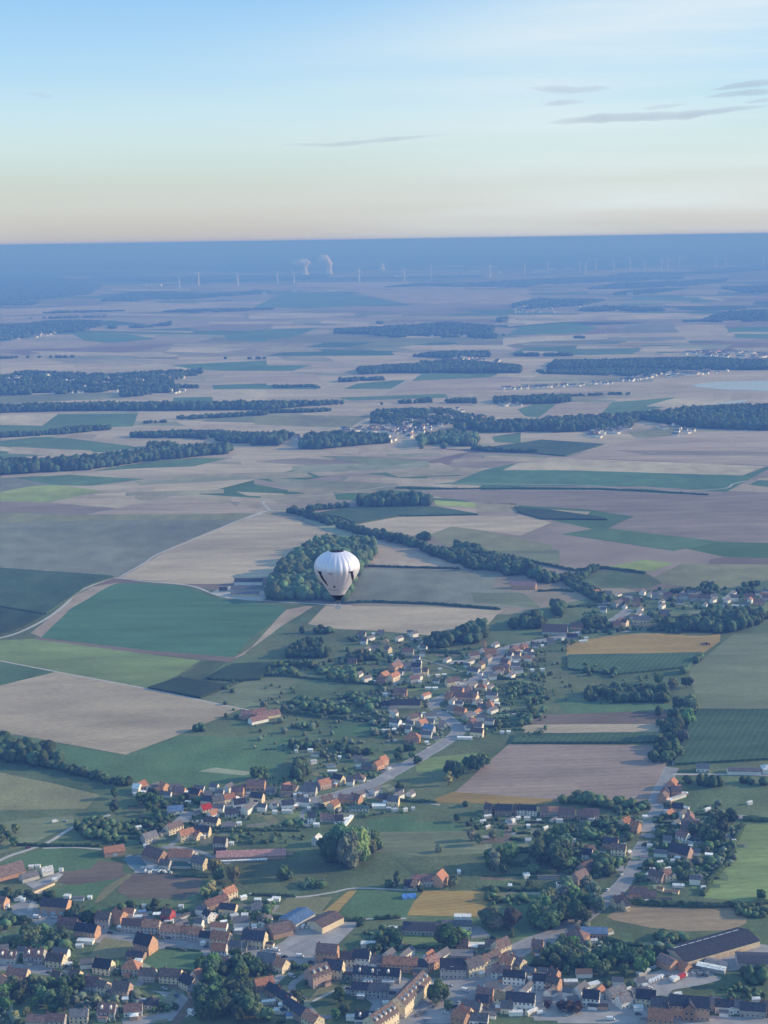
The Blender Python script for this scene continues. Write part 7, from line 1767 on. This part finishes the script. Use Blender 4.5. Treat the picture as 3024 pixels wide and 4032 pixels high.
# pale industrial halls on the horizon plain
HALL = [(1580,1092,48),(1640,1090,30),(1680,1088,40),(1755,1083,26),(1790,1081,24),(1830,1079,16),(1865,1077,36),(2176,1064,18),(1155,1152,18),(2120,1074,40),(560,1127,28),(610,1127,44),(2240,1060,30),(2480,1164,22),(2410,998,14),(1040,1162,18),(1970,1077,14),(1485,1128,10)]
for k, (x, y, wpx) in enumerate(HALL):
    a, b = U(x - wpx / 2, y), U(x + wpx / 2, y); L = (b - a).length; m = (a + b) / 2
    e = building(None, m.x, m.y, L, 0, 'w', 'w', W=min(160, L * .6), H=26 if wpx > 15 else 30, rh=6, typ='f', name='industrial_hall', win=False)
    for q in ('_r', '_w'): del e[q]
    e['_x'] = x
    tag(e, None, 'industrial hall', 'pale industrial halls near the horizon')
hl = sorted([o for o in col.objects if '_x' in o], key=lambda o: o['_x'])
for k, e in enumerate(hl):
    e['label'] = f'pale long industrial hall near the horizon, {ORD[k + 1]} from the left'; del e['_x']

# ================================================================== clouds
def cloud(pts, label, dens, alt=3000.0, depth=480.0):
    """pts: (x, y, half thickness in picture pixels) along the streak; built at its real height as a long flat body of cloud"""
    hz0 = lambda x: 966 - 46 * x / 3024
    vs = []; fs = []; n = 14; rr = random.Random(int(pts[0][0]))
    q = []
    for (a, b) in zip(pts[:-1], pts[1:]):
        m = max(3, int(abs(b[0] - a[0]) / 40))
        q += [tuple(a[j] + (b[j] - a[j]) * k / m for j in range(3)) for k in range(m)]
    q.append(pts[-1])
    e0 = (hz0(pts[0][0]) - sum(p[1] for p in pts) / len(pts)) / FPX
    D = (alt - CAM_H) / e0
    for i, (x, y, t_) in enumerate(q):
        v = cam_rot @ Vector(((x - 1512) / FPX, -(y - 2016) / FPX, -1.0))
        c = Vector((0, 0, CAM_H)) + v * (D / math.hypot(v.x, v.y))
        k = min(1, min(i, len(q) - 1 - i) / (len(q) * .22) + .04)
        hh = .85 * t_ / FPX * D * (.55 + .45 * k) * (1 + .35 * mnoise.noise(Vector((x * .012, 1, 5)))); dd = depth * k * (1 + .3 * mnoise.noise(Vector((x * .01, 7, 1))))
        for j in range(n):
            a = 2 * PI * j / n; r_ = 1 + .22 * mnoise.noise(Vector((x * .02, math.cos(a) * 1.3, math.sin(a) * 1.3)))
            vs.append((c.x, c.y + math.cos(a) * dd * r_, c.z + math.sin(a) * hh * r_))
    for i in range(len(q) - 1):
        for j in range(n): fs.append((i * n + j, i * n + (j + 1) % n, (i + 1) * n + (j + 1) % n, (i + 1) * n + j))
    fs += [tuple(range(n - 1, -1, -1)), tuple(range((len(q) - 1) * n, len(q) * n))]
    m = bpy.data.materials.new('cloud_vapour'); m.use_nodes = True; t = m.node_tree; t.nodes.clear()
    o_ = N(t, 'ShaderNodeOutputMaterial'); v_ = N(t, 'ShaderNodeVolumePrincipled')
    v_.inputs['Color'].default_value = (.62, .67, .80, 1); v_.inputs['Absorption Color'].default_value = (.03, .03, .03, 1)  # grey and strong absorption put the clouds' shade into the vapour colour
    v_.inputs['Density'].default_value = dens; t.links.new(v_.outputs[0], o_.inputs['Volume'])
    o = link_mesh('cloud', vs, fs, m, smooth=True)
    tag(o, label, 'cloud', 'thin grey evening clouds')
def cp(C, pts): return [(C[0] + x / C[2], C[1] + y / C[2], t_) for x, y, t_ in pts]
CQ = (1900, 250, 1.476)
cloud(cp(CQ, [(345,350,6),(480,335,15),(640,320,18),(820,312,20),(1000,308,20),(1180,302,16),(1300,285,14),(1480,262,11),(1750,240,9)]), 'longest and thickest grey cloud streak, low at the right', 8.0e-4)
cloud(cp(CQ, [(240,140,5),(400,148,10),(520,155,11),(640,148,8),(760,142,4)]), 'uppermost left grey cloud streak of the right group', 8.0e-4)
cloud(cp(CQ, [(340,235,4),(450,228,8),(610,218,4)]), 'short grey cloud streak just above the longest one', 8.0e-4)
cloud(cp(CQ, [(910,262,3),(1050,252,6),(1190,236,3)]), 'small faint wisp above the middle of the longest streak', 6.7e-4)
cloud(cp(CQ, [(1320,155,4),(1450,132,9),(1560,118,12),(1800,108,12)]), 'upper grey cloud running off the right edge', 9.6e-4)
cloud(cp(CQ, [(1280,195,4),(1400,182,7),(1550,168,11),(1800,160,12)]), 'middle grey cloud running off the right edge', 8.8e-4)
cloud(cp(CQ, [(1520,225,4),(1620,216,6),(1780,208,7)]), 'thin lower cloud wisp running off the right edge', 8.0e-4)
cloud(cp((0,0,.5486), [(600,312,4),(720,313,8),(830,302,9),(900,296,6),(975,290,3)]), 'faint long cloud streak near the middle of the sky', 5.5e-4)
cloud(cp((0,0,.5486), [(62,204,2),(85,205,5),(116,207,2)]), 'tiny grey cloud at the far left of the sky', 6.7e-4)
# ================================================================== the hot-air balloon
DB = 550.0
vB = cam_rot @ Vector(((1329 - 1512) / FPX, -(2338 - 2016) / FPX, -1.0))
mouth = Vector((0, 0, CAM_H)) + vB * DB
balloon = bpy.data.objects.new('hot_air_balloon', None); col.objects.link(balloon)
balloon.location = mouth - Vector((0, 0, 5.6))
balloon.rotation_euler.z = math.atan2(-mouth.x, mouth.y)
tag(balloon, 'white silvery hot-air balloon floating before the wood', 'balloon')
B0 = 5.6
PROF = [(0, 2.75), (.9, 3.3), (1.75, 3.85), (3.5, 5.0), (5.2, 6.15), (6.95, 7.25), (8.5, 8.05), (9.6, 8.38), (10.4, 8.45), (11.4, 8.3), (12.4, 7.95), (13.3, 7.4), (14.2, 6.6), (15.0, 5.55), (15.6, 4.5), (16.0, 3.5), (16.25, 2.4)]
def prad(z):
    for (z0, r0), (z1, r1) in zip(PROF[:-1], PROF[1:]):
        if z <= z1:
            t = max(0, (z - z0) / (z1 - z0)); return r0 + (r1 - r0) * t
    return PROF[-1][1]
NG = 24; SEG = 192
def bulge(th, z):
    # each gore billows between its load tapes, most on the broad upper part
    k = max(0, min(1, (z - 4) / 6)) * (1 - max(0, (z - 15) / 3))
    return 1 + .030 * k * (abs(math.sin(NG * th / 2)) - .5)
zz = [16.25 * (1 - math.cos(PI * i / 60)) / 2 * .35 + 16.25 * i / 60 * .65 for i in range(61)]
vs = []; fs = []
def smooth_r(z): return (prad(max(0, z - .35)) + 2 * prad(z) + prad(min(16.25, z + .35))) / 4 if z > .4 else prad(z)
for z in zz:
    for k in range(SEG):
        th = 2 * PI * k / SEG; r_ = smooth_r(z) * bulge(th, z); vs.append((r_ * math.sin(th), -r_ * math.cos(th), B0 + z))
for i in range(60):
    for k in range(SEG): fs.append((i * SEG + k, i * SEG + (k + 1) % SEG, (i + 1) * SEG + (k + 1) % SEG, (i + 1) * SEG + k))
m, t, b = principled('silver_envelope_fabric', .42, .5)
b.inputs['Base Color'].default_value = (.84, .80, .86, 1); b.inputs['Metallic'].default_value = .35
tcn = N(t, 'ShaderNodeTexCoord'); nn = N(t, 'ShaderNodeTexNoise'); nn.inputs['Scale'].default_value = .6; nn.inputs['Detail'].default_value = 4
t.links.new(tcn.outputs['Object'], nn.inputs[0]); bm_ = N(t, 'ShaderNodeBump'); bm_.inputs['Strength'].default_value = .25; bm_.inputs['Distance'].default_value = .3
t.links.new(nn.outputs[0], bm_.inputs['Height']); t.links.new(bm_.outputs[0], b.inputs['Normal'])
env = link_mesh('envelope', vs, fs, m, balloon, smooth=True)
M['navy'] = mat_plain('dark_navy_fabric', (.012, .012, .04), .6, .3)
M['black'] = mat_plain('black_fabric', (.015, .015, .03), .7, .3)
M['print_grey'] = mat_plain('grey_print', (.20, .19, .30), .7, .3)
M['print_orange'] = mat_plain('orange_print', (.50, .24, .16), .7, .3)
# crown panel (parachute vent)
vs = [(0, 0, B0 + 16.62)]; fs = []
for i, (r_, z) in enumerate(((1.2, 16.55), (2.3, 16.35), (2.75, 16.18))):
    vs += [(r_ * math.cos(2 * PI * k / 48), r_ * math.sin(2 * PI * k / 48), B0 + z + .03) for k in range(48)]
for k in range(48): fs.append((0, 1 + k, 1 + (k + 1) % 48))
for i in range(2):
    for k in range(48): fs.append((1 + i * 48 + k, 1 + (i + 1) * 48 + k, 1 + (i + 1) * 48 + (k + 1) % 48, 1 + i * 48 + (k + 1) % 48))
link_mesh('crown_panel', vs, fs, M['black'], balloon, smooth=True)
vs = []; fs = []   # load tapes: narrow ribs following each gore seam
for g_i in range(NG):
    th = 2 * PI * g_i / NG; n0 = len(vs)
    for z in zz[::3]:
        r_ = smooth_r(z) * bulge(th, z) + .035
        for d in (-.035, .035):
            a = th + d / max(r_, 1); vs.append((r_ * math.sin(a), -r_ * math.cos(a), B0 + z))
    for i in range(len(zz[::3]) - 1): fs.append((n0 + 2 * i, n0 + 2 * i + 1, n0 + 2 * i + 3, n0 + 2 * i + 2))
M['tape'] = mat_plain('load_tape', (.50, .46, .52), .7, .3)
o = link_mesh('load_tapes', vs, fs, M['tape'], balloon); o['kind'] = 'stuff'
# printed patches, sewn on the envelope: rows of (height, left, right) measured across the front
def patch(name, rows_, mat):
    vs = []; fs = []; k = 6; rs = []
    for (z0, a0, b0), (z1, a1, b1) in zip(rows_[:-1], rows_[1:]):
        m_ = max(1, int((abs(z0 - z1)) / .3))
        rs += [(z0 + (z1 - z0) * j / m_, a0 + (a1 - a0) * j / m_, b0 + (b1 - b0) * j / m_) for j in range(m_)]
    rs.append(rows_[-1])
    for z, a, b_ in rs:
        for j in range(k + 1):
            u = a + (b_ - a) * j / k; r0 = smooth_r(z); th = math.asin(max(-.99, min(.99, u / r0))); r_ = r0 * bulge(th, z) + .06
            vs.append((r_ * math.sin(th), -r_ * math.cos(th), B0 + z))
    for i in range(len(rs) - 1):
        for j in range(k): a = i * (k + 1) + j; fs.append((a, a + k + 1, a + k + 2, a + 1))
    return link_mesh(name, vs, fs, mat, balloon, smooth=True)
SX = 70.4; SZ = 68.1
def q3(rows_): return [((1300 - y) / SZ, (a - 845) / SX, (b_ - 845) / SX) for y, a, b_ in rows_]
patch('emblem_stroke', q3([(622,350,448),(650,366,445),(668,372,440),(700,394,446),(800,430,500),(900,492,560),(1020,585,606)]), M['navy'])
patch('emblem_stroke', q3([(620,1140,1262),(645,1160,1262),(660,1185,1260),(700,1195,1258),(760,1202,1265),(850,1222,1275),(930,1240,1268),(985,1216,1232)]), M['navy'])
patch('emblem_bar', q3([(640,612,740),(656,618,732)]), M['print_orange'])
patch('emblem_point', q3([(668,655,700),(692,672,684)]), M['print_orange'])
patch('emblem_sail', q3([(988,768,782),(1030,745,795),(1066,722,802)]), M['print_grey'])
rl_ = random.Random(3); x = 600
while x < 890:
    w_ = rl_.choice((12, 15, 18)); yb = 1118 + 34 * (1 - abs(x - 745) / 150) * .6
    patch('lettering', q3([(yb, x, x + w_), (yb + rl_.choice((14, 18, 22)), x, x + w_)]), M['print_grey']); x += w_ + 6
x = 1000
while x < 1130:
    w_ = rl_.choice((12, 15)); yb = 1118 - (x - 1000) * .16
    patch('lettering', q3([(yb, x, x + w_), (yb + 16, x, x + w_)]), M['print_grey']); x += w_ + 7
# dark rim, scoop and lines
def ring(name, rz, mat, n=40, sm=True):
    vs = []; fs = []
    for r_, z in rz: vs += [(r_ * math.cos(2 * PI * k / n), r_ * math.sin(2 * PI * k / n), z) for k in range(n)]
    for i in range(len(rz) - 1):
        for k in range(n): fs.append((i * n + k, i * n + (k + 1) % n, (i + 1) * n + (k + 1) % n, (i + 1) * n + k))
    return link_mesh(name, vs, fs, mat, balloon, smooth=sm)
ring('mouth_band', [(2.35, B0 - .55), (2.8, B0 + .05)], M['black'])
M['scoop'] = mat_plain('scoop_fabric', (.05, .06, .10), .7, .2)
vs = []; fs = []      # scoop: skirt covering the back two thirds
for z, r_ in ((B0 - .5, 2.3), (B0 - 1.4, 1.6), (B0 - 2.6, .95)):
    vs += [(r_ * math.cos(a), r_ * math.sin(a), z) for a in np.linspace(-.5, PI + .9, 25)]
for i in range(2):
    for k in range(24): fs.append((i * 25 + k, i * 25 + k + 1, (i + 1) * 25 + k + 1, (i + 1) * 25 + k))
link_mesh('scoop', vs, fs, M['scoop'], balloon, smooth=True)
def rod(vs, fs, a, b, r_, n=5):
    d = (b - a).normalized(); u = d.orthogonal().normalized(); w_ = d.cross(u); k = len(vs)
    for p in (a, b):
        for i in range(n):
            t_ = 2 * PI * i / n; vs.append(tuple(p + (u * math.cos(t_) + w_ * math.sin(t_)) * r_))
    for i in range(n): fs.append((k + i, k + (i + 1) % n, k + n + (i + 1) % n, k + n + i))
vs = []; fs = []
for k in range(12):
    a = 2 * PI * k / 12; rod(vs, fs, Vector((2.4 * math.cos(a), 2.4 * math.sin(a), B0 - .4)), Vector((.7 * math.cos(a), .6 * math.sin(a), 2.9)), .03)
link_mesh('rigging_lines', vs, fs, M['black'], balloon)
vs = []; fs = []
for sx in (-1, 1):
    for sy in (-1, 1):
        rod(vs, fs, Vector((sx * 1.0, sy * .75, 1.15)), Vector((sx * .55, sy * .45, 2.95)), .05)
        rod(vs, fs, Vector((sx * .55, sy * .45, 2.95)), Vector((-sx * .55, sy * .45, 2.95)), .05); rod(vs, fs, Vector((sx * .55, sy * .45, 2.95)), Vector((sx * .55, -sy * .45, 2.95)), .05)
boxf(vs, fs, -.35, -.05, -.15, .15, 2.6, 3.2); boxf(vs, fs, .05, .35, -.15, .15, 2.6, 3.2)
link_mesh('burner_frame', vs, fs, mat_plain('burner_steel', (.45, .45, .46), .4, .5, metal=.6), balloon)
M['wicker'] = mat_plain('pale_wicker', (.78, .72, .62), .9, .2, .15, 6)
vs = []; fs = []
def tub(z0, z1, x0, y0, x1, y1, t_=.07):
    for (ax, ay, az) in ((x0, y0, z0), (x1, y1, z1)): pass
    n = len(vs)
    for (X, Y, Z) in ((x0, y0, z0), (x1, y1, z1), (x1 - t_, y1 - t_, z1), (x0 - t_, y0 - t_, z0 + t_)):
        vs.extend([(-X, -Y, Z), (X, -Y, Z), (X, Y, Z), (-X, Y, Z)])
    for i in range(3):
        for k in range(4): fs.append((n + i * 4 + k, n + i * 4 + (k + 1) % 4, n + (i + 1) * 4 + (k + 1) % 4, n + (i + 1) * 4 + k))
    fs.append((n + 3, n + 2, n + 1, n)); fs.append((n + 12, n + 13, n + 14, n + 15))
tub(-.1, 1.2, 1.0, .75, 1.12, .85)
bk = link_mesh('basket', vs, fs, M['wicker'], balloon)
vs = []; fs = []
for z, x, y in ((1.2, 1.14, .87),):
    pts = [Vector((-x, -y, z)), Vector((x, -y, z)), Vector((x, y, z)), Vector((-x, y, z))]
    for i in range(4): rod(vs, fs, pts[i], pts[(i + 1) % 4], .08)
link_mesh('padded_rim', vs, fs, mat_plain('leather_rim', (.75, .72, .68), .6, .3), bk)
print('faces in masses', NW[0], 'objects', len(col.objects))
